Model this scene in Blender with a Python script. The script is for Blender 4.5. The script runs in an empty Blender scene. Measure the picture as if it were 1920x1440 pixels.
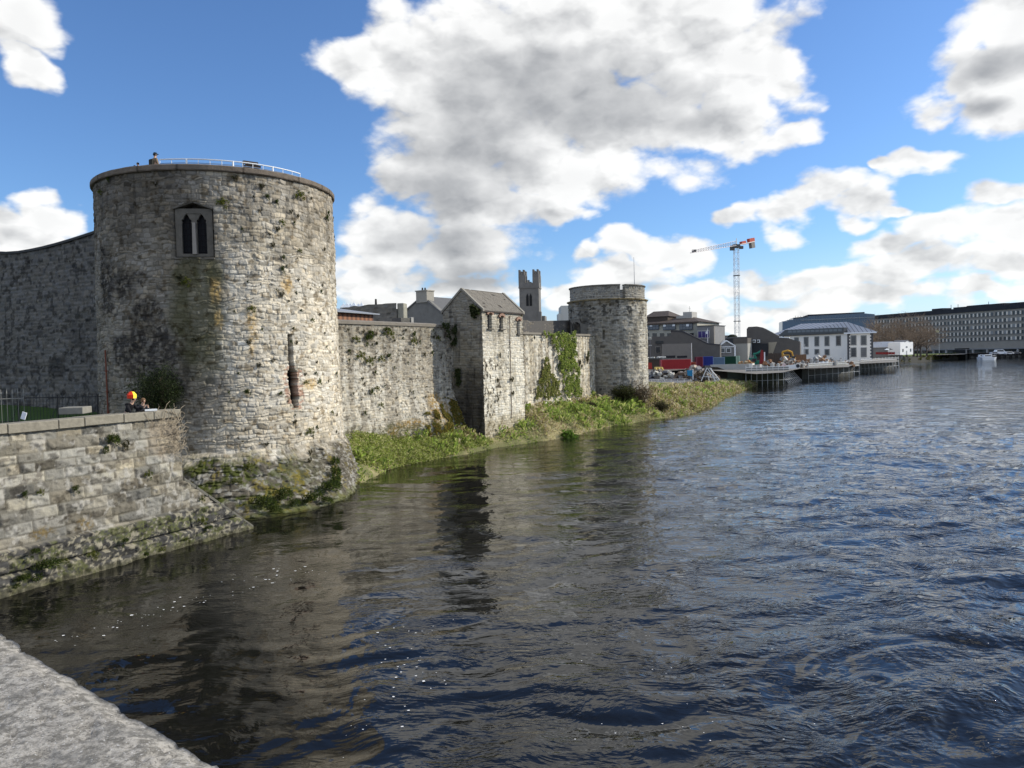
import bpy, bmesh, math, random
import numpy as np
from mathutils import Vector, Matrix
random.seed(7); rng = np.random.default_rng(11)
PI = math.pi
sc = bpy.context.scene
col = sc.collection
# ------------------------------------------------------------------ camera
F = 1400.0; HC = 668.0; ROLL = 0.024; EYE = 7.5
ALPHA = math.atan((720 - HC) / F)
fw = Vector((0, math.cos(ALPHA), -math.sin(ALPHA))); up0 = Vector((0, math.sin(ALPHA), math.cos(ALPHA))); r0 = Vector((1, 0, 0))
rt = r0 * math.cos(ROLL) - up0 * math.sin(ROLL); up = r0 * math.sin(ROLL) + up0 * math.cos(ROLL)
cam = bpy.data.cameras.new('camera'); camo = bpy.data.objects.new('camera', cam); col.objects.link(camo)
cam.sensor_fit = 'HORIZONTAL'; cam.sensor_width = 36; cam.lens = 36 * F / 1920; cam.clip_start = 0.05; cam.clip_end = 20000
camo.matrix_world = Matrix(((rt.x, up.x, -fw.x, 0), (rt.y, up.y, -fw.y, 0), (rt.z, up.z, -fw.z, EYE), (0, 0, 0, 1)))
sc.camera = camo
sc.view_settings.view_transform = 'Standard'; sc.view_settings.look = 'None'; sc.view_settings.exposure = 0.0; sc.view_settings.gamma = 1
def ray(u, v): return fw + rt * ((u - 960) / F) - up * ((v - 720) / F)
def atz(u, v, z=0.0):
    d = ray(u, v); t = (z - EYE) / d.z; return Vector((d.x * t, d.y * t, z))
def atd(u, v, D):
    d = ray(u, v); t = D / d.y; return Vector((d.x * t, D, EYE + d.z * t))
# ------------------------------------------------------------------ sun and sky
SUN_AZ = math.radians(77); SUN_EL = math.radians(29)
sdir = Vector((math.sin(SUN_AZ) * math.cos(SUN_EL), math.cos(SUN_AZ) * math.cos(SUN_EL), math.sin(SUN_EL)))
sl = bpy.data.lights.new('sun', 'SUN'); sl.energy = 5.0; sl.angle = math.radians(0.53); sl.color = (1.0, 0.925, 0.79)
so = bpy.data.objects.new('sun', sl); col.objects.link(so); so.rotation_euler = sdir.to_track_quat('Z', 'Y').to_euler(); so.location = (60, 0, 60)
w = bpy.data.worlds.new('World'); sc.world = w; w.use_nodes = True
class NT:
    def __init__(s, nt): s.nt = nt; s.l = nt.links
    def n(s, typ, **kw):
        nd = s.nt.nodes.new(typ)
        for k, v in kw.items(): setattr(nd, k, v)
        return nd
    def put(s, sock, v):
        if isinstance(v, bpy.types.NodeSocket): s.l.new(v, sock)
        else: sock.default_value = v
    def m(s, op, a, b=None, c=None, clamp=False):
        nd = s.n('ShaderNodeMath', operation=op, use_clamp=clamp); s.put(nd.inputs[0], a)
        if b is not None: s.put(nd.inputs[1], b)
        if c is not None: s.put(nd.inputs[2], c)
        return nd.outputs[0]
    def vm(s, op, a, b=None, out=0):
        nd = s.n('ShaderNodeVectorMath', operation=op); s.put(nd.inputs[0], a)
        if b is not None: s.put(nd.inputs[1], b)
        return nd.outputs[out]
    def mix(s, f, a, b, typ='MIX'):
        nd = s.n('ShaderNodeMix', data_type='RGBA', blend_type=typ); s.put(nd.inputs[0], f)
        for sk, v in ((nd.inputs[6], a), (nd.inputs[7], b)): s.put(sk, v if isinstance(v, bpy.types.NodeSocket) or len(v) == 4 else (*v, 1))
        return nd.outputs[2]
    def noise(s, vec, scale, detail=4, rough=.55, dist=0, out=0):
        nd = s.n('ShaderNodeTexNoise'); s.l.new(vec, nd.inputs['Vector'])
        nd.inputs['Scale'].default_value = scale; nd.inputs['Detail'].default_value = detail; nd.inputs['Roughness'].default_value = rough; nd.inputs['Distortion'].default_value = dist
        return nd.outputs[out]
    def step(s, x, a, b):
        nd = s.n('ShaderNodeMapRange', interpolation_type='SMOOTHSTEP'); s.put(nd.inputs[0], x); s.put(nd.inputs[1], a); s.put(nd.inputs[2], b); return nd.outputs[0]
W = NT(w.node_tree); w.node_tree.nodes.clear()
tc = W.n('ShaderNodeTexCoord').outputs['Generated']
dirv = W.vm('NORMALIZE', tc)
sep = W.n('ShaderNodeSeparateXYZ'); W.l.new(dirv, sep.inputs[0])
az = W.m('ARCTAN2', sep.outputs[0], sep.outputs[1]); el = W.m('ARCSINE', sep.outputs[2])
cmb = W.n('ShaderNodeCombineXYZ'); W.l.new(az, cmb.inputs[0]); W.l.new(el, cmb.inputs[1]); P2 = cmb.outputs[0]
sky = W.n('ShaderNodeTexSky'); sky.sky_type = 'NISHITA'; sky.sun_disc = False; sky.sun_elevation = SUN_EL; sky.sun_rotation = SUN_AZ
sky.air_density = 1.0; sky.dust_density = 0.4; sky.ozone_density = 2.2; sky.altitude = 50
def azel(u, v):
    d = ray(u, v).normalized(); return math.atan2(d.x, d.y), math.asin(d.z)
BL = [(800,110,130,85),(680,118,75,42),(1000,80,230,130),(1250,60,210,120),(1395,105,120,85),(1465,130,62,55),(900,210,190,115),(1150,210,230,115),(1370,225,120,45),(1475,228,62,26),
 (850,300,150,85),(1050,315,170,75),(735,345,50,34),(900,395,165,62),(1035,410,62,32),(740,455,115,52),(870,480,140,55),(700,515,110,50),(880,540,140,36),(760,555,160,30),
 (45,35,95,50),(40,115,50,45),(0,445,70,45),(115,420,70,36),(50,460,110,32),
 (1905,50,120,75),(1850,135,125,55),(1800,175,70,36),(1890,190,100,45),(1730,297,72,32),(1655,302,26,12),
 (1545,370,100,42),(1480,405,85,38),(1395,420,55,28),(1610,392,85,30),(1690,386,35,13),
 (1890,375,75,38),(1770,420,110,42),(1670,450,100,35),(1870,430,130,50),(1550,520,150,40),(1720,500,160,48),(1890,505,130,52),(1450,545,120,30),(1650,560,200,34),(1860,560,160,34),
 (1205,480,100,42),(1105,492,42,28),(1275,495,66,42),(1180,530,120,34),(1060,542,48,24),(1300,560,110,24),(1010,535,34,18),(1350,595,260,26),(1120,600,160,22),
 (1050,-70,230,80),(1700,-420,150,60),(-420,60,200,110),(-350,420,300,60),(2250,90,160,90),(2300,420,300,70)]
GB = [(1000,165,230,85),(870,270,170,110),(1130,195,240,70),(830,350,150,60),(830,450,140,50),(900,520,140,34),(1880,120,110,32),(1850,200,60,16),(1290,235,80,24),(1190,538,70,8)]
nd3 = W.vm('MULTIPLY', dirv, (1, 1, 1.7))
def warpn(vec, sc_, amt):
    nz = W.noise(vec, sc_, 3, .5, out=1); a = W.vm('SUBTRACT', nz, (.5, .5, .5)); nd = W.n('ShaderNodeVectorMath', operation='SCALE'); W.l.new(a, nd.inputs[0]); nd.inputs['Scale'].default_value = amt
    return nd.outputs[0]
P2w = W.vm('ADD', P2, warpn(nd3, 7, .10)); P2w = W.vm('ADD', P2w, warpn(nd3, 22, .035))
def blobs(lst, vec, smooth=.14):
    acc = None
    for (u, v, rx, ry) in lst:
        a, e = azel(u, v); c = max(.3, math.cos(math.atan(abs(u - 960) / F))) ; kx = c * c / F * 1.0; ky = c / F
        q = W.vm('SUBTRACT', vec, (a, e, 0)); q = W.vm('MULTIPLY', q, (1 / (rx * kx), 1 / (ry * ky), 0)); L = W.vm('LENGTH', q, out=1)
        b = W.m('SUBTRACT', 1.06, L)
        acc = b if acc is None else W.m('SMOOTH_MAX', acc, b, smooth)
    return acc
Bf = blobs(BL, P2w)
Bc = W.m('MINIMUM', Bf, 0.80)
sofs = W.vm('ADD', nd3, (sdir.x * .02, sdir.y * .02, sdir.z * .02 + .02))
def billow(vec):
    nd = W.n('ShaderNodeTexVoronoi', feature='F1', normalize=True); W.l.new(vec, nd.inputs['Vector']); nd.inputs['Scale'].default_value = 13; nd.inputs['Detail'].default_value = 3; nd.inputs['Roughness'].default_value = .42; nd.inputs['Lacunarity'].default_value = 2.2
    return nd.outputs['Distance']
wv_ = W.vm('ADD', nd3, warpn(nd3, 30, .022)); wv2 = W.vm('ADD', sofs, warpn(nd3, 30, .022))
bl1 = billow(wv_); bl2 = billow(wv2)
n1 = W.noise(nd3, 10, 10, .6)
D = W.m('ADD', Bc, W.m('ADD', W.m('MULTIPLY', W.m('SUBTRACT', n1, .5), 1.25), W.m('MULTIPLY', W.m('SUBTRACT', .37, bl1), 2.1)))
D = W.m('SUBTRACT', D, W.m('MULTIPLY', W.step(el, .26, .10), .16))
D = W.m('ADD', D, W.m('MULTIPLY', W.step(Bf, .55, 1.1), .5))
alpha = W.step(D, .0, .5)
# high clouds out of the frame, seen only in the water and in the light
hi = W.step(W.noise(dirv, 2.6, 8, .55), .44, .60); hi = W.m('MULTIPLY', W.m('MULTIPLY', hi, .95), W.step(el, .9, 1.15)); hib = W.m('MULTIPLY', W.step(W.m('MULTIPLY', sep.outputs[1], -1.0), -.3, .2), W.step(W.noise(dirv, 4, 8, .55), .44, .58))
alpha = W.m('MAXIMUM', alpha, W.m('MULTIPLY', W.m('MAXIMUM', hi, hib), .85))
gray = W.step(blobs(GB, P2, .5), -.5, 1.0)
gray = W.m('MULTIPLY', gray, W.m('ADD', .88, W.m('MULTIPLY', W.m('SUBTRACT', W.noise(nd3, 4, 4, .45), .5), .45)))
lit = W.m('MULTIPLY', W.m('MULTIPLY', W.m('SUBTRACT', bl2, bl1), 2.4), W.m('SUBTRACT', 1.0, W.m('MULTIPLY', gray, .6)))
shade = W.m('ADD', W.m('SUBTRACT', .95, W.m('MULTIPLY', gray, .72)), lit, clamp=True)
thick = W.step(D, .3, 1.5); shade = W.m('SUBTRACT', shade, W.m('MULTIPLY', thick, .12), clamp=True)
ccol = W.mix(shade, (.235, .245, .26), (.82, .82, .81))
skc = W.n('ShaderNodeMix', data_type='RGBA', blend_type='MULTIPLY'); skc.inputs[0].default_value = 1; W.l.new(sky.outputs[0], skc.inputs[6])
SKYK = 0.098; skc.inputs[7].default_value = (SKYK * .74, SKYK * .98, SKYK * 1.30, 1)
hz = W.step(el, .16, -.02); skycol = W.mix(W.m('MULTIPLY', hz, .55), skc.outputs[2], (.58, .68, .85))
cb_ = W.vm('SCALE', ccol); W.l.new(W.m('MULTIPLY_ADD', W.m('MAXIMUM', W.step(el, .8, 1.1), W.step(W.m('MULTIPLY', sep.outputs[1], -1.0), 0.0, .3)), .9, 1.0), cb_.node.inputs['Scale']); ccol = cb_  # clouds overhead and behind the camera brightened as added fill light
fin = W.mix(W.m('MULTIPLY', alpha, .97), skycol, ccol)
low = W.step(el, -.01, -.05); fin = W.mix(low, fin, (.12, .13, .13))
bg = W.n('ShaderNodeBackground'); W.l.new(fin, bg.inputs[0]); bg.inputs[1].default_value = 1.28
wo = W.n('ShaderNodeOutputWorld'); W.l.new(bg.outputs[0], wo.inputs[0])
w.cycles.sampling_method = 'MANUAL'; w.cycles.sample_map_resolution = 512
# ------------------------------------------------------------------ object helpers
def tag(o, label=None, cat=None, group=None, kind=None):
    for k, v in (('label', label), ('category', cat), ('group', group), ('kind', kind)):
        if v: o[k] = v
    return o
def empty(name, loc=(0, 0, 0), rz=0, **kw):
    o = bpy.data.objects.new(name, None); col.objects.link(o); o.location = loc; o.rotation_euler = (0, 0, rz); o.empty_display_size = .3; return tag(o, **kw)
def link(name, me, mat, parent=None):
    o = bpy.data.objects.new(name, me); col.objects.link(o)
    if mat is not None and not me.materials: me.materials.append(mat)
    if parent is not None: o.parent = parent
    return o
def copy_tree(o, parent=None):
    c = o.copy(); col.objects.link(c); c.parent = parent
    for ch in [x for x in bpy.data.objects if x.parent == o]: copy_tree(ch, c)
    return c
def mesh_np(name, V, Fa, C=None, smooth=False):
    """V (n,3), Fa (m,k) index array, C (n,3) point colours"""
    me = bpy.data.meshes.new(name); V = np.asarray(V, np.float32); Fa = np.asarray(Fa, np.int32); m, k = Fa.shape
    me.vertices.add(len(V)); me.vertices.foreach_set('co', V.ravel()); me.loops.add(m * k); me.loops.foreach_set('vertex_index', Fa.ravel())
    me.polygons.add(m); me.polygons.foreach_set('loop_start', np.arange(0, m * k, k, dtype=np.int32)); me.polygons.foreach_set('loop_total', np.full(m, k, np.int32))
    me.polygons.foreach_set('use_smooth', np.full(m, smooth)); me.update(calc_edges=True)
    if C is not None:
        at = me.color_attributes.new('Col', 'FLOAT_COLOR', 'POINT'); c4 = np.ones((len(V), 4), np.float32); c4[:, :3] = C; at.data.foreach_set('color', c4.ravel())
    return me
def grid_faces(nr, nc):
    i = np.arange(nr - 1)[:, None] * nc + np.arange(nc - 1)[None, :]; return np.stack([i, i + 1, i + nc + 1, i + nc], -1).reshape(-1, 4)
class MB:
    def __init__(s): s.v = []; s.f = []
    def add(s, vs, fs):
        b = len(s.v); s.v += [tuple(p) for p in vs]; s.f += [tuple(b + i for i in f) for f in fs]; return s
    def box(s, c, sz, rz=0, rx=0, ry=0):
        hx, hy, hz = sz[0] / 2, sz[1] / 2, sz[2] / 2; M = Matrix.Rotation(rz, 3, 'Z') @ Matrix.Rotation(ry, 3, 'Y') @ Matrix.Rotation(rx, 3, 'X'); c = Vector(c)
        vs = [c + M @ Vector((x * hx, y * hy, z * hz)) for x in (-1, 1) for y in (-1, 1) for z in (-1, 1)]
        return s.add(vs, [(0, 1, 3, 2), (4, 6, 7, 5), (0, 4, 5, 1), (2, 3, 7, 6), (0, 2, 6, 4), (1, 5, 7, 3)])
    def tube(s, a, b, r, r2=None, n=6):
        a = Vector(a); b = Vector(b); d = (b - a); r2 = r if r2 is None else r2
        if d.length < 1e-6: return s
        q = d.to_track_quat('Z', 'Y'); vs = []
        for p, rr in ((a, r), (b, r2)):
            for k in range(n): vs.append(p + q @ Vector((math.cos(2 * PI * k / n) * rr, math.sin(2 * PI * k / n) * rr, 0)))
        fs = [(k, (k + 1) % n, n + (k + 1) % n, n + k) for k in range(n)] + [tuple(range(n))[::-1], tuple(range(n, 2 * n))]
        return s.add(vs, fs)
    def path(s, pts, r, n=6):
        for a, b in zip(pts[:-1], pts[1:]): s.tube(a, b, r, n=n)
        return s
    def prism(s, poly, off):
        n = len(poly); poly = [Vector(p) for p in poly]; off = Vector(off)
        return s.add(poly + [p + off for p in poly], [tuple(range(n))[::-1], tuple(range(n, 2 * n))] + [(k, (k + 1) % n, n + (k + 1) % n, n + k) for k in range(n)])
    def ball(s, c, r, nu=10, nv=7):
        vs = []; rr = r if isinstance(r, (tuple, list)) else (r, r, r)
        for j in range(nv + 1):
            ph = PI * j / nv
            for i in range(nu): th = 2 * PI * i / nu; vs.append((c[0] + rr[0] * math.sin(ph) * math.cos(th), c[1] + rr[1] * math.sin(ph) * math.sin(th), c[2] + rr[2] * math.cos(ph)))
        return s.add(vs, [(j * nu + i, j * nu + (i + 1) % nu, (j + 1) * nu + (i + 1) % nu, (j + 1) * nu + i) for j in range(nv) for i in range(nu)])
    def build(s, name, mat, parent=None, bevel=0, smooth=False):
        me = bpy.data.meshes.new(name); me.from_pydata(s.v, [], s.f); me.update()
        bm = bmesh.new(); bm.from_mesh(me); bmesh.ops.recalc_face_normals(bm, faces=bm.faces)
        if bevel: bmesh.ops.bevel(bm, geom=bm.edges[:], offset=bevel, segments=1, affect='EDGES', clamp_overlap=True)
        if smooth:
            for f in bm.faces: f.smooth = True
        bm.to_mesh(me); bm.free()
        return link(name, me, mat, parent)
# ------------------------------------------------------------------ materials
MATS = {}
def mat(name, c, rough=.7, metal=0, var=.18, scale=3.0, bump=0.0, bscale=20.0, spec=None, trans=0):
    spec = (.5 if rough < .45 else .12) if spec is None else spec
    if name in MATS: return MATS[name]
    m = bpy.data.materials.new(name); m.use_nodes = True; N = NT(m.node_tree); b = m.node_tree.nodes['Principled BSDF']
    tcn = N.n('ShaderNodeTexCoord').outputs['Object']
    nz = N.noise(tcn, scale, 6, .6); f = N.m('MULTIPLY_ADD', nz, 2 * var, 1 - var)
    sc_ = N.vm('SCALE', (*c[:3],)); 
    nd = sc_.node; N.l.new(f, nd.inputs['Scale']); N.l.new(sc_, b.inputs['Base Color'])
    b.inputs['Roughness'].default_value = rough; b.inputs['Metallic'].default_value = metal; b.inputs['Specular IOR Level'].default_value = spec
    if bump:
        bn = N.n('ShaderNodeBump'); bn.inputs['Strength'].default_value = bump; bn.inputs['Distance'].default_value = .02; N.l.new(N.noise(tcn, bscale, 5, .6), bn.inputs['Height']); N.l.new(bn.outputs[0], b.inputs['Normal'])
    MATS[name] = m; return m
def vcol_mat(name, rough=.9, nscale=6.0, var=.2, bump=.4, bscale=18.0, bdist=.03, trans=0.0, spec=.3):
    m = bpy.data.materials.new(name); m.use_nodes = True; N = NT(m.node_tree); b = m.node_tree.nodes['Principled BSDF']
    at = N.n('ShaderNodeAttribute', attribute_name='Col').outputs['Color']; g = N.n('ShaderNodeNewGeometry').outputs['Position']
    f = N.m('MULTIPLY_ADD', N.noise(g, nscale, 6, .65), 2 * var, 1 - var); sc_ = N.vm('SCALE', at); N.l.new(f, sc_.node.inputs['Scale']); N.l.new(sc_, b.inputs['Base Color'])
    b.inputs['Roughness'].default_value = rough; b.inputs['Specular IOR Level'].default_value = spec
    if bump:
        bn = N.n('ShaderNodeBump'); bn.inputs['Strength'].default_value = bump; bn.inputs['Distance'].default_value = bdist; N.l.new(N.noise(g, bscale, 6, .65), bn.inputs['Height']); N.l.new(bn.outputs[0], b.inputs['Normal'])
    if trans:
        tr = N.n('ShaderNodeBsdfTranslucent'); N.l.new(sc_, tr.inputs[0]); mx = N.n('ShaderNodeMixShader'); mx.inputs[0].default_value = trans
        N.l.new(b.outputs[0], mx.inputs[1]); N.l.new(tr.outputs[0], mx.inputs[2]); N.l.new(mx.outputs[0], m.node_tree.nodes['Material Output'].inputs[0])
    MATS[name] = m; return m
STONE = vcol_mat('rubble stone', spec=.08, bump=.7, bscale=9, bdist=.05, var=.28, nscale=5)
LEAF = vcol_mat('leaves', spec=.2, rough=.75, bump=0, var=.15, trans=.42)
# ------------------------------------------------------------------ noise
def _h(ix, iy, seed):
    x = (ix.astype(np.int64) * 374761393 + iy.astype(np.int64) * 668265263 + seed * 1442695041) & 0xFFFFFFFF
    x = ((x ^ (x >> 13)) * 1274126177) & 0xFFFFFFFF; x = ((x ^ (x >> 16)) * 2246822519) & 0xFFFFFFFF; x = x ^ (x >> 15)
    return (x & 0xFFFFFF) / float(0xFFFFFF)
def vn(x, y, seed=0):
    x = np.asarray(x, float); y = np.asarray(y, float); x, y = np.broadcast_arrays(x, y)
    ix = np.floor(x); iy = np.floor(y); fx = x - ix; fy = y - iy; fx = fx * fx * (3 - 2 * fx); fy = fy * fy * (3 - 2 * fy)
    return (_h(ix, iy, seed) * (1 - fx) + _h(ix + 1, iy, seed) * fx) * (1 - fy) + (_h(ix, iy + 1, seed) * (1 - fx) + _h(ix + 1, iy + 1, seed) * fx) * fy
def fbm(x, y, seed=0, o=4, g=.5):
    a = 1; s = 0; t = 0
    for k in range(o): s = s + a * vn(x * 2 ** k + 17.3 * k, y * 2 ** k - 9.1 * k, seed + k); t += a; a *= g
    return s / t
def ss(x, a, b): t = np.clip((x - a) / (b - a), 0, 1); return t * t * (3 - 2 * t)
def stones(s, t, ch=(.14, .32), cw=(.2, .62), seed=1, warp=.05, ws=.7):
    r = np.random.default_rng(seed)
    s2 = s + warp * 2 * (fbm(s / ws, t / ws, seed + 5, 3) - .5) * 1.4; t2 = t + warp * 2 * (fbm(s / ws, t / ws, seed + 9, 3) - .5) * 1.4
    t0, t1 = t2.min() - .5, t2.max() + .5; b = [t0]
    while b[-1] < t1: b.append(b[-1] + r.uniform(*ch))
    b = np.array(b); ci = np.searchsorted(b, t2, side='right') - 1; tl = t2 - b[ci]; th = b[np.minimum(ci + 1, len(b) - 1)] - t2; hgt = tl + th
    k = np.zeros(s.shape, int); sl_ = np.zeros(s.shape); sr = np.zeros(s.shape)
    s0, s1 = s2.min() - 1, s2.max() + 1
    for c in range(len(b)):
        mk = ci == c
        if not mk.any(): continue
        n = int((s1 - s0) / cw[0]) + 3; e = s0 + np.cumsum(r.uniform(*cw, n)) - r.uniform(0, cw[1]); e = np.concatenate([[s0 - 5], e])
        q = s2[mk]; j = np.clip(np.searchsorted(e, q, side='right') - 1, 0, len(e) - 2); k[mk] = j; sl_[mk] = q - e[j]; sr[mk] = e[j + 1] - q
    d = np.minimum(np.minimum(sl_, sr), np.minimum(tl, th)); wd = sl_ + sr
    return dict(c=ci, k=k, d=d, x=(sl_ - wd / 2), y=(tl - hgt / 2), w=wd, h=hgt)
def hid(st, seed): return _h(st['c'], st['k'], seed)
def rubble(s, t, seed=1, joint=.04, depth=.06, off=.05, tilt=.16, ch=(.14, .32), cw=(.2, .62), warp=.05, tone=(.40, .375, .32), vary=.45, mortar=(.40, .38, .33)):
    st = stones(s, t, ch, cw, seed, warp)
    prof = ss(st['d'], 0, joint)
    H = (hid(st, 3) - .5) * off + (hid(st, 4) - .5) * tilt * st['x'] + (hid(st, 5) - .6) * tilt * 1.3 * st['y'] + (fbm(s / .16, t / .12, seed + 2, 3) - .5) * .035
    H = H * prof - (1 - prof) * depth
    v = 1 + (hid(st, 6) - .5) * vary; hue = (hid(st, 7) - .5)
    C = np.array(tone)[None] * v.reshape(-1, 1) * np.stack([1 + .10 * hue, 1 + .02 * hue, 1 - .12 * hue], -1).reshape(-1, 3)
    dk = (hid(st, 8) > .93).reshape(-1, 1); C = np.where(dk, C * .55, C)
    pr = prof.reshape(-1, 1); C = C * pr + np.array(mortar)[None] * (1 - pr)
    return H, C, st
def blend(C, col_, a): a = np.clip(np.asarray(a), 0, 1).reshape(-1, 1); return C * (1 - a) + np.array(col_)[None] * a
def mulc(C, k, a): a = np.clip(np.asarray(a), 0, 1).reshape(-1, 1); return C * (1 - a + a * np.array(k)[None])
# ------------------------------------------------------------------ great round tower by the quay
TC = Vector((-17.12, 44.7, 0)); TR = 6.54; TZ = 17.62; TF = math.atan2(-TC.y, -TC.x)
def on_tower(u, v, C=TC, R=6.45):
    d = ray(u, v); a = d.x ** 2 + d.y ** 2; b = -2 * (d.x * C.x + d.y * C.y); c = C.x ** 2 + C.y ** 2 - R * R
    t = (-b - math.sqrt(max(b * b - 4 * a * c, 0))) / (2 * a); th = math.atan2(d.y * t - C.y, d.x * t - C.x)
    return th, EYE + d.z * t
def wrap(a): return (a + PI) % (2 * PI) - PI
def tower_R(z, th):
    k = ss(np.cos(th - (TF - .25)), .1, 1.0); fl = np.clip(2.95 - z, 0, None)
    return TR + .012 * np.clip(TZ - z, 0, None) + .02 * np.clip(6 - z, 0, None) + fl * (.28 + .95 * k) + .04 * ss(fl, 0, .3)
def stain_xy(lst, S, Z, seed=50, wob=.35):
    """irregular blotches: (s, z, rs, rz, softness)"""
    n = (fbm(S / .8, Z / .8, seed, 4) - .5) * 2; out = np.zeros(S.shape)
    for (s0, z0, rs, rz, so_) in lst:
        q = np.sqrt(((S - s0) / rs) ** 2 + ((Z - z0) / rz) ** 2) + n * wob * 1.6
        out = np.maximum(out, 1 - ss(q, 1 - so_, 1 + so_))
    return out
def tl(lst):
    o = []
    for (u, v, ru, rv, so_) in lst:
        th, z = on_tower(u, v); k = max(.35, math.cos(wrap(th - TF))); o.append((wrap(th - TF) * 6.42, z, ru / 34 / k, rv / 34, so_))
    return o
th = np.concatenate([np.arange(-1.72, 1.72, .0056), np.arange(1.72, 2 * PI - 1.72, .04)]); th = np.append(th, th[0] + 2 * PI)
zz = np.arange(-.6, TZ - .3, .037); ZZ, TH = np.meshgrid(zz, th, indexing='ij'); SS = np.where(TH > PI, TH - 2 * PI, TH) * 6.42; SSc = TH * 6.42
H, C, st = rubble(SSc, ZZ, seed=21, tone=(.49, .445, .36), vary=.6, mortar=(.37, .34, .28), off=.06, tilt=.19, depth=.038, joint=.034, ch=(.09, .28), cw=(.14, .52), warp=.12)
C = C.reshape(-1, 3); S1 = SS.ravel(); Z1 = ZZ.ravel(); ab = TH.ravel() + TF
# weathering of the stone, plus shade painted on the left side
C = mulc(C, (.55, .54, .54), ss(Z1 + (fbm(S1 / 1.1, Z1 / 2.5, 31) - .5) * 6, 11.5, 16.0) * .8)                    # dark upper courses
C = mulc(C, (.40, .40, .41), ss(-S1 + (fbm(S1 / 1.5, Z1 / 3, 33) - .5) * 3.4, -.3, 1.5) * ss(Z1, 2, 6) * .9)           # left half darkened: weather stain plus painted shade
C = mulc(C, (.5, .5, .5), ss(fbm(S1 / .35, Z1 / 3.2, 35, 4), .56, .72) * ss(Z1, 8, 16) * .7)                        # run-off streaks under the coping
C = mulc(C, (.78, .76, .72), ss(fbm(S1 / 2.0, Z1 / 2.0, 37), .5, .68) * .7)
C = mulc(C, (1.22, 1.22, 1.22), stain_xy(tl([(480, 790, 190, 45, .5), (560, 700, 70, 100, .5), (500, 560, 60, 120, .6), (590, 660, 60, 110, .6)]), S1, Z1, 41) * .8)
C = mulc(C, (.16, .16, .18), stain_xy(tl([(283, 590, 24, 32, .25), (300, 640, 38, 38, .3), (268, 665, 42, 48, .35), (312, 695, 46, 56, .5), (240, 530, 16, 22, .5), (262, 520, 16, 14, .5), (205, 520, 12, 60, .5)]), S1, Z1, 43, .55) * .9 * (.45 + .55 * ss(fbm(S1 / .16, Z1 / .2, 44, 3), .38, .56)))
C = blend(C, (.07, .068, .03), stain_xy(tl([(372, 515, 38, 42, .3), (368, 580, 40, 55, .4), (380, 650, 30, 50, .6)]), S1, Z1, 45, .25) * .8 * (.6 + .6 * fbm(S1 / .3, Z1 / 1.2, 46)))
C = blend(C, (.55, .36, .12), (.35 + ss(fbm(S1 / .12, Z1 / .12, 48, 3), .45, .6) * .65) * stain_xy(tl([(405, 545, 10, 20, .5), (410, 600, 6, 16, .5), (470, 600, 9, 22, .5), (472, 640, 7, 20, .5), (536, 535, 10, 18, .5), (470, 660, 5, 14, .5), (575, 720, 12, 10, .5)]), S1, Z1, 47, .5) * .6)
C = mulc(C, (.5, .45, .38), ss(fbm(S1 / .25, Z1 / .25, 49, 3), .62, .72) * .8)
foot = ss(2.9 - Z1 + (fbm(S1 / .9, Z1 / .5, 51) - .5) * 1.8, -.3, .7); n_ = fbm(S1 / .45, Z1 / .3, 53, 4)
Cf = np.array([(.10, .09, .07)]) * (1 + 1.1 * (fbm(S1 / .12, Z1 / .12, 54, 3) - .5)).reshape(-1, 1)
Cf = blend(Cf, (.26, .25, .22), ss(fbm(S1 / .2, Z1 / .14, 55, 3), .52, .66) * .9)
Cf = blend(Cf, (.06, .07, .018), ss(n_, .36, .52) * ss(-S1, -5.5, 0) * ss(fbm(S1 / .1, Z1 / .1, 56), .3, .5)); Cf = blend(Cf, (.16, .13, .025), ss(fbm(S1 / .5, Z1 / .5, 57), .52, .66) * ss(fbm(S1 / .08, Z1 / .08, 58), .4, .6) * .8)
C = C * (1 - foot.reshape(-1, 1)) + Cf * foot.reshape(-1, 1)
C = blend(C, (.10, .11, .035), ss(.5 - Z1 + (n_ - .5) * .8, 0, .5) * .7); C = mulc(C, (.35, .35, .35), ss(.16 - Z1, 0, .1))
R = tower_R(ZZ, wrap(TH) + TF) + H * (1 + 1.2 * foot.reshape(ZZ.shape)) + (fbm(SSc / 1.6, ZZ / 1.6, 59) - .5) * .10 + foot.reshape(ZZ.shape) * (fbm(SSc / .35, ZZ / .3, 60, 4) - .5) * .35
# openings
wth, wz = on_tower(364, 436); WS = wrap(wth - TF) * 6.42
sth, sz = on_tower(541, 690); SLS = wrap(sth - TF) * 6.42; sz0 = on_tower(541, 628)[1]; sz1 = on_tower(551, 765)[1]
inw = (np.abs(SS - WS) < .93) & (ZZ > wz - 1.28) & (ZZ < wz + 1.20 + .32 * (1 - np.abs(SS - WS) / .93))
R = np.where(inw, TR - .55, R)
zc = (sz0 - ZZ) / (sz0 - sz1); cx = SLS + .02 + .30 * np.clip(zc - .35, 0, 1); wdt = .14 + ss(zc, .45, .5) * (1 - ss(zc, .85, 1)) * (.10 + .25 * (fbm(ZZ / .18, ZZ * 0, 61, 2) - .4))
ins = (np.abs(SS - cx) < wdt) & (zc > 0) & (zc < 1); R = np.where(ins, R - .6, R)
nb = (np.abs(SS - cx - .05) < wdt + .34 + .2 * (fbm(SS / .3, ZZ / .2, 62) - .5)) & (zc > .42) & (zc < 1.02) & ~ins
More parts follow.
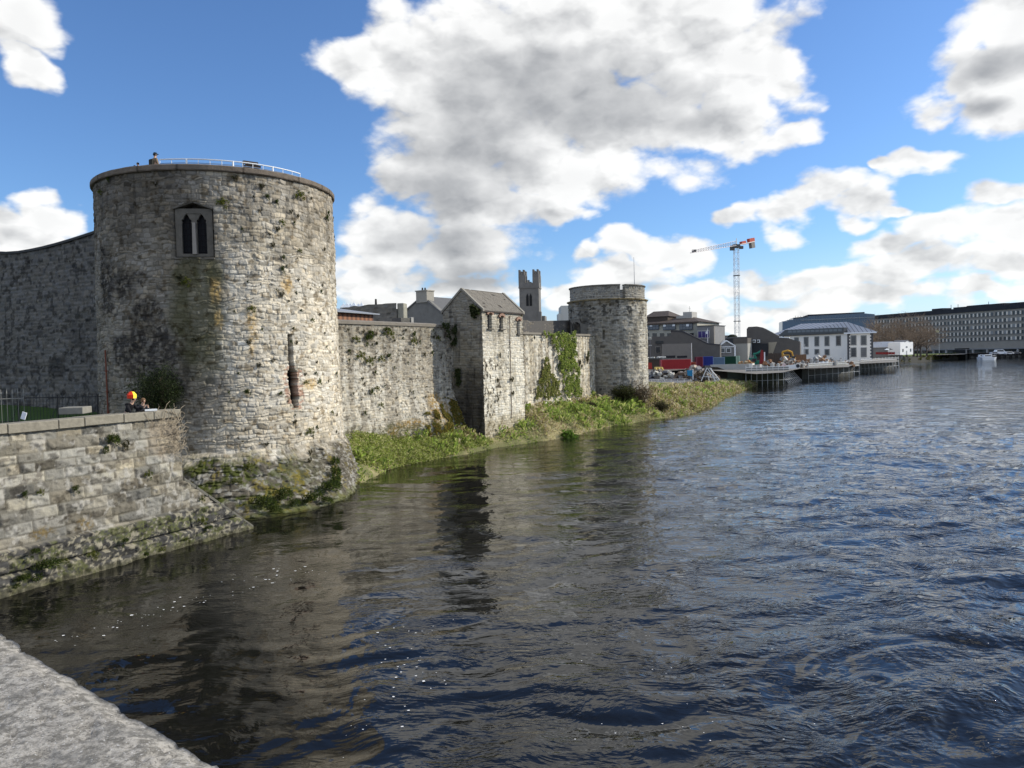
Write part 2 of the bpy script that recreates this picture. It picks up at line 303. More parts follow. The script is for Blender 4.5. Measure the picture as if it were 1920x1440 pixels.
C = blend(C, (.36, .17, .11), (nb.ravel() * ss(fbm(S1 / .2, Z1 / .12, 63, 3), .48, .58)) * .6); C = blend(C, (.006, .006, .006), ss((np.abs(SS - cx) / (wdt + .05)).ravel() * -1, -1.05, -.8) * ((zc > -.01) & (zc < 1.01)).ravel() * (R < tower_R(ZZ, wrap(TH) + TF) - .1).ravel()); C = mulc(C, (.25, .25, .25), inw.ravel() * .8); C = mulc(C, (.4, .4, .42), stain_xy([(WS, wz + .1, 1.25, 1.7, .25)], S1, Z1, 65, .12) * .6)  # recess shade of slit and window painted into the stone, window surround darkened
V = np.stack([TC.x + R * np.cos(TH + TF), TC.y + R * np.sin(TH + TF), ZZ], -1).reshape(-1, 3)
tower = empty('castle_tower', (TC.x, TC.y, 0), label='huge round limestone tower with twin-light window at the water edge', cat='tower')
def par(o, p=None):
    p = p or tower; o.parent = p; o.matrix_parent_inverse = Matrix.Translation(-p.location) @ Matrix.Identity(4) if p.rotation_euler.z == 0 else (Matrix.Translation(p.location) @ Matrix.Rotation(p.rotation_euler.z, 4, 'Z')).inverted(); return o
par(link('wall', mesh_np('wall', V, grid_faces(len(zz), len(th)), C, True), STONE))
# coping ring with a worn irregular edge
def ring(name, c, prof, n, cf, parent, a0=0, a1=2 * PI, jit=.02, seed=1, seg=1.1, tone=(.15, .125, .10), cap=True):
    aa = np.linspace(a0, a1, n); m = len(prof); V = []; Cc = []
    for j, (r, z) in enumerate(prof):
        rr = r + (fbm(aa * c[3] / .5, aa * 0 + j, seed, 3) - .5) * jit * 2; zq = z + (fbm(aa * c[3] / .4, aa * 0 + j * 7, seed + 1, 3) - .5) * jit
        V.append(np.stack([c[0] + rr * np.cos(aa), c[1] + rr * np.sin(aa), zq], -1)); v = .75 + .5 * fbm(aa * c[3] / .3, aa * 0 + j, seed + 2, 3)
        v = np.where((aa * c[3] / seg) % 1 < .04, v * .4, v); Cc.append(np.array(tone)[None] * v[:, None])
    V = np.concatenate(V); Cc = np.concatenate(Cc); F_ = grid_faces(m, n)
    return par(link(name, mesh_np(name, V, F_, Cc, False), STONE), parent)
ring('coping', (TC.x, TC.y, 0, 6.9), [(5.8, 17.35), (6.54, 17.30), (6.64, 17.31), (6.68, 17.36), (6.67, 17.56), (6.60, 17.62), (5.85, 17.66), (5.6, 17.60), (5.6, 16.7)], 420, 1, tower, seed=71)
mb = MB(); mb.add([(TC.x + 5.7 * math.cos(2 * PI * k / 48), TC.y + 5.7 * math.sin(2 * PI * k / 48), 16.85) for k in range(48)], [tuple(range(48))]); par(mb.build('roof_deck', mat('roof deck', (.2, .19, .17))))
# twin-light window
def cyl(s, z, r): a = TF + s / 6.42; return Vector((TC.x + r * math.cos(a), TC.y + r * math.sin(a), z))
wa = TF + WS / 6.42; wr = Vector((-math.sin(wa), math.cos(wa), 0)); wn = Vector((math.cos(wa), math.sin(wa), 0)); wc = Vector((TC.x, TC.y, wz)) + wn * (TR - .02)
def wp(x, z, d=0): return wc + wr * x + Vector((0, 0, z)) + wn * d
dress = mat('dressed limestone', (.115, .105, .088), var=.55, scale=3, bump=.8, bscale=8); darkv = mat('dark void', (.012, .013, .018), var=.1); glassd = mat('leaded glass', (.008, .009, .012), rough=.5)
wob = empty('window', wc); wob.parent = tower; wob.matrix_parent_inverse = Matrix.Translation(-tower.location)
def wpar(o): return par(o, wob)
def light_outline(cx, w_, z0, zs, zt, n=8):
    pts = [(cx - w_, z0), (cx + w_, z0), (cx + w_, zs)]
    for k in range(1, n + 1):
        a = k / n; pts.append((cx + w_ * (1 - a) ** .6 * (1 + .0 * a) * (1 if a < .5 else .8), zs + (zt - zs) * a))
    for k in range(n - 1, -1, -1):
        a = k / n; pts.append((cx - w_ * (1 - a) ** .6 * (1 if a < .5 else .8), zs + (zt - zs) * a))
    return pts
mb = MB()   # tracery slab around two lights, built as strips between rows
zs_ = np.linspace(-1.22, 1.22, 50); hw = .90
def halfw(z):
    if z < -1.08: return 0
    if z < .45: return .24
    if z < .95: a = (z - .45) / .5; return .24 * (1 - a) ** .62 + (.05 if .28 < a < .45 else 0)
    return 0
for a, b in zip(zs_[:-1], zs_[1:]):
    zmid = (a + b) / 2; h_ = halfw(zmid); spans = [(-hw, hw)] if h_ <= .01 else [(-hw, -.36 - h_), (-.36 + h_, .36 - h_), (.36 + h_, hw)]
    for x0, x1 in spans:
        dd = -.16 if (x1 - x0) < 1.0 and abs((x0 + x1) / 2) < .2 else -.12
        mb.prism([wp(x0, a, dd), wp(x1, a, dd), wp(x1, b, dd), wp(x0, b, dd)], -wn * .22)
wpar(mb.build('tracery', dress))
mb = MB(); mb.prism([wp(-.1, -1.1, .0), wp(.1, -1.1, 0), wp(.07, .5, 0), wp(-.07, .5, 0)], -wn * .2); wpar(mb.build('mullion', mat('pale mullion', (.26, .235, .205), var=.2)))
mb = MB()
for x in (-.36, .36): mb.box(wp(x, 0, -.42), (.7, .02, 2.3), rz=wa + PI / 2)
wpar(mb.build('pane', glassd))
mb = MB()
for x in (-.36, .36):
    for z in np.arange(-.95, .9, .3): mb.tube(wp(x - .25, z, -.37), wp(x + .25, z, -.37), .012, n=4)
    for q in (-.08, .08): mb.tube(wp(x + q, -1.1, -.37), wp(x + q, .8, -.37), .01, n=4)
wpar(mb.build('window_bar', mat('rust bar', (.025, .022, .025))))
mb = MB(); mb.box(wp(0, -1.33, -.08), (1.95, .3, .1), rz=wa + PI / 2); wpar(mb.build('sill', dress, bevel=.02))
mb = MB()
for sg in (-1, 1): mb.prism([wp(sg * .96, 1.16, -.1), wp(0, 1.50, -.1), wp(0, 1.60, -.1), wp(sg * .98, 1.25, -.1)], wn * .12)
wpar(mb.build('hood_mould', dress, bevel=.015))
# railing along the tower top
white = mat('white paint', (.75, .78, .80), rough=.5, var=.06); rr_ = 6.0
rail = empty('safety_railing', (TC.x, TC.y, 17.6), label='thin white metal railing around the top of the great round tower', cat='railing')
def rpt(u, z): thx, _ = on_tower(u, 310, R=rr_); return Vector((TC.x + rr_ * math.cos(thx), TC.y + rr_ * math.sin(thx), z))
rz0, rz1 = 17.6, 18.02
us = list(np.linspace(300, 350, 6)) + list(np.linspace(350, 437, 9)) + list(np.linspace(437, 511, 8)) + list(np.linspace(511, 562, 8)); pts = [rpt(u, rz1) for u in us]
par(MB().path(pts, .035, 5).build('top_rail', white), rail)
par(MB().path([p - Vector((0, 0, .2)) for p in pts], .02, 5).build('middle_rail', mat('blue grey paint', (.20, .28, .42), rough=.5)), rail)
for u in (300, 322, 350, 372, 394, 416, 437, 455, 474, 493, 511, 530, 547, 562):
    p = rpt(u, rz0); par(MB().tube(p, p + Vector((0, 0, rz1 - rz0)), .05 if u in (350, 437, 511) else .018, n=6).build('post', white), rail)
# bench-like board behind the rail
bb = empty('wooden_bench', rpt(471, 17.9), math.radians(0), label='dark slatted wooden bench standing behind the railing on the great tower', cat='bench')
p0 = on_tower(458, 310, R=5.7)[0]; p1 = on_tower(486, 310, R=5.7)[0]
def c6(a, r, z): return Vector((TC.x + r * math.cos(a), TC.y + r * math.sin(a), z))
for nm, za, zb, r_ in (('backrest', 18.06, 18.24, 5.55), ('seat', 17.84, 17.98, 5.6)):
    mb = MB(); q0, q1 = c6(p0, r_, za), c6(p1, r_, za); n_v = Vector((math.cos((p0 + p1) / 2), math.sin((p0 + p1) / 2), 0)); mb.prism([q0, q1, q1 + Vector((0, 0, zb - za)), q0 + Vector((0, 0, zb - za))], n_v * (.04 if nm == 'backrest' else .35)); par(mb.build(nm, mat('dark timber', (.07, .055, .045), var=.3)), bb)
for a in (p0, p1):
    q = c6(a, 5.5, 16.85); par(MB().tube(q, q + Vector((0, 0, 1.38)), .03).build('leg', mat('dark timber', (.07, .055, .045))), bb)
# ------------------------------------------------------------------ straight curtain walls along the river
W0 = Vector((-11.25, 52.5, 0)); W1 = atz(1117, 740, 2.75); dv = (W1 - W0).to_2d().normalized(); DV = Vector((dv.x, dv.y, 0)); NV = Vector((dv.y, -dv.x, 0)); SL = (W1 - W0).to_2d().length
def WP(s, w_=0, z=0): return W0 + DV * s + NV * w_ + Vector((0, 0, z))
def s_at(u, v=700, w_=0):
    d = ray(u, v); o = W0 + NV * w_  # t*d = o + s*dv
    det = d.x * -DV.y - -DV.x * d.y; t = (o.x * -DV.y - -DV.x * o.y) / det; return ((d.x * t - o.x) * DV.x + (d.y * t - o.y) * DV.y), EYE + d.z * t
def wall_panel(name, org, du, dn, s0, s1, z0, z1, res, seed, colf, dispf=None, parent=None, topf=None, mask=None, **kw):
    """one displaced masonry face; dispf(S,Z) adds outward metres, topf(S) gives the top profile, mask(S,Z) True keeps a vertex"""
    s_ = np.arange(s0, s1 + res * .5, res); z_ = np.arange(z0, z1 + res * .5, res); s_[-1] = s1; z_[-1] = z1
    Z, S = np.meshgrid(z_, s_, indexing='ij')
    if topf is not None: Z = np.minimum(Z, topf(S))
    H, C, st = rubble(S, Z, seed=seed, **kw); C = colf(C.reshape(-1, 3), S.ravel(), Z.ravel())
    d = H + (fbm(S / 1.7, Z / 1.7, seed + 8) - .5) * .08
    if dispf is not None: d = d + dispf(S, Z)
    V = np.stack([org.x + du.x * S + dn.x * d, org.y + du.y * S + dn.y * d, Z], -1).reshape(-1, 3); Fc = grid_faces(len(z_), len(s_))
    if mask is not None: k = mask(S, Z).ravel(); Fc = Fc[k[Fc].all(1)]
    o = link(name, mesh_np(name, V, Fc, C, True), STONE)
    if parent is not None: par(o, parent)
    return o
def wet_dark(C, S, Z, z0): return C
sHn = s_at(849, 700)[0]; WZT = 10.02
ZT1 = s_at(740, 603)[1]
def col1(C, S, Z):
    C = mulc(C, (.52, .51, .49), ss(Z + (fbm(S / 1.2, Z / 2, 81) - .5) * 3, 7.6, 9.2) * .7)
    C = mulc(C, (.62, .60, .58), ss(fbm(S / .5, Z / 3.5, 83, 4), .48, .64) * .8); C = mulc(C, (1.25, 1.25, 1.25), stain_xy([(2.5, 5.2, 2.2, 1.6, .6), (8.5, 6.5, .5, 1.6, .6), (4, 4, 2, .7, .6)], S, Z, 85) * .8)
    C = mulc(C, (.35, .33, .31), ss(fbm(S / .22, Z / .22, 87, 3), .62, .70) * .85)
    C = blend(C, (.24, .15, .035), stain_xy([(9.8, 3.2, 1.1, 1.25, .4), (6.2, 2.4, 1.3, .3, .5), (4.2, 2.1, .6, .3, .5)], S, Z, 89, .5) * .85 * ss(fbm(S / .1, Z / .1, 90, 3), .3, .6))
    C = blend(C, (.07, .07, .03), ss(2.9 - Z + (fbm(S / .5, Z / .5, 91) - .5) * 1.6, 0, 1.0) * .85 * ss(fbm(S / .09, Z / .09, 92, 3), .25, .55)); return C
wall1 = empty('curtain_wall', tuple(WP(0)), label='weathered limestone curtain wall between the great tower and the gabled building', cat='castle wall')
bat1 = lambda S, Z: np.clip(4.3 - Z, 0, None) * (.06 + .40 * ss(S, 6.0, 9.5)) + (ss(S, 6, 9) * (fbm(S / .4, Z / .4, 93) - .5) * .3) * ss(4.4 - Z, 0, 1)
wall_panel('wall_face', W0, DV, NV, -5.0, sHn + .15, -.3, ZT1 - .28, .055, 101, col1, bat1, wall1, off=.06, tilt=.2, tone=(.44, .405, .33), ch=(.09, .25), cw=(.14, .5), warp=.1)
mb = MB(); mb.prism([WP(-5, -1.3, ZT1 - .3), WP(-5, .08, ZT1 - .3), WP(-5, .1, ZT1 - .1), WP(-5, -.2, ZT1), WP(-5, -1.3, ZT1)], DV * (sHn + 5.1)); par(mb.build('coping', mat('coping stone', (.20, .18, .15), var=.35, scale=2, bump=.8, bscale=6)), wall1)
mb = MB(); mb.prism([WP(-5, -1.2, 0), WP(-5, -.15, 0), WP(-5, -.15, ZT1 - .3), WP(-5, -1.2, ZT1 - .3)], DV * (sHn + 5.1)); par(mb.build('wall_core', mat('wall core', (.25, .24, .21))), wall1)
# the gabled building
HW = 2.95; sH = s_at(907, 740, HW)[0]; HL = s_at(981, 600, HW)[0] - sH; HB = -.98
zE = s_at(905, 582, HW)[1]; zR = zE + 1.78; HG = HW - HB
house = empty('gabled_tower_house', tuple(WP(sH, HW)), label='tall narrow stone building with steep slate roof projecting from the castle wall', cat='building')
def gtop(Wc): return zE + (zR - zE) * (1 - np.abs((Wc - HB) / HG * 2 - 1))
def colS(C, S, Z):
    C = mulc(C, (.64, .63, .61), np.ones(len(S))); C = mulc(C, (.25, .25, .27), ss(7.6 - Z + (fbm(S / .9, Z / 1.5, 111) - .5) * 5, 0, 3.5) * .9)  # whole gable colour darkened as painted shade, lower part also stained dark
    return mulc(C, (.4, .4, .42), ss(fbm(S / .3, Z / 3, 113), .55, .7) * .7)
# side panel: along NV, facing the camera (-DV)
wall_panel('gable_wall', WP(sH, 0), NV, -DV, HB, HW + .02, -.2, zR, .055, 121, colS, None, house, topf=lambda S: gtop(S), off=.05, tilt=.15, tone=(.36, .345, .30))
def colF(C, S, Z):
    C = mulc(C, (1.2, 1.2, 1.18), ss(9.4 - Z, 0, 2) * .9); C = mulc(C, (.62, .60, .56), ss(Z, 8.4, 9.8) * .55)
    C = mulc(C, (.16, .15, .13), ss(fbm(S / .22, Z / .26, 115, 3), .60, .66) * ss(2.9 - S, -1, .6) * ss(8.0 - Z, 0, 1)); C = mulc(C, (.6, .58, .54), ss(fbm(S / .4, Z / 3, 117, 3), .55, .7) * .6)
    return blend(C, (.24, .20, .12), ss(2.7 - Z + (fbm(S / .4, Z / .4, 119) - .5), 0, .8) * .6)
wins = []
for (u, v, hw_, hh) in ((918, 601, .30, .66), (940, 604, .28, .58), (972, 612, .26, .66)):
    s, z = s_at(u, v, HW); wins.append((s - sH, z, hw_, hh))
def dF(S, Z):
    d = np.zeros(S.shape)
    for (s, z, a, b) in wins: d = np.where((np.abs(S - s) < a) & (Z > z - b) & (Z < z + b - .12 * ((S - s) / a) ** 2), -.55, d)
    return d
wall_panel('front_wall', WP(sH, HW), DV, NV, 0, HL, -.3, zE, .055, 123, colF, dF, house, off=.05, tilt=.22, tone=(.52, .485, .405), ch=(.10, .26), cw=(.14, .5))
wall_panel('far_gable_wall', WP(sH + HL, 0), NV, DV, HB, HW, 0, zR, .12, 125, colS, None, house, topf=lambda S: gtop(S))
slate = mat('worn slate', (.17, .155, .13), var=.4, scale=2.5, bump=.9, bscale=7)
def roof_pts(k):   # front slope (k=1) or back slope
    wE = HW + .16 if k else HB - .16; wm = (HW + HB) / 2
    return [(wE, zE - .03), (wm, zR + .06)]
mb = MB(); rows = 16
for k in (1, 0):
    (we, ze), (wm, zm) = roof_pts(k)
    for i in range(rows):
        a, b = i / rows, (i + 1) / rows + .02; lift = .035
        sx = .18
        while sx < HL - .2:
            sw = min(random.uniform(.3, .5), HL - .18 - sx)
            if random.random() > (.012 if i > 4 else .05):
                j = random.uniform(-.012, .012)
                q0 = WP(sH + sx, we + (wm - we) * a, ze + (zm - ze) * a + lift + j); q1 = WP(sH + sx + sw - .02, we + (wm - we) * a, ze + (zm - ze) * a + lift + j); q2 = WP(sH + sx + sw - .02, we + (wm - we) * b, ze + (zm - ze) * b + .005); q3 = WP(sH + sx, we + (wm - we) * b, ze + (zm - ze) * b + .005)
                mb.prism([q0, q1, q2, q3], (0, 0, .03))
            sx += sw
par(mb.build('roof_slates', slate), house)
mb = MB()
for k in (1, 0):
    (we, ze), (wm, zm) = roof_pts(k); mb.prism([WP(sH + .1, we, ze), WP(sH + HL - .1, we, ze), WP(sH + HL - .1, wm, zm), WP(sH + .1, wm, zm)], (0, 0, -.08))
par(mb.build('roof_boarding', mat('roof boards', (.06, .05, .045))), house)
for s_ in (0, HL - .22):
    for k in (1, 0):
        (we, ze), (wm, zm) = roof_pts(k); mb = MB(); n = 7
        for i in range(n):
            a, b = i / n, (i + 1) / n - .01; mb.prism([WP(sH + s_ - .05, we + (wm - we) * a, ze + (zm - ze) * a - .05), WP(sH + s_ - .05, we + (wm - we) * b, ze + (zm - ze) * b - .05), WP(sH + s_ - .05, we + (wm - we) * b, ze + (zm - ze) * b + .16), WP(sH + s_ - .05, we + (wm - we) * a, ze + (zm - ze) * a + .16)], DV * .30)
        par(mb.build('gable_coping', mat('gable coping', (.24, .225, .19), var=.3, bump=.5)), house)
mb = MB(); mb.prism([WP(sH, HW - .05, zE - .14), WP(sH, HW + .14, zE - .10), WP(sH, HW + .14, zE), WP(sH, HW - .05, zE)], DV * HL); par(mb.build('eaves_course', mat('gable coping', (.24, .225, .19))), house)
for (s, z, a, b) in wins:
    wo_ = MB().box((0, 0, 0), (.02, 2 * a, 2 * b + .1)).build('window', mat('dark window', (.018, .018, .022), rough=.3)); wo_.matrix_world = Matrix.Translation(WP(sH + s, HW - .27, z)) @ Matrix.Rotation(math.atan2(NV.y, NV.x), 4, 'Z'); wo_.parent = house; wo_.matrix_parent_inverse = Matrix.Translation(-house.location)
    mw = MB()
    for q in np.linspace(-a * .75, a * .75, 5): mw.box((.02, q, 0), (.03, .035, 2 * b))
    bb_ = mw.build('louvre', mat('grey slat', (.05, .05, .055))); bb_.parent = wo_
    ml = MB().box((.26, 0, -b - .06), (.42, 2 * a + .25, .1)).build('sill', dress); ml.parent = wo_
    ma = MB()
    for k in range(7):
        an = PI * (k + .5) / 7; ma.box((.30, math.cos(an) * (a + .1), b - .14 + math.sin(an) * .22), (.2, .14, .2), rx=an - PI / 2)
    mo = ma.build('arch_ring', mat('brick arch', (.30, .19, .14), var=.3)); mo.parent = wo_
sD = s_at(955, 640, HW)[0]; mb = MB(); zc_ = zE - .3; pts = []
while zc_ > 1.6: pts.append(WP(sD + random.uniform(-.015, .015), HW + .07, zc_)); zc_ -= .5
mb.path(pts, .035, 5); par(mb.build('drainpipe', mat('rusted iron', (.06, .04, .03), var=.4)), house)
# second stretch of wall
ZT2 = s_at(1050, 625)[1]
wall2 = empty('curtain_wall', tuple(WP(sH + HL)), label='streaked limestone curtain wall carrying ivy between gabled building and far round tower', cat='castle wall')
def col2(C, S, Z):
    C = mulc(C, (.55, .52, .48), ss(fbm(S / .35, Z / 6, 131, 4), .46, .62) * .85); C = mulc(C, (1.25, 1.22, 1.15), ss(fbm(S / .8, Z / 5, 133, 3), .5, .66) * .6)
    return mulc(C, (.38, .36, .33), ss(fbm(S / .25, Z / .25, 135, 3), .63, .70) * .8)
wall_panel('wall_face', W0, DV, NV, sH + HL - .2, SL, 1.0, ZT2 - .15, .085, 141, col2, lambda S, Z: np.clip(4 - Z, 0, None) * .06, wall2, tone=(.53, .49, .40), off=.06, tilt=.2)
wall_panel('end_wall', WP(SL, 0), NV, DV, -1.6, .12, 2.5, ZT2 - .15, .1, 143, lambda C, S, Z: C * .7, None, wall2)
mb = MB(); mb.prism([WP(sH + HL - .2, -1.6, ZT2 - .2), WP(sH + HL - .2, .14, ZT2 - .2), WP(sH + HL - .2, .14, ZT2), WP(sH + HL - .2, -1.6, ZT2)], DV * (SL - sH - HL + .3)); par(mb.build('coping', mat('coping stone', (.20, .18, .15))), wall2)
mb = MB(); mb.prism([WP(sH + HL - .2, -1.5, 1), WP(sH + HL - .2, -.15, 1), WP(sH + HL - .2, -.15, ZT2 - .2), WP(sH + HL - .2, -1.5, ZT2 - .2)], DV * (SL - sH - HL)); par(mb.build('wall_core', mat('wall core', (.25, .24, .21))), wall2)
# inner parapet wall behind, running to the far tower, with arched doorway
pa = atd(978, 600, 79); pb = atd(1072, 598, 90)
inner = empty('inner_wall', tuple((pa.x, pa.y, 4)), label='low dark parapet wall seen above the ivy wall beside the church tower', cat='castle wall')
dd = (pb - pa); dd.z = 0; Ld = dd.length; dd.normalize(); nn = Vector((dd.y, -dd.x, 0))
wall_panel('wall_face', Vector((pa.x, pa.y, 0)), dd, nn, 0, Ld, 8.4, pa.z, .1, 151, lambda C, S, Z: mulc(C, (.34, .33, .33), 1 - ss(fbm(S / .5, Z / .5, 153), .5, .6) * ss(10.2 - Z, 0, .5)), None, inner, topf=lambda S: pa.z - .12 * (np.floor(S / 1.6) % 3) * .5)
mb = MB(); mb.prism([Vector((pa.x, pa.y, 4)), Vector((pb.x, pb.y, 4)), Vector((pb.x, pb.y, pb.z - .15)), Vector((pa.x, pa.y, pa.z - .15))], -nn * .8 ); par(mb.build('wall_core', mat('dark core', (.09, .085, .08))), inner)
# ------------------------------------------------------------------ far round tower
def tower_edges(u0, u1, v, D):
    a0 = ray(u0, v); a1 = ray(u1, v); x0 = math.atan2(a0.x, a0.y); x1 = math.atan2(a1.x, a1.y); a = (x0 + x1) / 2; hw2 = (x1 - x0) / 2; dist = D / math.cos(a); return Vector((dist * math.sin(a), dist * math.cos(a), 0)), dist * math.sin(hw2)
T2, R2 = tower_edges(1066, 1213, 600, 92.0); F2 = math.atan2(-T2.y, -T2.x); nearD = T2.length - R2
t2z = EYE + (atd(1150, 534, T2.y - R2)).z - EYE; t2b = atd(1150, 560, T2.y - R2).z
far = empty('castle_tower', tuple(T2), label='smaller round stone tower with notched parapet beyond the ivy-covered wall', cat='tower')
th2 = np.append(np.concatenate([np.arange(-1.7, 1.7, .017), np.arange(1.7, 2 * PI - 1.7, .06)]), 2 * PI - 1.7); z2 = np.arange(1.5, t2b, .09); Z_, T_ = np.meshgrid(z2, th2, indexing='ij'); S_ = T_ * R2
H, C, st = rubble(S_, Z_, seed=161, off=.09, tilt=.3, depth=.06, tone=(.285, .265, .22), vary=.6, ch=(.16, .32), cw=(.25, .7)); C = C.reshape(-1, 3); s1 = np.where(T_ > PI, T_ - 2 * PI, T_).ravel() * R2; z1 = Z_.ravel()
C = mulc(C, (.5, .5, .5), ss(fbm(s1 / .9, z1 / 3, 163), .48, .62) * .8); C = mulc(C, (.2, .2, .2), ss(fbm(s1 / .4, z1 / .3, 165, 3), .60, .68) * ss(z1, 10, 12.5) * .9); C = mulc(C, (1.3, 1.3, 1.28), ss(s1, 3.6, 4.4) * .8); C = mulc(C, (.62, .62, .62), ss(-s1, -1.6, -.6) * .7)  # right edge strip painted sunlit, left part painted as shade, over dark stains
C = blend(C, (.16, .12, .06), ss(z1, t2b - .9, t2b - .1) * ss(fbm(s1 / .5, z1 / .4, 167), .4, .6) * .7)
R_ = R2 + .02 * np.clip(8 - Z_, 0, None) + H + (fbm(S_ / 1.4, Z_ / 1.4, 169) - .5) * .14
sa = wrap(on_tower(1132, 628, T2, R2)[0] - F2) * R2; R_ = np.where((np.abs(S_ - sa) < .12) & (np.abs(Z_ - on_tower(1132, 628, T2, R2)[1]) < .5), R_ - .5, R_)
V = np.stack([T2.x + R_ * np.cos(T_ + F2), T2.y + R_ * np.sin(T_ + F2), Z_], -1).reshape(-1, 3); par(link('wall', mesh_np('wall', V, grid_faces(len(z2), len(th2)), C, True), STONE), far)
n0 = wrap(on_tower(1164, 545, T2, R2)[0] - F2); n1_ = wrap(on_tower(1174, 545, T2, R2)[0] - F2)
def parapet(a0, a1, nm):
    aa = np.linspace(a0, a1, max(4, int((a1 - a0) / .02))); zs = np.arange(t2b - .1, t2z, .1); Zp, Ap = np.meshgrid(zs, aa, indexing='ij'); Sp = Ap * R2
    H, C, st = rubble(Sp, Zp, seed=171, off=.03, tilt=.08, tone=(.25, .235, .20)); C = mulc(C.reshape(-1, 3), (.6, .6, .6), ss(-Sp.ravel(), -1.8, -1.2)*.3)
    Rp = R2 - .22 + H; V = np.stack([T2.x + Rp * np.cos(Ap + F2), T2.y + Rp * np.sin(Ap + F2), Zp], -1).reshape(-1, 3); Vi = np.stack([T2.x + (R2 - .85) * np.cos(Ap + F2), T2.y + (R2 - .85) * np.sin(Ap + F2), Zp], -1).reshape(-1, 3)
    nA = len(aa); nz_ = len(zs); f1 = grid_faces(nz_, nA); f2 = f1[:, ::-1] + nA * nz_; o1 = nA * nz_
    e = [(k * nA, (k + 1) * nA, o1 + (k + 1) * nA, o1 + k * nA) for k in range(nz_ - 1)] + [(k * nA + nA - 1, o1 + k * nA + nA - 1, o1 + (k + 1) * nA + nA - 1, (k + 1) * nA + nA - 1) for k in range(nz_ - 1)]
    b = (nz_ - 1) * nA; e += [(b + k, b + k + 1, o1 + b + k + 1, o1 + b + k) for k in range(nA - 1)]
    par(link(nm, mesh_np(nm, np.concatenate([V, Vi]), np.concatenate([f1, f2, np.array(e)]), np.concatenate([C, C]), False), STONE), far)
parapet(n1_ - 2 * PI + .0, n0, 'parapet')
ring('coping', (T2.x, T2.y, 0, R2), [(R2 - .95, t2z - .02), (R2 - .1, t2z - .02), (R2 - .1, t2z + .1), (R2 - .95, t2z + .1), (R2 - .95, t2z - .02)], 200, 1, far, a0=F2 + n1_ - 2 * PI, a1=F2 + n0, seed=173, tone=(.16, .15, .13))
ring('ledge', (T2.x, T2.y, 0, R2), [(R2 - .6, t2b - .15), (R2 + .16, t2b - .1), (R2 + .18, t2b + .02), (R2 - .6, t2b + .12)], 220, 1, far, seed=175, tone=(.20, .16, .09), jit=.06)
mb = MB(); mb.add([(T2.x + (R2 - .5) * math.cos(k / 20 * PI), T2.y + (R2 - .5) * math.sin(k / 20 * PI), t2b) for k in range(40)], [tuple(range(40))]); par(mb.build('roof_deck', mat('roof deck', (.2, .19, .17))), far)
pp = atd(1190, 534, T2.y); tag(MB().tube((pp.x, pp.y, t2b), (pp.x - .05, pp.y, atd(1190, 482, T2.y).z), .05, .02).build('flagpole', mat('pole grey', (.25, .26, .28))), 'thin bare pole rising from the far round tower', 'pole')
# arched doorway at its shoulder
ad = empty('stone_stair_turret', tuple(WP(SL - 2, -2.4, 8)), label='low stone block with dark arched doorway against the far round tower', cat='doorway')
q0 = atd(1070, 612, 88.2); q1 = atd(1118, 612, 88.2); zt_l = atd(1072, 600, 88.2).z; zt_r = atd(1118, 604, 88.2).z
ax = atd(1080, 612, 88.2); az0, az1 = 8.5, atd(1080, 602, 85.5).z
mb = MB(); xs = [q0.x, ax.x - .52, ax.x + .52, q1.x]
mb.prism([(xs[0], 88.2, 6), (xs[1], 88.2, 6), (xs[1], 88.2, zt_l - .3), (xs[0], 88.2, zt_l - .3)], (0, .8, 0)); mb.prism([(xs[2], 88.2, 6), (xs[3], 88.3, 6), (xs[3], 88.3, zt_r - .6), (xs[2], 88.2, zt_l - .35)], (0, .8, 0))
mb.prism([(xs[0], 88.2, zt_l - .3)] + [(ax.x + .52 * math.cos(a), 88.2, az1 - .5 + .5 * math.sin(a)) for a in np.linspace(PI, 0, 9)] + [(xs[2] + .05, 88.2, zt_l - .3), (xs[2] - .1, 88.2, zt_l + .12), (xs[0], 88.2, zt_l + .12)], (0, .8, 0))
par(mb.build('stonework', mat('dark rubble', (.13, .125, .11), var=.45, scale=3, bump=.8, bscale=5)), ad); par(MB().box((ax.x, 88.9, 8.8), (1.0, .1, 3)).build('door', mat('grey door', (.12, .12, .12))), ad)
# ------------------------------------------------------------------ high shadowed wall going left from the great tower
l0 = atd(182, 437, 48.0); l1 = atd(-90, 477, 55.5); LV = Vector((l0.x - l1.x, l0.y - l1.y, 0)); LL = LV.length; LV.normalize(); LN = Vector((LV.y, -LV.x, 0))
lw = empty('curtain_wall', (l1.x, l1.y, 4.4), label='high dark curtain wall in shade left of the great round tower', cat='castle wall')
def topL(S): t = S / LL; return l1.z + (l0.z - l1.z) * t - 1.1 * np.sin(PI * np.clip(t, 0, 1)) * (.55) * ss(t, 0, .5)
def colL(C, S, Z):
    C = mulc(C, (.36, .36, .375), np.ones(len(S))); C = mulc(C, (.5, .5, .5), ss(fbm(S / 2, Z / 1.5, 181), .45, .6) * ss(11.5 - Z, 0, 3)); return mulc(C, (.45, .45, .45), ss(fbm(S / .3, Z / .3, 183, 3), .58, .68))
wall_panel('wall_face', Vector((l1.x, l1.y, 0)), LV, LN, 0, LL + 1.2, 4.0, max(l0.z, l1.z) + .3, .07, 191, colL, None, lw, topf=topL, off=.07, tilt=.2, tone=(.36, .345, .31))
mb = MB(); k = 12
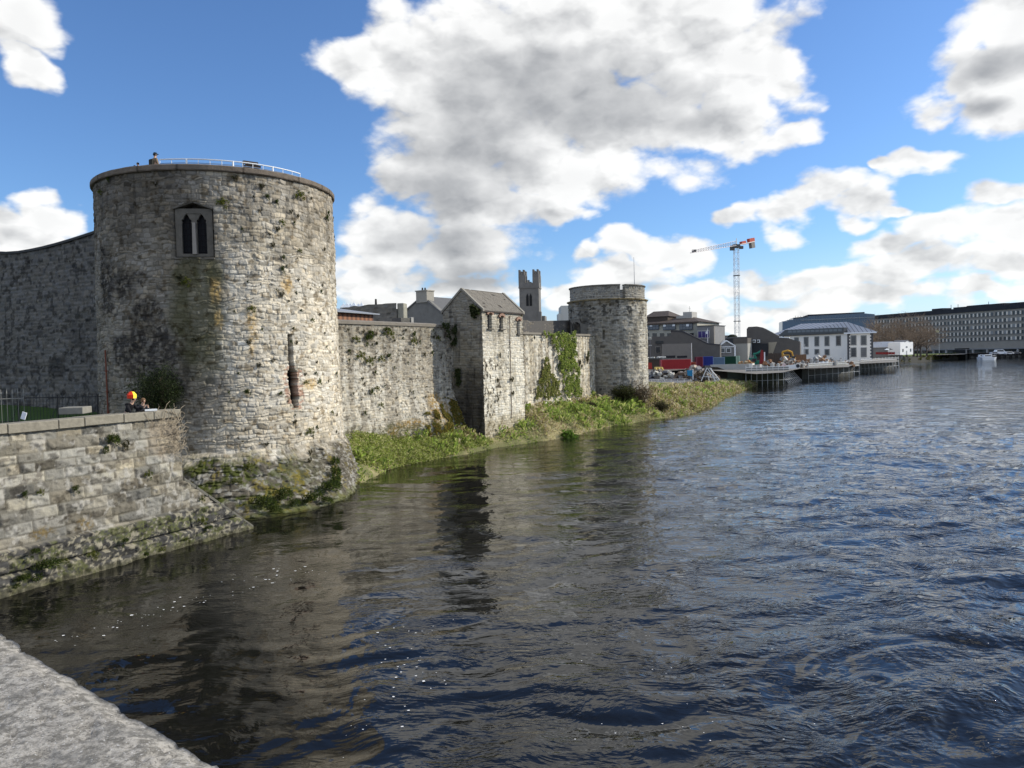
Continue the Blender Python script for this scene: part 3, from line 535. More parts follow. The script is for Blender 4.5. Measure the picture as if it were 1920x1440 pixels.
for i in range(k):
    a, b = LL * i / k, LL * (i + 1) / k; za, zb = float(topL(np.array([a]))[0]), float(topL(np.array([b]))[0]); A = Vector((l1.x, l1.y, 0)) + LV * a; B = Vector((l1.x, l1.y, 0)) + LV * b
    mb.prism([A + LN * .12 + Vector((0, 0, za)), B + LN * .12 + Vector((0, 0, zb)), B + LN * .12 + Vector((0, 0, zb + .16)), A + LN * .12 + Vector((0, 0, za + .16))], -LN * 1.4)
par(mb.build('coping', mat('dark coping', (.05, .05, .05))), lw)
mb = MB(); mb.prism([Vector((l1.x, l1.y, 4)) - LN * .15, Vector((l0.x, l0.y, 4)) - LN * .15, Vector((l0.x, l0.y, 14)) - LN * .15, Vector((l1.x, l1.y, 14)) - LN * .15], -LN); par(mb.build('wall_core', mat('wall core', (.25, .24, .21))), lw)
# ------------------------------------------------------------------ quay wall in front, with its sloping wing
Qa = atz(475, 990, 0); Qb = atz(0, 1121, 0); QD = (Qa - Qb).normalized(); QN = Vector((QD.y, -QD.x, 0))
def QP(s, w_=0, z=0): return Qa + QD * s + QN * w_ + Vector((0, 0, z))
def q_at(u, v, w_=0):
    d = ray(u, v); o = Qa + QN * w_; det = d.x * -QD.y - -QD.x * d.y; t = (o.x * -QD.y - -QD.x * o.y) / det; return ((d.x * t - o.x) * QD.x + (d.y * t - o.y) * QD.y), EYE + d.z * t
qs1, qzt = q_at(337, 767, -.45); qzk = q_at(345, 900, -.42)[1]; QZT = qzt
quay = empty('quay_wall', tuple(Qa), label='low quay wall of big squared limestone blocks with mossy foot in the foreground', cat='wall')
S0 = -22.0
def qtop(S): return np.where(S < qs1, QZT - .34, np.clip(qzk * (0 - S) / (0 - qs1), -.2, None))
def qbat(S, Z): return -.42 * np.clip(Z / 5.5, 0, 1) + .0 + np.where(Z < 1.42, .02, -.16) * 1.0
s_ = np.sort(np.concatenate([np.arange(S0, 0.001, .042), [qs1 - .001, qs1 + .001]])); z_ = np.arange(-.4, QZT - .3, .042); Z, S = np.meshgrid(z_, s_, indexing='ij'); Z = np.minimum(Z, qtop(S))
Hh, C, st = rubble(S, Z, seed=201, joint=.035, depth=.05, off=.05, tilt=.04, ch=(.32, .45), cw=(.42, 1.1), warp=.02, tone=(.245, .228, .187), vary=.8, mortar=(.15, .14, .115)); C = C.reshape(-1, 3)
face = (fbm(S / .22, Z / .18, 203, 4) - .45) * .22 * ss(st['d'], .0, .12) * (.3 + hid(st, 12)); Hh = Hh + face
f = (Z < 1.42); wv = st['d']; S1 = S.ravel(); Z1 = Z.ravel()
C = mulc(C, (.62, .63, .66), ss(3.4 - Z1 + (fbm(S1 / 2, Z1, 205) - .5) * 2, 0, 1.5) * .55); C = mulc(C, (1.35, 1.32, 1.22), ss(fbm(S1 / .5, Z1 / .4, 207, 4), .55, .7) * .6); C = mulc(C, (.35, .33, .32), ss(fbm(S1 / .3, Z1 / .2, 209, 4), .60, .68) * .7)
C = blend(C, (.38, .365, .33), ss(fbm(S1 / .25, Z1 / .25, 211, 4), .62, .7) * .55)
C = blend(C, (.30, .24, .17), stain_xy([(qs1 - .7, 4.6, .8, .9, .5)], S1, Z1, 213) * .5)
lw_ = f.ravel() * 1.0; Cm = blend(np.full((len(S1), 3), .038) * (.5 + fbm(S1 / .1, Z1 / .1, 215, 3)).reshape(-1, 1), (.24, .22, .165), ss(fbm(S1 / .13, Z1 / .09, 217, 4), .53, .62)); Cm = blend(Cm, (.075, .085, .025), ss(fbm(S1 / .5, Z1 / .35, 219, 4), .46, .6) * ss(fbm(S1 / .07, Z1 / .06, 220, 3), .35, .55) * .85)
C = C * (1 - lw_[:, None] * .88) + Cm * lw_[:, None] * .88; C = blend(C, (.15, .10, .025), stain_xy([(q_at(170, 1000)[0], 1.7, .4, .25, .5), (q_at(95, 1005)[0], 1.75, .4, .2, .5)], S1, Z1, 221, .5) * .7 * ss(fbm(S1 / .07, Z1 / .07, 222, 3), .35, .6)); C = blend(C, (.09, .085, .05), ss(.28 - Z1 + (fbm(S1 / .3, Z1, 223) - .5) * .2, 0, .15) * .6)
d = Hh + qbat(S, Z) + (fbm(S / .3, Z / .2, 225, 4) - .5) * .12 * f - .1 * (ss(Z, .62, .66) * (1 - ss(Z, .70, .74))) * f + f * .10 * (Z < .64)
V = np.stack([Qa.x + QD.x * S + QN.x * d, Qa.y + QD.y * S + QN.y * d, Z], -1).reshape(-1, 3); par(link('wall_face', mesh_np('wall_face', V, grid_faces(len(z_), len(s_)), C, True), STONE), quay)
mb = MB(); mb.prism([QP(S0, -.8, -.5), QP(qs1, -.8, -.5), QP(qs1, -.8, QZT - .33), QP(S0, -.8, QZT - .33)], -QN * .35)
mb.prism([QP(qs1 - .05, -.3, -.5), QP(qs1 - .05, -1.15, -.5), QP(qs1 - .05, -1.15, QZT - .34), QP(qs1 - .05, -.5, QZT - .34)], QD * .04)
par(mb.build('wall_back', mat('quay back', (.2, .19, .17), var=.3)), quay)
capm = mat('coping blocks', (.235, .215, .17), var=.5, scale=5, bump=1, bscale=9); mb = MB(); s = qs1 + .03
k = 0
while s > S0:
    L = [1.25, 1.3, 1.55, .95, 1.7, 1.4][k % 6]; k += 1; L2 = L - .02; g = random.uniform(-.012, .012)
    c = QP(s - L / 2, -.83 + .0, QZT - .17 + g); mb.box(c, (L2, .82, .33), rz=math.atan2(QD.y, QD.x)); s -= L
par(mb.build('coping', capm, bevel=.02), quay)
mb = MB(); n = 6; sl0, sl1 = qs1 + .02, .05
for i in range(n):
    a = sl0 + (sl1 - sl0) * i / n; b = sl0 + (sl1 - sl0) * (i + 1) / n - .015; za = qzk * (-a) / (-qs1); zb = qzk * (-b) / (-qs1); mb.prism([QP(a, -.36 * (za / 2.7) - .02, za + .0), QP(b, -.36 * (zb / 2.7) - .02, zb), QP(b, -.36 * (zb / 2.7) - .02, zb + .14), QP(a, -.36 * (za / 2.7) - .02, za + .14)], -QN * .75)
par(mb.build('sloping_coping', mat('wet coping', (.13, .125, .105), var=.4, bump=.8), bevel=.012), quay)
mb = MB(); mb.prism([QP(qs1, -.75, -.4), QP(0.05, -.75, -.4), QP(0.05, -.75, 0.02), QP(qs1, -.75, qzk)], -QN * .1); par(mb.build('wing_back', mat('quay back', (.2, .19, .17))), quay)
# ------------------------------------------------------------------ river
rr = [1.2]
while rr[-1] < 2600: rr.append(rr[-1] * 1.0085 + .0)
rr = np.array(rr); aa = np.concatenate([np.arange(-45, 45, .16), np.arange(45, 315.1, 5)]) * PI / 180; aa[-1] = aa[0] + 2 * PI
RR, AA = np.meshgrid(rr, aa, indexing='ij'); X = RR * np.sin(AA); Y = RR * np.cos(AA)
def wave(x, y):
    wx = x + 1.6 * (fbm(x / 5, y / 5, 301, 3) - .5) * 2; wy = y + 1.6 * (fbm(x / 5, y / 5, 303, 3) - .5) * 2
    ca, sa_ = math.cos(.25), math.sin(.25); a = wx * ca + wy * sa_; b = -wx * sa_ + wy * ca
    h = (fbm(a / 4.2, b / 1.8, 305, 3) - .5) * .50; r = 1 - np.abs(fbm(a / 1.9, b / .7, 307, 3) * 2 - 1) * 2.2; h = h + r * .06
    h = h + (1 - np.abs(fbm(a / .8, b / .3, 309, 2) * 2 - 1) * 2) * .018
    return h
rough = .40 + .75 * ss(X - (Y - 20) * .12, 2, 16) ; rough = rough * (.55 + .9 * ss(fbm(X / 9, Y / 14, 311, 3), .35, .65)); rough = np.clip(rough, .12, 1.3)
hgt = wave(X, Y) * rough * (1 + .25 * ss(X, 4, 14)) * np.exp(-np.clip(RR - 45, 0, None) / 45) * ss(RR, 1, 4)
V = np.stack([X, Y, hgt * .85 - .01], -1).reshape(-1, 3)
WATER = bpy.data.materials.new('river water'); WATER.use_nodes = True; N = NT(WATER.node_tree); b = WATER.node_tree.nodes['Principled BSDF']
b.inputs['Base Color'].default_value = (.006, .006, .005, 1); b.inputs['Roughness'].default_value = .02; b.inputs['IOR'].default_value = 1.42
g = N.n('ShaderNodeNewGeometry').outputs['Position']
def warp(vec, sc_, amt): 
    nz = N.noise(vec, sc_, 2, .5, out=1); nz2 = N.vm('SUBTRACT', nz, (.5, .5, .5)); s2 = N.vm('SCALE', nz2); s2.node.inputs['Scale'].default_value = amt; return N.vm('ADD', vec, s2)
gw = warp(g, .35, 2.2)
def aniso(vec, sx, sy, rot):
    mp = N.n('ShaderNodeMapping'); N.l.new(vec, mp.inputs[0]); mp.inputs['Rotation'].default_value = (0, 0, rot); mp.inputs['Scale'].default_value = (sx, sy, 0); return mp.outputs[0]
na = N.noise(aniso(gw, .55, 1.25, -.2), 1.0, 3, .55); nb = N.noise(aniso(gw, 1.7, 4.6, -.35), 1.0, 3, .5); nc = N.noise(aniso(g, 7, 16, .1), 1.0, 2, .5); nf = N.noise(aniso(gw, .10, .34, -.1), 1.0, 3, .55)
rd = N.m('SUBTRACT', 1.0, N.m('ABSOLUTE', N.m('MULTIPLY_ADD', nb, 2.0, -1.0)))
patch = N.step(N.noise(aniso(gw, .16, .07, .5), 1.0, 4, .6), .40, .62); p2_ = N.step(N.noise(g, .5, 4, .6), .42, .66)
sx_ = N.n('ShaderNodeSeparateXYZ'); N.l.new(g, sx_.inputs[0])
right = N.step(N.m('SUBTRACT', sx_.outputs[0], N.m('MULTIPLY', sx_.outputs[1], .10)), -9, 10)
k1 = N.m('MULTIPLY_ADD', patch, .65, .35); k2 = N.m('MULTIPLY', k1, N.m('MULTIPLY_ADD', right, .72, .18)); k3 = N.m('MULTIPLY', N.m('MULTIPLY_ADD', p2_, .85, .15), N.m('MULTIPLY_ADD', right, .65, .2))
hh = N.m('ADD', N.m('MULTIPLY', N.m('MULTIPLY', na, k2), .32), N.m('MULTIPLY', N.m('MULTIPLY', rd, k3), .13)); hh = N.m('ADD', hh, N.m('MULTIPLY', N.m('MULTIPLY', nc, k3), .014))
hh = N.m('MULTIPLY', hh, N.m('SUBTRACT', 1.0, N.m('MULTIPLY', N.step(sx_.outputs[1], 5, 130), .62)))
hh = N.m('ADD', hh, N.m('MULTIPLY', N.m('MULTIPLY', nf, N.step(sx_.outputs[1], 30, 160)), .55))
bn = N.n('ShaderNodeBump'); bn.inputs['Strength'].default_value = .58; bn.inputs['Distance'].default_value = 1.0; N.l.new(hh, bn.inputs['Height']); N.l.new(bn.outputs[0], b.inputs['Normal'])
tag(link('river', mesh_np('river', V, grid_faces(len(rr), len(aa)), None, True), WATER), kind='structure')
# foam flecks
mb = MB()
def fleck(u, v, r):
    p = atz(u, v, 0); zf = float(wave(np.array([p.x]), np.array([p.y]))[0]) * .3 + .02; n = random.randint(4, 6); a0 = random.random() * 6
    mb.add([(p.x + r * random.uniform(.5, 1.2) * math.cos(a0 + 2 * PI * k / n) * 1.5, p.y + r * random.uniform(.5, 1.2) * math.sin(a0 + 2 * PI * k / n), zf + .01) for k in range(n)], [tuple(range(n))])
for i in range(75):
    t = random.random() ** .8; fleck(100 + 500 * t + random.gauss(0, 22), 1212 - 150 * t + random.gauss(0, 8), .012 + .035 * random.random() ** 3)
for i in range(30): fleck(random.gauss(760, 40), random.gauss(1250, 60), random.uniform(.015, .03))
for i in range(55): fleck(random.uniform(1050, 1900), 1000 + 400 * random.random() ** .8, random.uniform(.006, .018))
for i in range(24): t = random.random(); fleck(620 + 330 * t, 1400 - 330 * t + random.gauss(0, 25), random.uniform(.006, .016))
tag(mb.build('foam', mat('foam', (.75, .76, .75), rough=.6)), 'white foam flecks drifting on the dark river', 'foam', kind='stuff')
# ------------------------------------------------------------------ river bank and land
shore_px = [(560,952),(640,925),(688,898),(719,884),(760,872),(818,861),(877,851),(915,843),(937,838),(968,834),(1052,822),(1095,812),(1144,800),(1212,789),(1279,779),(1334,763),(1352,750),(1401,728),(1425,719)]
sw = []
for u, v in shore_px:
    p = atz(u, v, 0) - W0; sw.append((p.dot(DV), p.dot(NV)))
sw.sort(); shs = np.array([a for a, b in sw]); shw = np.array([b for a, b in sw])
ZMs = np.array([-14, 8, sH, sH + HL, SL, SL + 20, SL + 120]); ZMz = np.array([1.3, 1.5, 1.7, 2.7, 3.1, 2.9, 2.6])
def bank_z(S, Wc):
    dist = np.interp(S, shs, shw) - Wc; zm = np.interp(S, ZMs, ZMz); z = zm * (1 - np.exp(-np.clip(dist, 0, None) / (1.1 + .09 * np.clip(S, 0, 60)))) + np.clip(dist, -3, 0) * .6
    return z + (fbm(S / 2.2, Wc / 2.2, 321, 4) - .5) * .45 * ss(dist, .2, 2.5)
Smax = shs[-1]; s_ = np.arange(-11, Smax, .35); w_ = np.arange(-30, 26, .3); Wg, Sg = np.meshgrid(w_, s_, indexing='ij'); Zb = bank_z(Sg, Wg); Zb = np.where((Wg < -5.5) & (Sg > 86), np.minimum(Zb, 1.3), Zb); V = np.stack([W0.x + DV.x * Sg + NV.x * Wg, W0.y + DV.y * Sg + NV.y * Wg, Zb], -1).reshape(-1, 3)
F_ = grid_faces(len(w_), len(s_)); kz = (Zb.ravel() > -1.2); kz &= (Wg.ravel() > -6) | (Sg.ravel() > SL + 4); F_ = F_[kz[F_].all(1)]
Cb = blend(np.full((V.shape[0], 3), .12) * np.array([1.1, 1.1, .5]), (.26, .23, .12), ss(fbm(Sg.ravel() / 3, Wg.ravel() / 1.5, 323, 4), .45, .6))
tag(link('river_bank', mesh_np('river_bank', V, F_, Cb, True), STONE), kind='structure')
def blades(name, B, Dn, L, Wd, C, parent=None, mt=LEAF):
    n = len(B); Dn = Dn / np.linalg.norm(Dn, axis=1, keepdims=True); side = np.cross(Dn, rng.normal(size=(n, 3))); side /= np.linalg.norm(side, axis=1, keepdims=True) + 1e-9
    a = B - side * Wd[:, None] * .5; b = B + side * Wd[:, None] * .5; m1 = B + Dn * L[:, None] * .55 + side * Wd[:, None] * .6; m0 = B + Dn * L[:, None] * .55 - side * Wd[:, None] * .6; t = B + Dn * L[:, None]
    t[:, 2] -= L * .15; V = np.stack([a, b, m1, m0, t], 1).reshape(-1, 3); i = np.arange(n)[:, None] * 5
    F_ = np.concatenate([i + np.array([[0, 1, 2]]), i + np.array([[0, 2, 3]]), i + np.array([[3, 2, 4]])]); Cc = np.repeat(C, 5, axis=0)
    return link(name, mesh_np(name, V, F_, Cc), mt, parent)
def ucol(n, pal, wts, jit=.3):
    k = rng.choice(len(pal), n, p=np.array(wts) / sum(wts)); return np.array(pal)[k] * (1 + jit * (rng.random((n, 1)) - .5) * 2)
# ground cover on the bank: herbs and straw in patches
n = 340000; Sg = rng.uniform(-6, Smax + 0, n); Wc = rng.uniform(-1.5, 24, n); dist = np.interp(Sg, shs, shw) - Wc
inh = (Sg > sH - .1) & (Sg < sH + HL + .1) & (Wc < HW + .05); in1 = (Sg < sH) & (Wc < 0.0 + .35 * (Sg > 6)); in2 = (Sg >= sH + HL) & (Sg < SL) & (Wc < .1)
tw = np.hypot(W0.x + DV.x * Sg + NV.x * Wc - T2.x, W0.y + DV.y * Sg + NV.y * Wc - T2.y) < R2 + .1
t1 = np.hypot(W0.x + DV.x * Sg + NV.x * Wc - TC.x, W0.y + DV.y * Sg + NV.y * Wc - TC.y) < TR + .9
ok = (dist > -.25) & ~inh & ~in1 & ~in2 & ~tw & ~t1; Sg = Sg[ok]; Wc = Wc[ok]; dist = dist[ok]; n = len(Sg); Zb = bank_z(Sg, Wc)
green = ss(fbm(Sg / 2.6, Wc / 1.7, 331, 4) + .14 * ss(16 - Sg, 0, 6) - .10 * ss(Sg, SL, SL + 12) + .05 * np.exp(-((Sg - 34) / 6) ** 2), .46, .58)
pal_g = ucol(n, [(.22, .31, .06), (.30, .40, .08), (.12, .17, .04), (.40, .43, .14)], [3, 4, 2, 4]); pal_s = ucol(n, [(.48, .40, .24), (.36, .29, .16), (.58, .50, .33), (.28, .28, .08), (.17, .12, .07)], [3, 3, 3, 4, 1])
far_k = ss(Sg, 10, 60)
pick = rng.random(n) < green * .9 + .05; Cg = np.where(pick[:, None], pal_g, pal_s); clump = ss(fbm(Sg / .8, Wc / .8, 333, 3), .42, .66)
B = np.stack([W0.x + DV.x * Sg + NV.x * Wc, W0.y + DV.y * Sg + NV.y * Wc, Zb + rng.random(n) * .75 * clump ** 1.5 - .05], -1); Dn = rng.normal(size=(n, 3)) * np.array([.6, .6, .35]) + np.array([.1, -.1, .75]); L = rng.uniform(.10, .34, n) * (.6 + .9 * clump) * (1 + far_k * .5); L = np.where(dist < .4, L * .8, L)
tag(blades('bank_grass', B, Dn, L, L * np.where(pick, .24, .15) + .012, Cg), 'rough grass, weeds and straw on the river bank below the castle', 'grass', kind='stuff')
# big land sheet behind the quays
def hp(u, v, z): p = atz(u, v, z); return (p.x, p.y)
landpts = [(-2000, 52), (-60, 52)] + [(TC.x - 3, TC.y + 2), (WP(2, -1).x, WP(2, -1).y), (WP(SL, -1).x, WP(SL, -1).y), (T2.x + 2, T2.y + 4)]
qz = 3.0
edge_px = [(1331,694),(1418,701),(1468,698),(1500,691),(1590,688),(1604,682),(1680,679),(1684,669),(1808,665.5)]
EDG = [atz(u, v, qz if u < 1684 else 2.6) for u, v in edge_px]
landpts += [hp(1222, 697, 3.0), hp(1300, 692, 3.0)] + [(p.x, p.y) for p in EDG]
pz = atz(1815, 664, 2.6); p9 = atz(1935, 661, 2.6); landpts += [(pz.x, pz.y), (p9.x, p9.y), (900, p9.y + 100), (4500, 3000), (4500, 6500), (-4500, 6500), (-4500, 52)]
mb = MB(); zl = 2.98; mb.add([(x, y, zl) for x, y in landpts], [tuple(range(len(landpts)))])
gobj = mb.build('ground', mat('site ground', (.20, .185, .16), var=.35, scale=.15, bump=.3, bscale=1)); tag(gobj, kind='structure')
# promenade and lawn behind the quay wall
grassm = mat('lawn', (.045, .085, .018), var=.35, scale=1.5, bump=.6, bscale=30)
mb = MB(); mb.prism([QP(S0 - 20, -.9, 4.4), QP(qs1 - .02, -.9, 4.4), QP(qs1 - .02, -4.2, 4.42), QP(qs1 - 2, -9, 4.42), QP(S0 - 20, -9, 4.42)], (0, 0, -4.6)); tag(mb.build('promenade', mat('paving', (.24, .23, .21), var=.2)), kind='structure')
lA, lB = atz(-150, 778, 4.45), atz(262, 778, 4.45)
mb = MB(); nx, ny = 30, 16; V = []
for j in range(ny):
    for i in range(nx):
        t = j / (ny - 1); x = -60 + (-12.5 + 60) * i / (nx - 1); y0 = 33.0; y1 = 60; y = y0 + (y1 - y0) * t; V.append((x, y, 4.43 + .55 * ss(np.array(y), 42, 56) * ss(np.array(-x), 22, 34)))
V = np.array(V, float); kq = ((V[:, 0] - Qa.x) * QN.x + (V[:, 1] - Qa.y) * QN.y < -4) & ((V[:, 0] - Qa.x) * QD.x + (V[:, 1] - Qa.y) * QD.y < 8) & (V[:, 0] < TC.x + 1); Fl = grid_faces(ny, nx); Fl = Fl[kq[Fl].all(1)]
tag(link('lawn', mesh_np('lawn', V, Fl, None, True), grassm), kind='structure')
# ------------------------------------------------------------------ plants in the masonry
def tuft_mesh(n, r, pal, wts, seed, droop=0.0, leaf=.07):
    global rng
    rng = np.random.default_rng(seed); d = rng.normal(size=(n, 3)); d /= np.linalg.norm(d, axis=1, keepdims=True); d[:, 0] = np.abs(d[:, 0]) * .9 + .1; rad = r * rng.random(n) ** .5
    B = d * rad[:, None] * np.array([.8, 1, .85]) * .55; cc = rng.normal(size=(7, 3)) * r * np.array([.25, .6, .5]); cc[:, 0] = np.abs(cc[:, 0]); B = B + cc[rng.integers(0, 7, n)]; o = blades('plant', B, d + np.array([.2, 0, .35 - droop]), rng.uniform(.5, 1.3, n) * leaf * 1.6, rng.uniform(.5, 1.2, n) * leaf * .7, ucol(n, pal, wts)); me = o.data; bpy.data.objects.remove(o); return me
PG = [(.06, .09, .02), (.035, .05, .015), (.12, .15, .03)]; PD = [(.05, .05, .02), (.09, .07, .03), (.03, .035, .015)]; PY = [(.16, .17, .03), (.08, .11, .02), (.22, .20, .05)]; PB = [(.16, .24, .04), (.24, .33, .06), (.08, .12, .02)]
TM = [tuft_mesh(420, .20, PG, [3, 3, 1], 1, leaf=.038), tuft_mesh(300, .17, PD, [3, 2, 3], 2, leaf=.036), tuft_mesh(460, .22, PY, [2, 3, 1], 3, leaf=.04), tuft_mesh(800, .30, PG, [3, 2, 2], 4, leaf=.045), tuft_mesh(1100, .36, PB, [3, 3, 2], 5, leaf=.05)]
def put_tuft(p, nrm, k, s, label, grp, cat='plant', nm='wall_plant'):
    o = bpy.data.objects.new(nm, TM[k]); col.objects.link(o); o.location = p; o.rotation_euler = (random.uniform(-.3, .3), 0, math.atan2(nrm.y, nrm.x)); o.scale = (s, s * random.uniform(.8, 1.3), s * random.uniform(.7, 1.4)); return tag(o, label, cat, grp)
T1L = [(491,350,1.5),(502,367,1.1),(520,377,1),(563,366,1.5),(586,372,.9),(560,406,.9),(416,380,1.6),(441,334,1.5),(512,460,1.3),(521,430,1),(530,416,.9),(547,397,.9),(488,395,.9),(614,407,1.5),(618,398,1),(563,470,.8),(610,468,.9),(532,482,1),(530,503,1),(528,552,1.2),(560,525,.9),(603,546,.8),(471,579,1.2),(336,521,1.0),(348,529,1.3),(368,637,1.5),(550,615,.8),(466,642,1.1),(556,643,.7),(574,642,.7),
 (484,686,1.1),(511,677,.8),(525,737,1.1),(462,733,1.2),(571,702,.9),(573,717,.9),(591,699,.8),(598,716,.9),(577,809,1.2),(550,792,1.2),(498,833,1.2),(591,800,.9),(620,773,.8),(627,810,.8),(567,848,1.1),(558,862,1.2),(603,859,.9),(185,360,1.2),(200,335,1),(545,640,.7),(586,600,.7),(612,650,.7),(600,590,.7),(630,700,.8),(636,650,.7),(290,345,1)]
for u, v, s in T1L:
    a, z = on_tower(u, v, TC, TR + .12); n_ = Vector((math.cos(a), math.sin(a), 0)); put_tuft(TC + n_ * float(tower_R(z, a)) + Vector((0, 0, z)), n_, random.choice([0, 0, 1, 1, 2]), s * .6, 'small dark green tuft rooted in the face of the great round tower', 'tufts growing from the great round tower')
for i in range(45):
    u = 640 - 220 * random.random() ** 1.6; v = random.uniform(345, 850); a, z = on_tower(u, v, TC, TR + .1); n_ = Vector((math.cos(a), math.sin(a), 0)); put_tuft(TC + n_ * float(tower_R(z, a)) + Vector((0, 0, z)), n_, random.choice([0, 1, 1]), random.uniform(.2, .42), 'small dark green tuft rooted in the face of the great round tower', 'tufts growing from the great round tower')
for u, v, s, k in [(608,915,1.7,4),(565,932,1.8,4),(520,928,1.5,4),(485,938,1.4,4),(535,940,1.0,4),(640,890,1.3,4),(590,935,1.2,4),(440,905,1.0,2),(655,870,1.1,4),(628,905,1.2,4),(470,880,1.0,2),(500,952,1.1,4)]:
    a, z = on_tower(u, v, TC, TR + 2.4); z = max(.3, z); n_ = Vector((math.cos(a), math.sin(a), 0)); put_tuft(TC + n_ * (float(tower_R(z, a)) + .1) + Vector((0, 0, z)), n_, 3 if k == 4 else k, s * .85, 'leafy green clump at the waterline on the mossy foot of the great tower', 'clumps along the foot of the great tower')
Z4 = [(100,665,1),(170,745,1.5),(240,685,1),(295,700,1.3),(350,710,1.2),(440,670,1.5),(480,700,1.7),(280,745,1.3),(620,670,1),(600,705,.9),(695,700,1.4),(690,765,1.8),(745,770,1.2),(870,665,.8),(870,730,1.2),(910,740,1.4),(210,900,1.9),(290,945,1.9),(340,915,1.2),(400,925,1.3),(465,895,1.6),(520,760,1),(360,790,.8),(110,935,1),(110,850,1.1),(790,890,1.2),(860,865,1),(345,1045,1),(230,1110,1),(310,1215,1.6),(360,1190,1.3),(395,1340,1.4),(430,1170,.8),(540,1280,.9),(800,1270,.8),(690,1220,.7),(250,1410,1),(150,1240,.8),(520,1000,.7),(560,900,.7),(640,960,.7),(740,1010,.6)]
for x, y, s in Z4:
    u, v = x / 4.8 + 630, y / 4.8 + 480; s0, z = s_at(u, v); b_ = float(bat1(np.array([s0]), np.array([z]))[0]); put_tuft(WP(s0, b_ + .05, z), NV, random.choice([0, 2, 2, 3]) if s > 1.2 else random.choice([0, 1]), s * .62, 'bushy tuft sprouting from the face of the curtain wall near the great tower', 'tufts growing from the near curtain wall')
for i in range(40):
    s0 = random.uniform(.5, sHn - .6); z = random.uniform(3, 9.4); put_tuft(WP(s0, float(bat1(np.array([s0]), np.array([z]))[0]) + .02, z), NV, random.choice([0, 1, 1]), random.uniform(.2, .45), 'bushy tuft sprouting from the face of the curtain wall near the great tower', 'tufts growing from the near curtain wall')
for x, y, s in [(1570, 1115, 1.3), (1578, 1240, 1.1), (1465, 900, .9), (1440, 1120, .8), (1660, 540, .7), (1340, 1300, .7), (1450, 1290, .7)]:
    s0, z = s_at(x / 4.8 + 630, y / 4.8 + 480, HW); put_tuft(WP(s0, HW + .08, z), NV, 1, s, 'dark tuft clinging to the sunlit front of the gabled building', 'tufts on the front of the gabled building')
for x, y, s in [(250,985,1),(890,1170,1.3),(760,1170,1),(880,1250,1.8),(790,1290,1.4),(540,1320,1),(820,1330,1.1),(1180,905,0)]:
    if s: s0, z = s_at(x / 6.4 + 960, y / 6.4 + 480); put_tuft(WP(s0, .1, z), NV, random.choice([0, 1]), s * 1.1, 'dark tuft growing on the streaked wall beside the ivy', 'tufts on the streaked wall')
QT = [(210,828,3,1.05,'bright green leafy tuft high on the quay wall below the coping'),(238,836,1,1.1,'brown withered tuft in the quay wall next to the bright green one'),(140,915,0,.9,'dark green tuft in mid face of the quay wall'),(75,923,2,.5,'tiny yellow green tuft low on the left of the quay wall'),(46,925,0,.6,'small dark tuft low on the far left of the quay wall'),(277,890,2,.7,'small yellowish tuft under the right part of the quay wall'),(120,796,2,.5,'mossy yellow green pad just under the quay wall coping'),(375,935,2,.6,'small tuft on the sloping end of the quay wall')]
for u, v, k, s, lab in QT:
    s0, z = q_at(u, v, -.35); put_tuft(QP(s0, -.42 * z / 5.5 - .12, z), QN, k, s * .8, lab, None)
for u, v, s in [(78,1062,1.5),(35,1085,1.2),(170,1040,.9),(345,1010,.9),(375,975,1.0),(385,990,.7),(60,1035,.8),(120,1050,.6),(230,1015,.6),(300,1030,.6),(150,1090,.6),(270,1040,.5)]:
    s0, z = q_at(u, v, 0); put_tuft(QP(s0, .08, z), QN, random.choice([2, 3]), s * .62, 'green leafy clump on the mossy plinth of the quay wall', 'clumps on the mossy plinth of the quay wall')
# ivy
def in_poly(px, py, poly):
    ins = np.zeros(len(px), bool); j = len(poly) - 1
    for i in range(len(poly)):
        xi, yi = poly[i]; xj, yj = poly[j]; c = ((yi > py) != (yj > py)) & (px < (xj - xi) * (py - yi) / (yj - yi + 1e-12) + xi); ins ^= c; j = i
    return ins
def ivy(poly_px, w_, n, pal, wts, label, thick=.35, seed=5, leaf=.14, name='ivy'):
    global rng
    rng = np.random.default_rng(seed); P_ = [s_at(u, v, w_) for u, v in poly_px]; xs = [p[0] for p in P_]; ys = [p[1] for p in P_]
    S = rng.uniform(min(xs) - .2, max(xs) + .2, n); Z = rng.uniform(min(ys) - .3, max(ys) + .2, n); j = .5; S2 = S + (fbm(S / .6, Z / .6, seed, 3) - .5) * j * 1.5; Z2 = Z + (fbm(S / .6, Z / .6, seed + 3, 3) - .5) * j * 2
    k = in_poly(S2, Z2, P_) & (fbm(S / .3, Z / .45, seed + 6, 3) > .45); S = S[k]; Z = Z[k]; m = len(S); bul = fbm(S / .7, Z / .9, seed + 9, 3); Wd = w_ + thick * bul * rng.random(m) ** .5 + .03
    B = np.stack([W0.x + DV.x * S + NV.x * Wd, W0.y + DV.y * S + NV.y * Wd, Z], -1); Dn = rng.normal(size=(m, 3)) * .7 + np.array([NV.x * .5, NV.y * .5, -.5]); L = rng.uniform(.6, 1.3, m) * leaf
    return tag(blades(name, B, Dn, L, L * .8, ucol(m, pal, wts)), label, 'ivy')
ivy([(1016,623),(1040,622),(1074,626),(1078,660),(1082,700),(1088,742),(1062,746),(1055,735),(1050,700),(1044,668),(1036,640),(1020,634)], .1, 42000, [(.14, .20, .04), (.22, .30, .06), (.38, .42, .12), (.06, .09, .03)], [3, 4, 4, 1], 'broad green ivy curtain hanging down the streaked wall', .55, 5, .10)
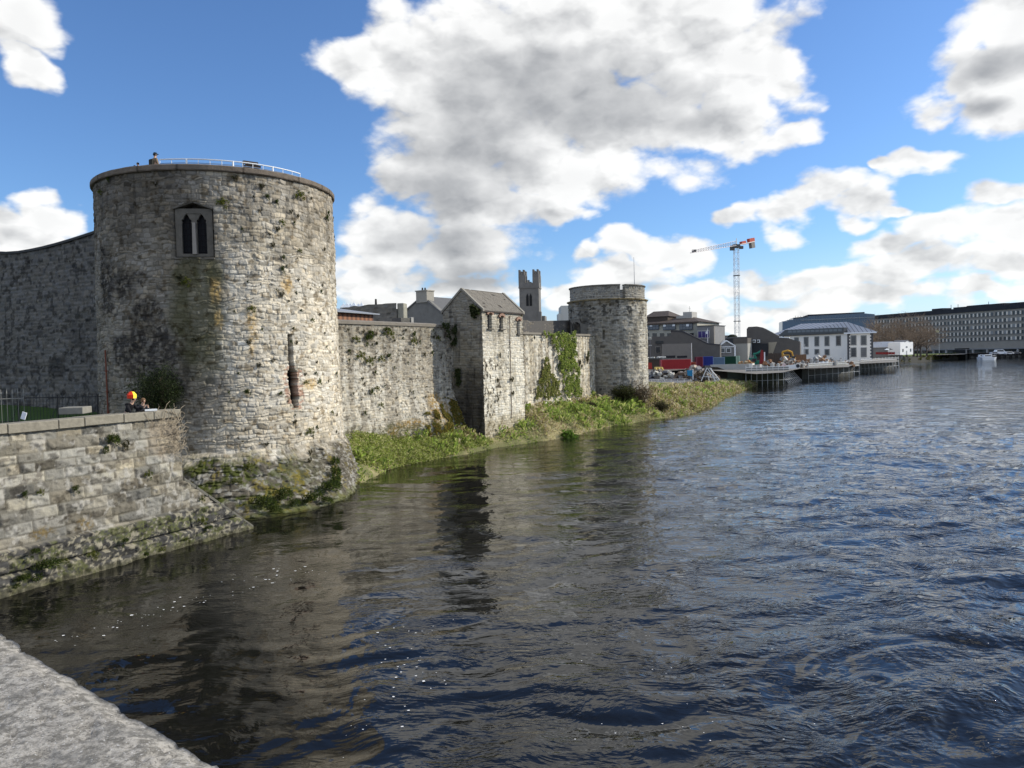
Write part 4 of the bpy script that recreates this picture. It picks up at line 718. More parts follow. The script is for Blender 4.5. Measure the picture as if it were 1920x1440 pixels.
ivy([(1022,668),(1030,690),(1036,705),(1046,715),(1050,744),(1002,748),(1004,725),(1012,712),(1017,690)], .08, 18000, [(.18, .21, .05), (.32, .33, .10), (.08, .11, .03), (.28, .25, .11)], [3, 4, 2, 2], 'pointed ragged ivy patch left of the broad ivy curtain', .35, 6, .10)
ivy([(822,606),(855,606),(856,640),(848,645),(836,630)], .15, 2600, [(.04, .055, .02), (.06, .075, .03)], [2, 1], 'dark ivy clump at the top corner between wall and gabled building', .5, 7, .14)
def ivy_side(poly_w, n, seed, label):
    global rng
    rng = np.random.default_rng(seed); xs = [p[0] for p in poly_w]; ys = [p[1] for p in poly_w]; S = rng.uniform(min(xs), max(xs), n); Z = rng.uniform(min(ys), max(ys), n); k = in_poly(S, Z, poly_w) & (fbm(S / .3, Z / .3, seed, 3) > .42); S = S[k]; Z = Z[k]; m = len(S); q = .06 + .3 * rng.random(m)
    B = np.stack([W0.x + DV.x * (sH - q) + NV.x * S, W0.y + DV.y * (sH - q) + NV.y * S, Z], -1); L = rng.uniform(.1, .18, m); tag(blades('ivy', B, rng.normal(size=(m, 3)) * .7 + np.array([-DV.x * .4, -DV.y * .4, -.5]), L, L * .8, ucol(m, [(.04, .055, .02), (.07, .08, .03)], [2, 1])), label, 'ivy')
ivy_side([(2.1, zE + .6), (2.85, zE + .1), (2.85, zE - .3), (2.4, zE - .6), (2.1, zE - .4), (2.0, zE + .2)], 1500, 8, 'dark ivy clump under the eaves on the shaded gable')
ivy_side([(.4, 6.6), (.75, 6.6), (.75, 5.2), (.5, 4.9), (.3, 6)], 500, 9, 'dark ivy streak halfway down the shaded gable wall')
# moss and small growth on the sloping foot of the near curtain wall
rng = np.random.default_rng(91); n = 26000; Sm = sHn - 4.6 + 4.6 * rng.random(n); Zm = 1.0 + 3.3 * rng.random(n); km = (fbm(Sm / .45, Zm / .4, 801, 4) > .47 + .08 * (Zm - 2.4) - .04 * (Sm - sHn + 3)) & (Zm < 4.3 - .35 * np.abs(Sm - sHn + 1.3)); Sm = Sm[km]; Zm = Zm[km]; n = len(Sm); Wm = bat1(Sm, Zm) + .03 + .1 * rng.random(n)
B = np.stack([W0.x + DV.x * Sm + NV.x * Wm, W0.y + DV.y * Sm + NV.y * Wm, Zm], -1); L = rng.uniform(.04, .12, n)
tag(blades('moss', B, rng.normal(size=(n, 3)) + np.array([NV.x, NV.y, .3]), L, L * .6, ucol(n, [(.30, .20, .04), (.22, .20, .05), (.12, .15, .04), (.36, .28, .08)], [3, 4, 4, 2])), 'ochre and olive moss on the sloping wall foot left of the gabled building', 'moss', kind='stuff')
# shrubs
def shrub(name, p, h, r, n, pal, wts, label, stemmy=.4, leaf=.1, seed=3, cat='shrub', shape=(1, 1)):
    global rng
    rng = np.random.default_rng(seed); root = empty(name, p, label=label, cat=cat); stems = MB(); tips = []
    for k in range(int(14 + 10 * stemmy)):
        a = rng.uniform(0, 2 * PI); q = rng.random() ** .5; top = Vector((math.cos(a) * r * q, math.sin(a) * r * q, h * rng.uniform(.55, 1) * (1 - .3 * q))); mid = top * .5 + Vector((rng.normal() * r * .1, rng.normal() * r * .1, h * .05)); b0 = Vector((math.cos(a) * r * .15, math.sin(a) * r * .15, 0))
        stems.tube(b0, mid, .02 + h * .004, .012, n=4).tube(mid, top, .012, .005, n=4); tips += [mid, top, mid.lerp(top, .5), b0.lerp(mid, .6)]
        for z_i in range(4): t0 = mid.lerp(top, rng.random()); t1_ = t0 + Vector(rng.normal(size=3)) * r * .2 + Vector((0, 0, h * .12)); stems.tube(t0, t1_, .008, .003, n=3); tips.append(t1_)
    stems.build('stem', mat('brown stems', (.10, .075, .05), var=.3), root)
    T_ = np.array([tuple(t) for t in tips]); k = rng.integers(0, len(T_), n); B = T_[k] + rng.normal(size=(n, 3)) * np.array([r * .16, r * .16, h * .07]); B[:, 2] = np.abs(B[:, 2]); L = rng.uniform(.6, 1.3, n) * leaf; blades('foliage', B, rng.normal(size=(n, 3)) + np.array([0, 0, .4]), L, L * .6, ucol(n, pal, wts), root); return root
bp = atz(285, 772, 4.43); pt = TC + (Vector((bp.x, bp.y, 0)) - TC).normalized() * 0
sa_, _ = on_tower(285, 740, TC, TR + 1.2); shrub('shrub', (TC.x + (TR + 1.0) * math.cos(sa_), TC.y + (TR + 1.0) * math.sin(sa_), 4.4), 3.1, 1.15, 14000, [(.022, .035, .012), (.04, .055, .018), (.015, .02, .01)], [3, 2, 2], 'dark green upright shrub at the shaded foot of the great tower', .8, .06, 12)
def bz(x, y): q = Vector((x, y, 0)) - W0; return float(bank_z(np.array([q.dot(DV)]), np.array([q.dot(NV)]))[0])
a_, _ = on_tower(1168, 720, T2, R2 + .8); x, y = T2.x + (R2 + .8) * math.cos(a_), T2.y + (R2 + .8) * math.sin(a_); shrub('shrub', (x, y, bz(x, y)), 2.1, 1.3, 3500, [(.04, .05, .015), (.08, .08, .03), (.03, .03, .015)], [3, 2, 2], 'dark leafy shrub against the base of the far round tower', .6, .14, 13)
a_, _ = on_tower(1200, 720, T2, R2 + .9); x, y = T2.x + (R2 + .9) * math.cos(a_), T2.y + (R2 + .9) * math.sin(a_); shrub('shrub', (x, y, bz(x, y)), 2.6, 1.5, 3000, [(.16, .12, .08), (.10, .08, .05), (.22, .18, .12)], [3, 2, 1], 'brown leafless bramble bush right of the base of the far round tower', 1, .12, 14)
for i, (u, v, h, r, c, lab) in enumerate([(1140,733,1.0,1.2,0,'low reddish dead bracken between ivy wall and far tower'),(1240,738,1.3,1.2,1,'low dark bush in front of the pontoon left end'),(1312,741,1.2,1.2,1,'low dark round bush in front of the pontoon right end'),(940,822,1.2,.8,2,'yellow green bush on the bank below the gabled building corner'),(1065,765,.9,1.0,3,'bright green low bush on the bank below the ivy'),(1105,748,.6,.8,1,'small dark bush near the end of the ivy wall')]):
    pal = [[(.20, .12, .08), (.12, .07, .05)], [(.05, .05, .025), (.09, .08, .04)], [(.20, .20, .04), (.12, .15, .03)], [(.12, .22, .03), (.07, .12, .02)]][c]; p = atz(u, v, 1.4 if c == 2 else 2.7); z_ = bz(p.x, p.y); shrub('shrub', (p.x, p.y, z_ - .1), h, r, 1500, pal, [1, 1], lab, .5, .13, 20 + i)
# weeds against the wall foot near the great tower
rng = np.random.default_rng(77)
n = 90000; Sg = rng.uniform(-5.2, sH + .5, n); Wc = rng.random(n) ** 1.5 * 3.6 - .1; Hh = rng.random(n) ** 1.3 * (.85 * np.exp(-((Sg + .5) / 3.6) ** 2) + .30)
dist = np.interp(Sg, shs, shw) - Wc; t1 = np.hypot(W0.x + DV.x * Sg + NV.x * Wc - TC.x, W0.y + DV.y * Sg + NV.y * Wc - TC.y) < TR + .6; k = (dist > -.2) & ~t1; Sg, Wc, Hh = Sg[k], Wc[k], Hh[k]; n = len(Sg)
cl = ss(fbm(Sg / .5, Wc / .5 + Hh * .6, 401, 3), .42, .62); B = np.stack([W0.x + DV.x * Sg + NV.x * Wc, W0.y + DV.y * Sg + NV.y * Wc, np.maximum(bank_z(Sg, Wc), .05) + Hh * cl], -1); L = rng.uniform(.06, .18, n)
tag(blades('weeds', B, rng.normal(size=(n, 3)) + np.array([.3, -.3, .5]), L, L * .32, ucol(n, [(.25, .30, .06), (.34, .40, .10), (.14, .18, .04), (.48, .46, .22)], [3, 4, 2, 4])), 'lush green weeds between the water and the near curtain wall', 'weeds', kind='stuff')
# dry creeper stems on the quay corner
mb = MB(); rng = np.random.default_rng(5)
for i in range(150):
    s0 = qs1 - abs(rng.normal()) * .75 - .02; z0 = QZT - .05 - rng.random() ** .8 * 1.9; 
    if z0 < QZT - .2 - 1.7 * math.exp(-((qs1 - s0 - .4) / .9) ** 2): continue
    p = QP(s0, -.42 * z0 / 5.5 - .02 + rng.random() * .06, z0); a = rng.uniform(-.4, 1.9)
    for k in range(3):
        q = p + (QD * math.cos(a) + Vector((0, 0, math.sin(a)))) * rng.uniform(.1, .22) + QN * rng.normal() * .015; mb.tube(p, q, .009, n=3); p = q; a += rng.normal() * .6
tag(mb.build('creeper', mat('dry creeper', (.30, .25, .18), var=.35)), 'dry leafless creeper stems matted over the top corner of the quay wall', 'creeper')
# ------------------------------------------------------------------ fences, pier cap and pipe
iron = mat('black iron', (.015, .015, .017), rough=.5, spec=.4); ironl = mat('sunlit grey iron', (.20, .195, .18), rough=.5)  # gate iron painted paler to stand for sunlight on it
fA = atd(-70, 737, 40.6); fB = atd(190, 739, 39.6); fz = fB.z; fD = Vector((fB.x - fA.x, fB.y - fA.y, 0)); fL = fD.length; fD.normalize()
fen = empty('iron_fence', (fA.x, fA.y, 4.43), label='black iron railing fence with thin pickets along the lawn', cat='fence')
mb = MB(); k = 0; x = 0
while x < fL: p = Vector((fA.x, fA.y, 4.43)) + fD * x; mb.tube(p, p + Vector((0, 0, fz - 4.43)), .014, n=4).tube(p + Vector((0, 0, fz - 4.43)), p + Vector((0, 0, fz - 4.33)), .022, .002, n=4); x += .19
par(mb.build('picket', iron), fen); fen.children[0]['kind'] = 'stuff' if False else 'part'
del fen.children[0]['kind']
for zz_ in (4.62, fz - .12): p = Vector((fA.x, fA.y, zz_)); par(MB().tube(p, p + fD * fL, .022, n=4).build('rail', iron), fen)
x = 1.0
while x < fL: p = Vector((fA.x, fA.y, 4.43)) + fD * x; par(MB().box(p + Vector((0, 0, (fz - 4.4) / 2)), (.05, .05, fz - 4.4)).build('post', iron), fen); par(MB().tube(p + Vector((0, 0, 1.1)), p + Vector((-.35, -.3, 0)), .014, n=4).build('brace', iron), fen); x += 2.3
gA = atd(-60, 734, 35.5); gB = atd(44, 736, 36.5); gD = Vector((gB.x - gA.x, gB.y - gA.y, 0)); gL = gD.length; gD.normalize()
gt = empty('iron_gate', (gA.x, gA.y, 4.43), label='pale sunlit spear-topped iron gate at the left edge of the lawn', cat='gate'); mb = MB(); x = gL
while x > 0: p = Vector((gA.x, gA.y, 4.43)) + gD * x; mb.tube(p, p + Vector((0, 0, gB.z - 4.43)), .012, n=4).tube(p + Vector((0, 0, gB.z - 4.45)), p + Vector((0, 0, gB.z - 4.2)), .035, .002, n=4); x -= .23
par(mb.build('spear', ironl), gt); p = Vector((gA.x, gA.y, gB.z - .28)); par(MB().tube(p, p + gD * gL, .025, n=4).build('rail', ironl), gt)
c = atd(127, 770, 28.2); pr = empty('stone_pier', (c.x, c.y + .5, 4.42), rz=.15, label='square grey stone pier cap just behind the quay wall', cat='pier')
MB().box((0, 0, .5), (.72, .72, 1.0)).build('shaft', mat('pier stone', (.16, .155, .14), var=.3, bump=.6), pr); MB().box((0, 0, c.z - 4.42 - .02), (.86, .86, .26)).build('cap', mat('pier cap', (.22, .21, .18), var=.3, bump=.6), pr, bevel=.02)
c = atd(27, 779, 26.2); tag(MB().box(c + Vector((0, .5, -.05)), (.16, .03, .26), ry=.35).build('small_sign', mat('white paint', (.75, .78, .80))), 'little tilted white sign just above the coping at far left', 'sign')
c = atd(248, 778, 30); 
a_, _ = on_tower(203, 700, TC, TR + .12); q = TC + Vector((math.cos(a_), math.sin(a_), 0)) * (TR + .22); zt = on_tower(203, 656, TC, TR + .2)[1]; pipe = empty('downpipe', (q.x, q.y, 4.4), label='thin rusty downpipe on the shaded left side of the great tower', cat='pipe')
MB().tube((0, 0, 0), (0, 0, zt - 4.4), .045).build('pipe', mat('rust pipe', (.16, .06, .04), var=.4), pipe)
for z_ in np.arange(.6, zt - 4.5, 1.1): MB().tube((0, 0, z_), (0, 0, z_ + .08), .075).build('collar', mat('rust pipe', (.16, .06, .04)), pipe)
# ------------------------------------------------------------------ bridge parapet under the camera
e0 = atz(0, 1179, EYE - .45); e1 = atz(432, 1440, EYE - .45); BD = (e1 - e0).normalized(); BN = Vector((-BD.y, BD.x, 0))
if BN.y < 0: BN = -BN
def BPt(a, b_, z): return e0 + BD * a + BN * b_ + Vector((0, 0, z - e0.z))
br = empty('bridge_parapet', tuple(e0), label='pale granite coping of the bridge parapet in the bottom left corner', cat='parapet')
zt = EYE - .45; na_, nb_ = 360, 90
la = np.linspace(-1.0, 2.6, na_); lb = np.linspace(0, -.62, nb_); LBg, LAg = np.meshgrid(lb, la, indexing='ij')
edge = (fbm(LAg / .07, LAg * 0, 501, 4) - .5) * .022; k = ss(LBg, -.05, 0)
h = (fbm(LAg / .012, LBg / .012, 503, 4) - .5) * .0022 + (fbm(LAg / .3, LBg / .3, 505, 3) - .5) * .006 - .012 * k ** 2; jn = np.abs(((LAg - .02) % 1.3)); h = h - .02 * (jn < .012)
rows_x = LBg + edge * k; pits = ss(fbm(LAg / .022, LBg / .014, 507, 3), .66, .72); h = h - pits * .004
V = np.stack([e0.x + BD.x * LAg + BN.x * rows_x, e0.y + BD.y * LAg + BN.y * rows_x, zt + h], -1).reshape(-1, 3)
Vs = V.reshape(nb_, na_, 3)[0].copy(); Vs[:, 2] -= .18; Vs2 = Vs.copy(); Vs2[:, :2] += np.array([BN.x, BN.y]) * -.06; 
A1 = LAg.ravel(); B1 = LBg.ravel(); C = np.full((len(A1), 3), .36) * np.array([1, .975, .92]); C = C * .80 * (.55 + .9 * fbm(A1 / .045, B1 / .03, 509, 4)).reshape(-1, 1); C = mulc(C, (.55, .54, .52), ss(fbm(A1 / .018, B1 / .012, 511, 3), .56, .68) * .75); C = mulc(C, (1.4, 1.4, 1.38), ss(fbm(A1 / .02, B1 / .014, 513, 3), .6, .7) * .6); C = mulc(C, (.75, .74, .72), ss(fbm(A1 / .2, B1 / .15, 515), .45, .65)); C = mulc(C, (.35, .33, .3), pits.ravel() * .7)
Fg = grid_faces(nb_, na_); o = nb_ * na_; Fs = grid_faces(2, na_) ; Fs = np.where(Fs < na_, Fs, Fs - na_ + o)
gran = bpy.data.materials.new('granite'); gran.use_nodes = True; N = NT(gran.node_tree); b = gran.node_tree.nodes['Principled BSDF']; g = N.n('ShaderNodeNewGeometry').outputs['Position']
gc = N.mix(N.step(N.noise(g, 70, 5, .65), .38, .62), (.15, .14, .12), (.37, .345, .30)); gc = N.mix(N.m('MULTIPLY', N.step(N.noise(g, 330, 3, .6), .55, .66), .75), gc, (.07, .068, .062)); gc = N.mix(N.m('MULTIPLY', N.step(N.noise(aniso(g, 240, 240, 1) , 1.0, 3, .6), .60, .68), .7), gc, (.60, .59, .56)); gc = N.mix(N.m('MULTIPLY', N.step(N.noise(g, 14, 4, .6), .52, .66), .45), gc, (.12, .118, .11)); gc = N.mix(N.step(N.noise(g, 45, 4, .7), .70, .74), gc, (.06, .05, .04))
N.l.new(gc, b.inputs['Base Color']); b.inputs['Roughness'].default_value = .9; b.inputs['Specular IOR Level'].default_value = .15; bn = N.n('ShaderNodeBump'); bn.inputs['Strength'].default_value = .7; bn.inputs['Distance'].default_value = .003; N.l.new(N.noise(g, 120, 6, .65), bn.inputs['Height']); N.l.new(bn.outputs[0], b.inputs['Normal'])
par(link('coping', mesh_np('coping', np.concatenate([V, Vs]), np.concatenate([Fg, Fs]), np.concatenate([C, C[:na_]]), True), gran), br)
cst = mat('bridge stone', (.22, .21, .18), var=.3, scale=2, bump=.6)
mb = MB()
for a0_, a1_ in ((-40, -1.0), (2.6, 60)): mb.prism([BPt(a0_, 0, zt - .18), BPt(a1_, 0, zt - .18), BPt(a1_, -.62, zt - .18), BPt(a0_, -.62, zt - .18)], (0, 0, .18))
par(mb.build('coping_run', mat('coping run', (.33, .32, .30), var=.3, bump=.6, scale=12)), br)
mb = MB(); mb.prism([BPt(-40, -.08, zt - 1.1), BPt(60, -.08, zt - 1.1), BPt(60, -.5, zt - 1.1), BPt(-40, -.5, zt - 1.1)], (0, 0, .92)); par(mb.build('parapet_wall', cst), br)
mb = MB(); mb.prism([BPt(-40, .05, -1), BPt(60, .05, -1), BPt(60, -12, -1), BPt(-40, -12, -1)], (0, 0, zt - .1)); tag(mb.build('bridge_deck', mat('bridge deck', (.12, .12, .12), bump=.3)), kind='structure')
c = BPt(.62, -.22, zt + .004)
# ------------------------------------------------------------------ town beyond
def mt(name, c, **k): return mat(name, c, **k)
def V3(p, z=None): return Vector((p[0], p[1], p[2] if z is None else z))
class Face:
    """a facade between two ground points, t metres along it, depth away from the viewer"""
    def __init__(s, u0, D0, u1, D1, v=665):
        a = atd(u0, v, D0); b = atd(u1, v, D1); s.A = Vector((a.x, a.y, 0)); s.B = Vector((b.x, b.y, 0)); s.d = (s.B - s.A); s.L = s.d.length; s.d.normalize(); s.n = Vector((s.d.y, -s.d.x, 0)); s.D0 = D0; s.D1 = D1
    def P(s, t, w_=0, z=0): return s.A + s.d * t + s.n * w_ + Vector((0, 0, z))
    def t(s, u, v=665):
        d = ray(u, v); det = d.x * -s.d.y + s.d.x * d.y; t = (s.A.x * -s.d.y + s.d.x * s.A.y) / det; return ((d.x * t - s.A.x) * s.d.x + (d.y * t - s.A.y) * s.d.y)
    def z(s, u, v):
        d = ray(u, v); det = d.x * -s.d.y + s.d.x * d.y; t = (s.A.x * -s.d.y + s.d.x * s.A.y) / det; return EYE + d.z * t
    def box(s, t0, t1, z0, z1, w0, w1, mb=None):
        mb = mb or MB(); return mb.prism([s.P(t0, w0, z0), s.P(t1, w0, z0), s.P(t1, w0, z1), s.P(t0, w0, z1)], s.n * (w1 - w0))
    def poly(s, pts, w0, w1, mb=None):
        mb = mb or MB(); return mb.prism([s.P(t, w0, z) for t, z in pts], s.n * (w1 - w0))
    def px(s, pts, w0, w1, mb=None): return s.poly([(s.t(u, v), s.z(u, v)) for u, v in pts], w0, w1, mb)
def root_at(name, F, label, cat, group=None): return empty(name, (F.A.x, F.A.y, 3.0), label=label, cat=cat, group=group)
def win(F, root, t, z, w_, h, gl, fr=None, fw=.12, bars=(0, 0), barm=None, proud=.0):
    o = par(F.box(t - w_ / 2, t + w_ / 2, z - h / 2, z + h / 2, .03 + proud, .08 + proud).build('window', gl), root)
    if fr:
        mb = MB(); F.box(t - w_ / 2 - fw, t - w_ / 2, z - h / 2 - fw, z + h / 2 + fw, .02, .16, mb); F.box(t + w_ / 2, t + w_ / 2 + fw, z - h / 2 - fw, z + h / 2 + fw, .02, .16, mb); F.box(t - w_ / 2, t + w_ / 2, z + h / 2, z + h / 2 + fw, .02, .155, mb); F.box(t - w_ / 2, t + w_ / 2, z - h / 2 - fw, z - h / 2, .02, .19, mb)
        f = mb.build('frame', fr); f.parent = o; f.matrix_parent_inverse = Matrix.Translation(-root.location)
        f.matrix_parent_inverse = Matrix.Identity(4)
    if bars[0] or bars[1]:
        mb = MB()
        for i in range(1, bars[0]): q = t - w_ / 2 + w_ * i / bars[0]; F.box(q - .03, q + .03, z - h / 2, z + h / 2, .08, .11, mb)
        for i in range(1, bars[1]): q = z - h / 2 + h * i / bars[1]; F.box(t - w_ / 2, t + w_ / 2, q - .03, q + .03, .08, .112, mb)
        f = mb.build('glazing_bar', barm or white); f.parent = o; f.matrix_parent_inverse = Matrix.Identity(4)
    return o
glass = mt('window glass', (.03, .035, .045), rough=.12, var=.3, spec=.8); gdark = mt('dark glass', (.012, .014, .018), rough=.2)
beige = mt('beige concrete', (.34, .33, .28), var=.12, scale=.6); browntile = mt('brown tile roof', (.075, .06, .05), var=.3, scale=2); slab = mt('dark slate cladding', (.105, .098, .09), var=.22, scale=.8); slab2 = mt('grey stone cladding', (.19, .175, .155), var=.2, scale=.8)
conc = mt('pale concrete', (.38, .37, .34), var=.2, scale=.7); greywall = mt('grey render', (.20, .20, .20), var=.2, scale=.8)
# --- cathedral tower
fc = Face(975.5, 246, 1013.5, 245); cz = fc.z
ch = root_at('church_tower', fc, 'tall dark grey church tower with four stepped corner turrets rising behind the castle', 'church tower'); dk = mt('old dark limestone', (.17, .16, .145), var=.4, scale=.5, bump=.6, bscale=2)
zt0 = cz(995, 540); zp = cz(995, 530); ztt = cz(978, 508); Lc = fc.L
par(fc.box(.15, Lc - .15, 3, zt0, 0, -Lc + .3).build('shaft', dk), ch); par(fc.box(-.05, Lc + .05, zt0, zt0 + .5, .2, -Lc - .05).build('string_course', dk), ch)
mb = MB()
for i in (2,):
    fc.box(i * Lc / 5 + .2, (i + .7) * Lc / 5, zp, zp + .9, 0, -.6, mb); fc.box(i * Lc / 5 + .05, (i + .62) * Lc / 5, zp, zp + .9, -Lc + .4, -Lc, mb)
fc.box(.1, Lc - .1, zt0 + .5, zp, 0, -.6, mb); fc.box(.1, Lc - .1, zt0 + .5, zp, -Lc + .4, -Lc, mb); fc.box(.1, .7, zt0 + .5, zp + .2, -.6, -Lc + .4, mb); fc.box(Lc - .7, Lc - .1, zt0 + .5, zp + .2, -.6, -Lc + .4, mb); par(mb.build('battlement', dk), ch)
for (ta, wa_) in ((0, 0), (Lc - 2.1, 0), (0, -Lc + 2.1), (Lc - 2.1, -Lc + 2.1)):
    mb = MB(); fc.box(ta, ta + 2.1, zt0 + .45, ztt - 1.2, wa_ + .12, wa_ - 2.0, mb)
    for i in (0, 1, 2):
        for j in (0, 1, 2):
            if i == 1 and j == 1: continue
            h = 1.25 if (i != 1 and j != 1) else .65; fc.box(ta + i * .7 + .02, ta + i * .7 + .62, ztt - 1.2, ztt - 1.2 + h + .3, wa_ + .1 - j * .7, wa_ - .5 - j * .7, mb)
    par(mb.build('corner_turret', dk), ch)
mb = MB()
for q in (-.55, .55): tm = Lc * .5 + q; zc = cz(995, 562); mb.prism([fc.P(tm - .42, .04, zc - 2), fc.P(tm + .42, .04, zc - 2), fc.P(tm + .42, .04, zc + 1.1), fc.P(tm, .04, zc + 2.1), fc.P(tm - .42, .04, zc + 1.1)], fc.n * .05)
par(mb.build('belfry_opening', mt('belfry dark', (.02, .02, .02))), ch)
ff = Face(1013, 241, 1018.5, 249); 
mb = MB(); fc.box(-.5, .5, 3, cz(995, 585), .6, -1, mb); fc.box(Lc - .5, Lc + .6, 3, cz(995, 585), .6, -1.2, mb); fc.box(Lc - .1, Lc + 1.6, 3, cz(1015, 592), -1, -Lc, mb); par(mb.build('buttress', dk), ch)
# --- things seen over the near curtain wall
f1 = Face(620, 66, 706, 73); r1 = root_at('timber_building', f1, 'long low timber-clad building with grey metal roof behind the near curtain wall', 'building')
wood = bpy.data.materials.new('cedar boards'); wood.use_nodes = True; N = NT(wood.node_tree); b = wood.node_tree.nodes['Principled BSDF']; tcn = N.n('ShaderNodeTexCoord').outputs['Object']; wv = N.n('ShaderNodeTexWave'); mpn = N.n('ShaderNodeMapping'); N.l.new(tcn, mpn.inputs[0]); N.l.new(mpn.outputs[0], wv.inputs[0]); wv.inputs['Scale'].default_value = 1.2; wv.inputs['Distortion'].default_value = .2; N.l.new(N.mix(wv.outputs['Fac'], (.10, .045, .025), (.27, .12, .06)), b.inputs['Base Color']); b.inputs['Roughness'].default_value = .8
ze = f1.z(706, 591); par(f1.box(0, f1.L - .4, 4.4, ze, 0, -6).build('board_wall', wood), r1); z1_ = f1.z(650, 577)
mb = MB(); mb.prism([f1.P(-1, .5, f1.z(645, 587)), f1.P(f1.L, .5, ze), f1.P(f1.L, .5, ze + .12), f1.P(-1, .5, f1.z(645, 587) + .12)], f1.n * -.05)
mb.add([f1.P(-1, .5, f1.z(645, 587) + .1), f1.P(f1.L, .5, ze + .1), f1.P(f1.L * .45, -3.4, z1_ + .35), f1.P(-1, -3.4, z1_ + .35), f1.P(-1, -7, ze - .3), f1.P(f1.L, -7, ze - .3)], [(0, 1, 2, 3), (3, 2, 5, 4), (1, 5, 2)]); par(mb.build('metal_roof', mt('grey metal roof', (.24, .26, .29), rough=.5)), r1)
f2 = Face(640, 84, 757, 82.5); r2 = root_at('ruined_wall', f2, 'dark ruined masonry wall with squared sunlit end behind the near curtain wall', 'castle wall')
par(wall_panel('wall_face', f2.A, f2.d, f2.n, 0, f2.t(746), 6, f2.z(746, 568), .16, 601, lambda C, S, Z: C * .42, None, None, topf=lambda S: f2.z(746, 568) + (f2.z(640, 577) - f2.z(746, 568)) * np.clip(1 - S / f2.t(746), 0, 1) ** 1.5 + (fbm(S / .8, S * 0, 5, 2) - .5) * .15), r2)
par(f2.box(0, f2.t(746), 6, f2.z(640, 578) - .3, -.1, -1).build('wall_core', mt('dark core', (.09, .085, .08))), r2)
mb = f2.box(f2.t(746), f2.t(758), 6, f2.z(750, 568), -.2, -1.4); par(mb.build('wall_end', mt('mid rubble', (.27, .26, .21), var=.4, scale=2, bump=.9, bscale=4), bevel=.06), r2)
f3 = Face(754, 74, 775, 75); r3 = root_at('small_turret', f3, 'little stone box with pale edge on the curtain wall walk', 'masonry'); par(f3.box(0, f3.L, 8, f3.z(760, 596), 0, -1.5).build('stonework', mt('dark rubble', (.13, .125, .11))), r3); par(f3.box(f3.L - .2, f3.L + .1, 8, f3.z(775, 595), .08, -.3).build('quoin', conc), r3)
# chimney-gable house
f4 = Face(759, 104, 832, 100); r4 = root_at('stone_house', f4, 'grey stone house with steep gable and broad chimney behind the near curtain wall', 'house'); rub = mt('house rubble', (.17, .165, .15), var=.35, scale=1.6, bump=.8, bscale=4); slr = mt('blue grey slates', (.12, .12, .12), var=.2, scale=3)
zc4 = f4.z(790, 556); par(f4.px([(759, 612), (832, 612), (832, 588), (800, 560), (784, 560), (759, 585)], 0, -.6).build('gable_wall', rub), r4)
zr4 = f4.z(795, 556); tm = f4.t(794)
mb = MB(); mb.prism([f4.P(tm, .15, zr4 + .1), f4.P(f4.t(834), .15, f4.z(834, 587)), f4.P(f4.t(834), .15, f4.z(834, 587) - .2), f4.P(tm, .15, zr4 - .1)], f4.n * -14); mb.prism([f4.P(tm, .15, zr4 + .1), f4.P(f4.t(757), .15, f4.z(757, 586)), f4.P(f4.t(757), .15, f4.z(757, 586) - .2), f4.P(tm, .15, zr4 - .1)], f4.n * -14); par(mb.build('slate_roof', slr), r4)
mb = MB(); f4.box(f4.t(785), f4.t(805), zr4 - .8, f4.z(795, 546), .2, -1.3, mb); f4.box(f4.t(784), f4.t(806), f4.z(795, 546), f4.z(795, 544), .3, -1.4, mb); chm = par(mb.build('chimney', mt('chimney stone', (.30, .28, .24), var=.25)), r4)
mb = MB()
for u in (791, 796): q = f4.P(f4.t(u), -.5, f4.z(u, 544.5)); mb.tube(q, q + Vector((0, 0, .42)), .13, .10, n=8)
cp = mb.build('chimney_pot', mt('dark pot', (.05, .045, .04))); cp.parent = chm; cp.matrix_parent_inverse = Matrix.Identity(4)
f5 = Face(826, 112, 846, 108); r5 = root_at('slate_roof_house', f5, 'blue slate roof ridge peeping out between the stone house and gabled building', 'house'); par(f5.px([(815, 612), (845, 612), (838, 569), (830, 562), (815, 560)], 0, -8).build('roof', slr), r5)
c = atd(705, 574, 95); r6 = empty('chimney_stack', (c.x, c.y, c.z - 1), label='small distant chimney with one pot above the ruined wall', cat='chimney'); MB().box((0, 0, .3), (.7, .6, 1.6)).build('stack', rub, r6); MB().box((0, 0, 1.1), (.95, .8, .12)).build('cap', rub, r6); MB().tube((0, 0, 1.1), (0, 0, 1.9), .15, .12, n=8).build('pot', mt('dark pot', (.05, .045, .04)), r6)
for i, (u, h) in enumerate([(644, .9), (651, 1.2), (657, .9), (664, 1.5), (672, .8), (678, 1.3)]):
    c = atd(u, 573, 118); t = empty('marquee', (c.x, c.y, c.z - .3), label=f"white pointed marquee top, {['first','second','third','fourth','fifth','last'][i]} from the great tower", cat='tent', group='white tent tops behind the wall')
    MB().add([(-.5, -.5, 0), (.5, -.5, 0), (.5, .5, 0), (-.5, .5, 0), (0, 0, .35 + h * .35)], [(0, 1, 4), (1, 2, 4), (2, 3, 4), (3, 0, 4), (0, 3, 2, 1)]).build('canopy', white, t); MB().tube((0, 0, .4), (0, 0, .5 + h * .35), .03).build('pole', white, t)
# white building beside the far tower
f7 = Face(1054, 150, 1066, 150); r7 = root_at('white_building', f7, 'pale plain building edge left of the far round tower', 'building'); par(f7.box(0, f7.L + 3, 4, f7.z(1058, 573), 0, -8).build('wall', mt('pale render', (.45, .45, .42), var=.1)), r7); par(f7.box(-.6, 0, 4, f7.z(1053, 588), .2, -5).build('side_wall', mt('pale render', (.45, .45, .42))), r7)
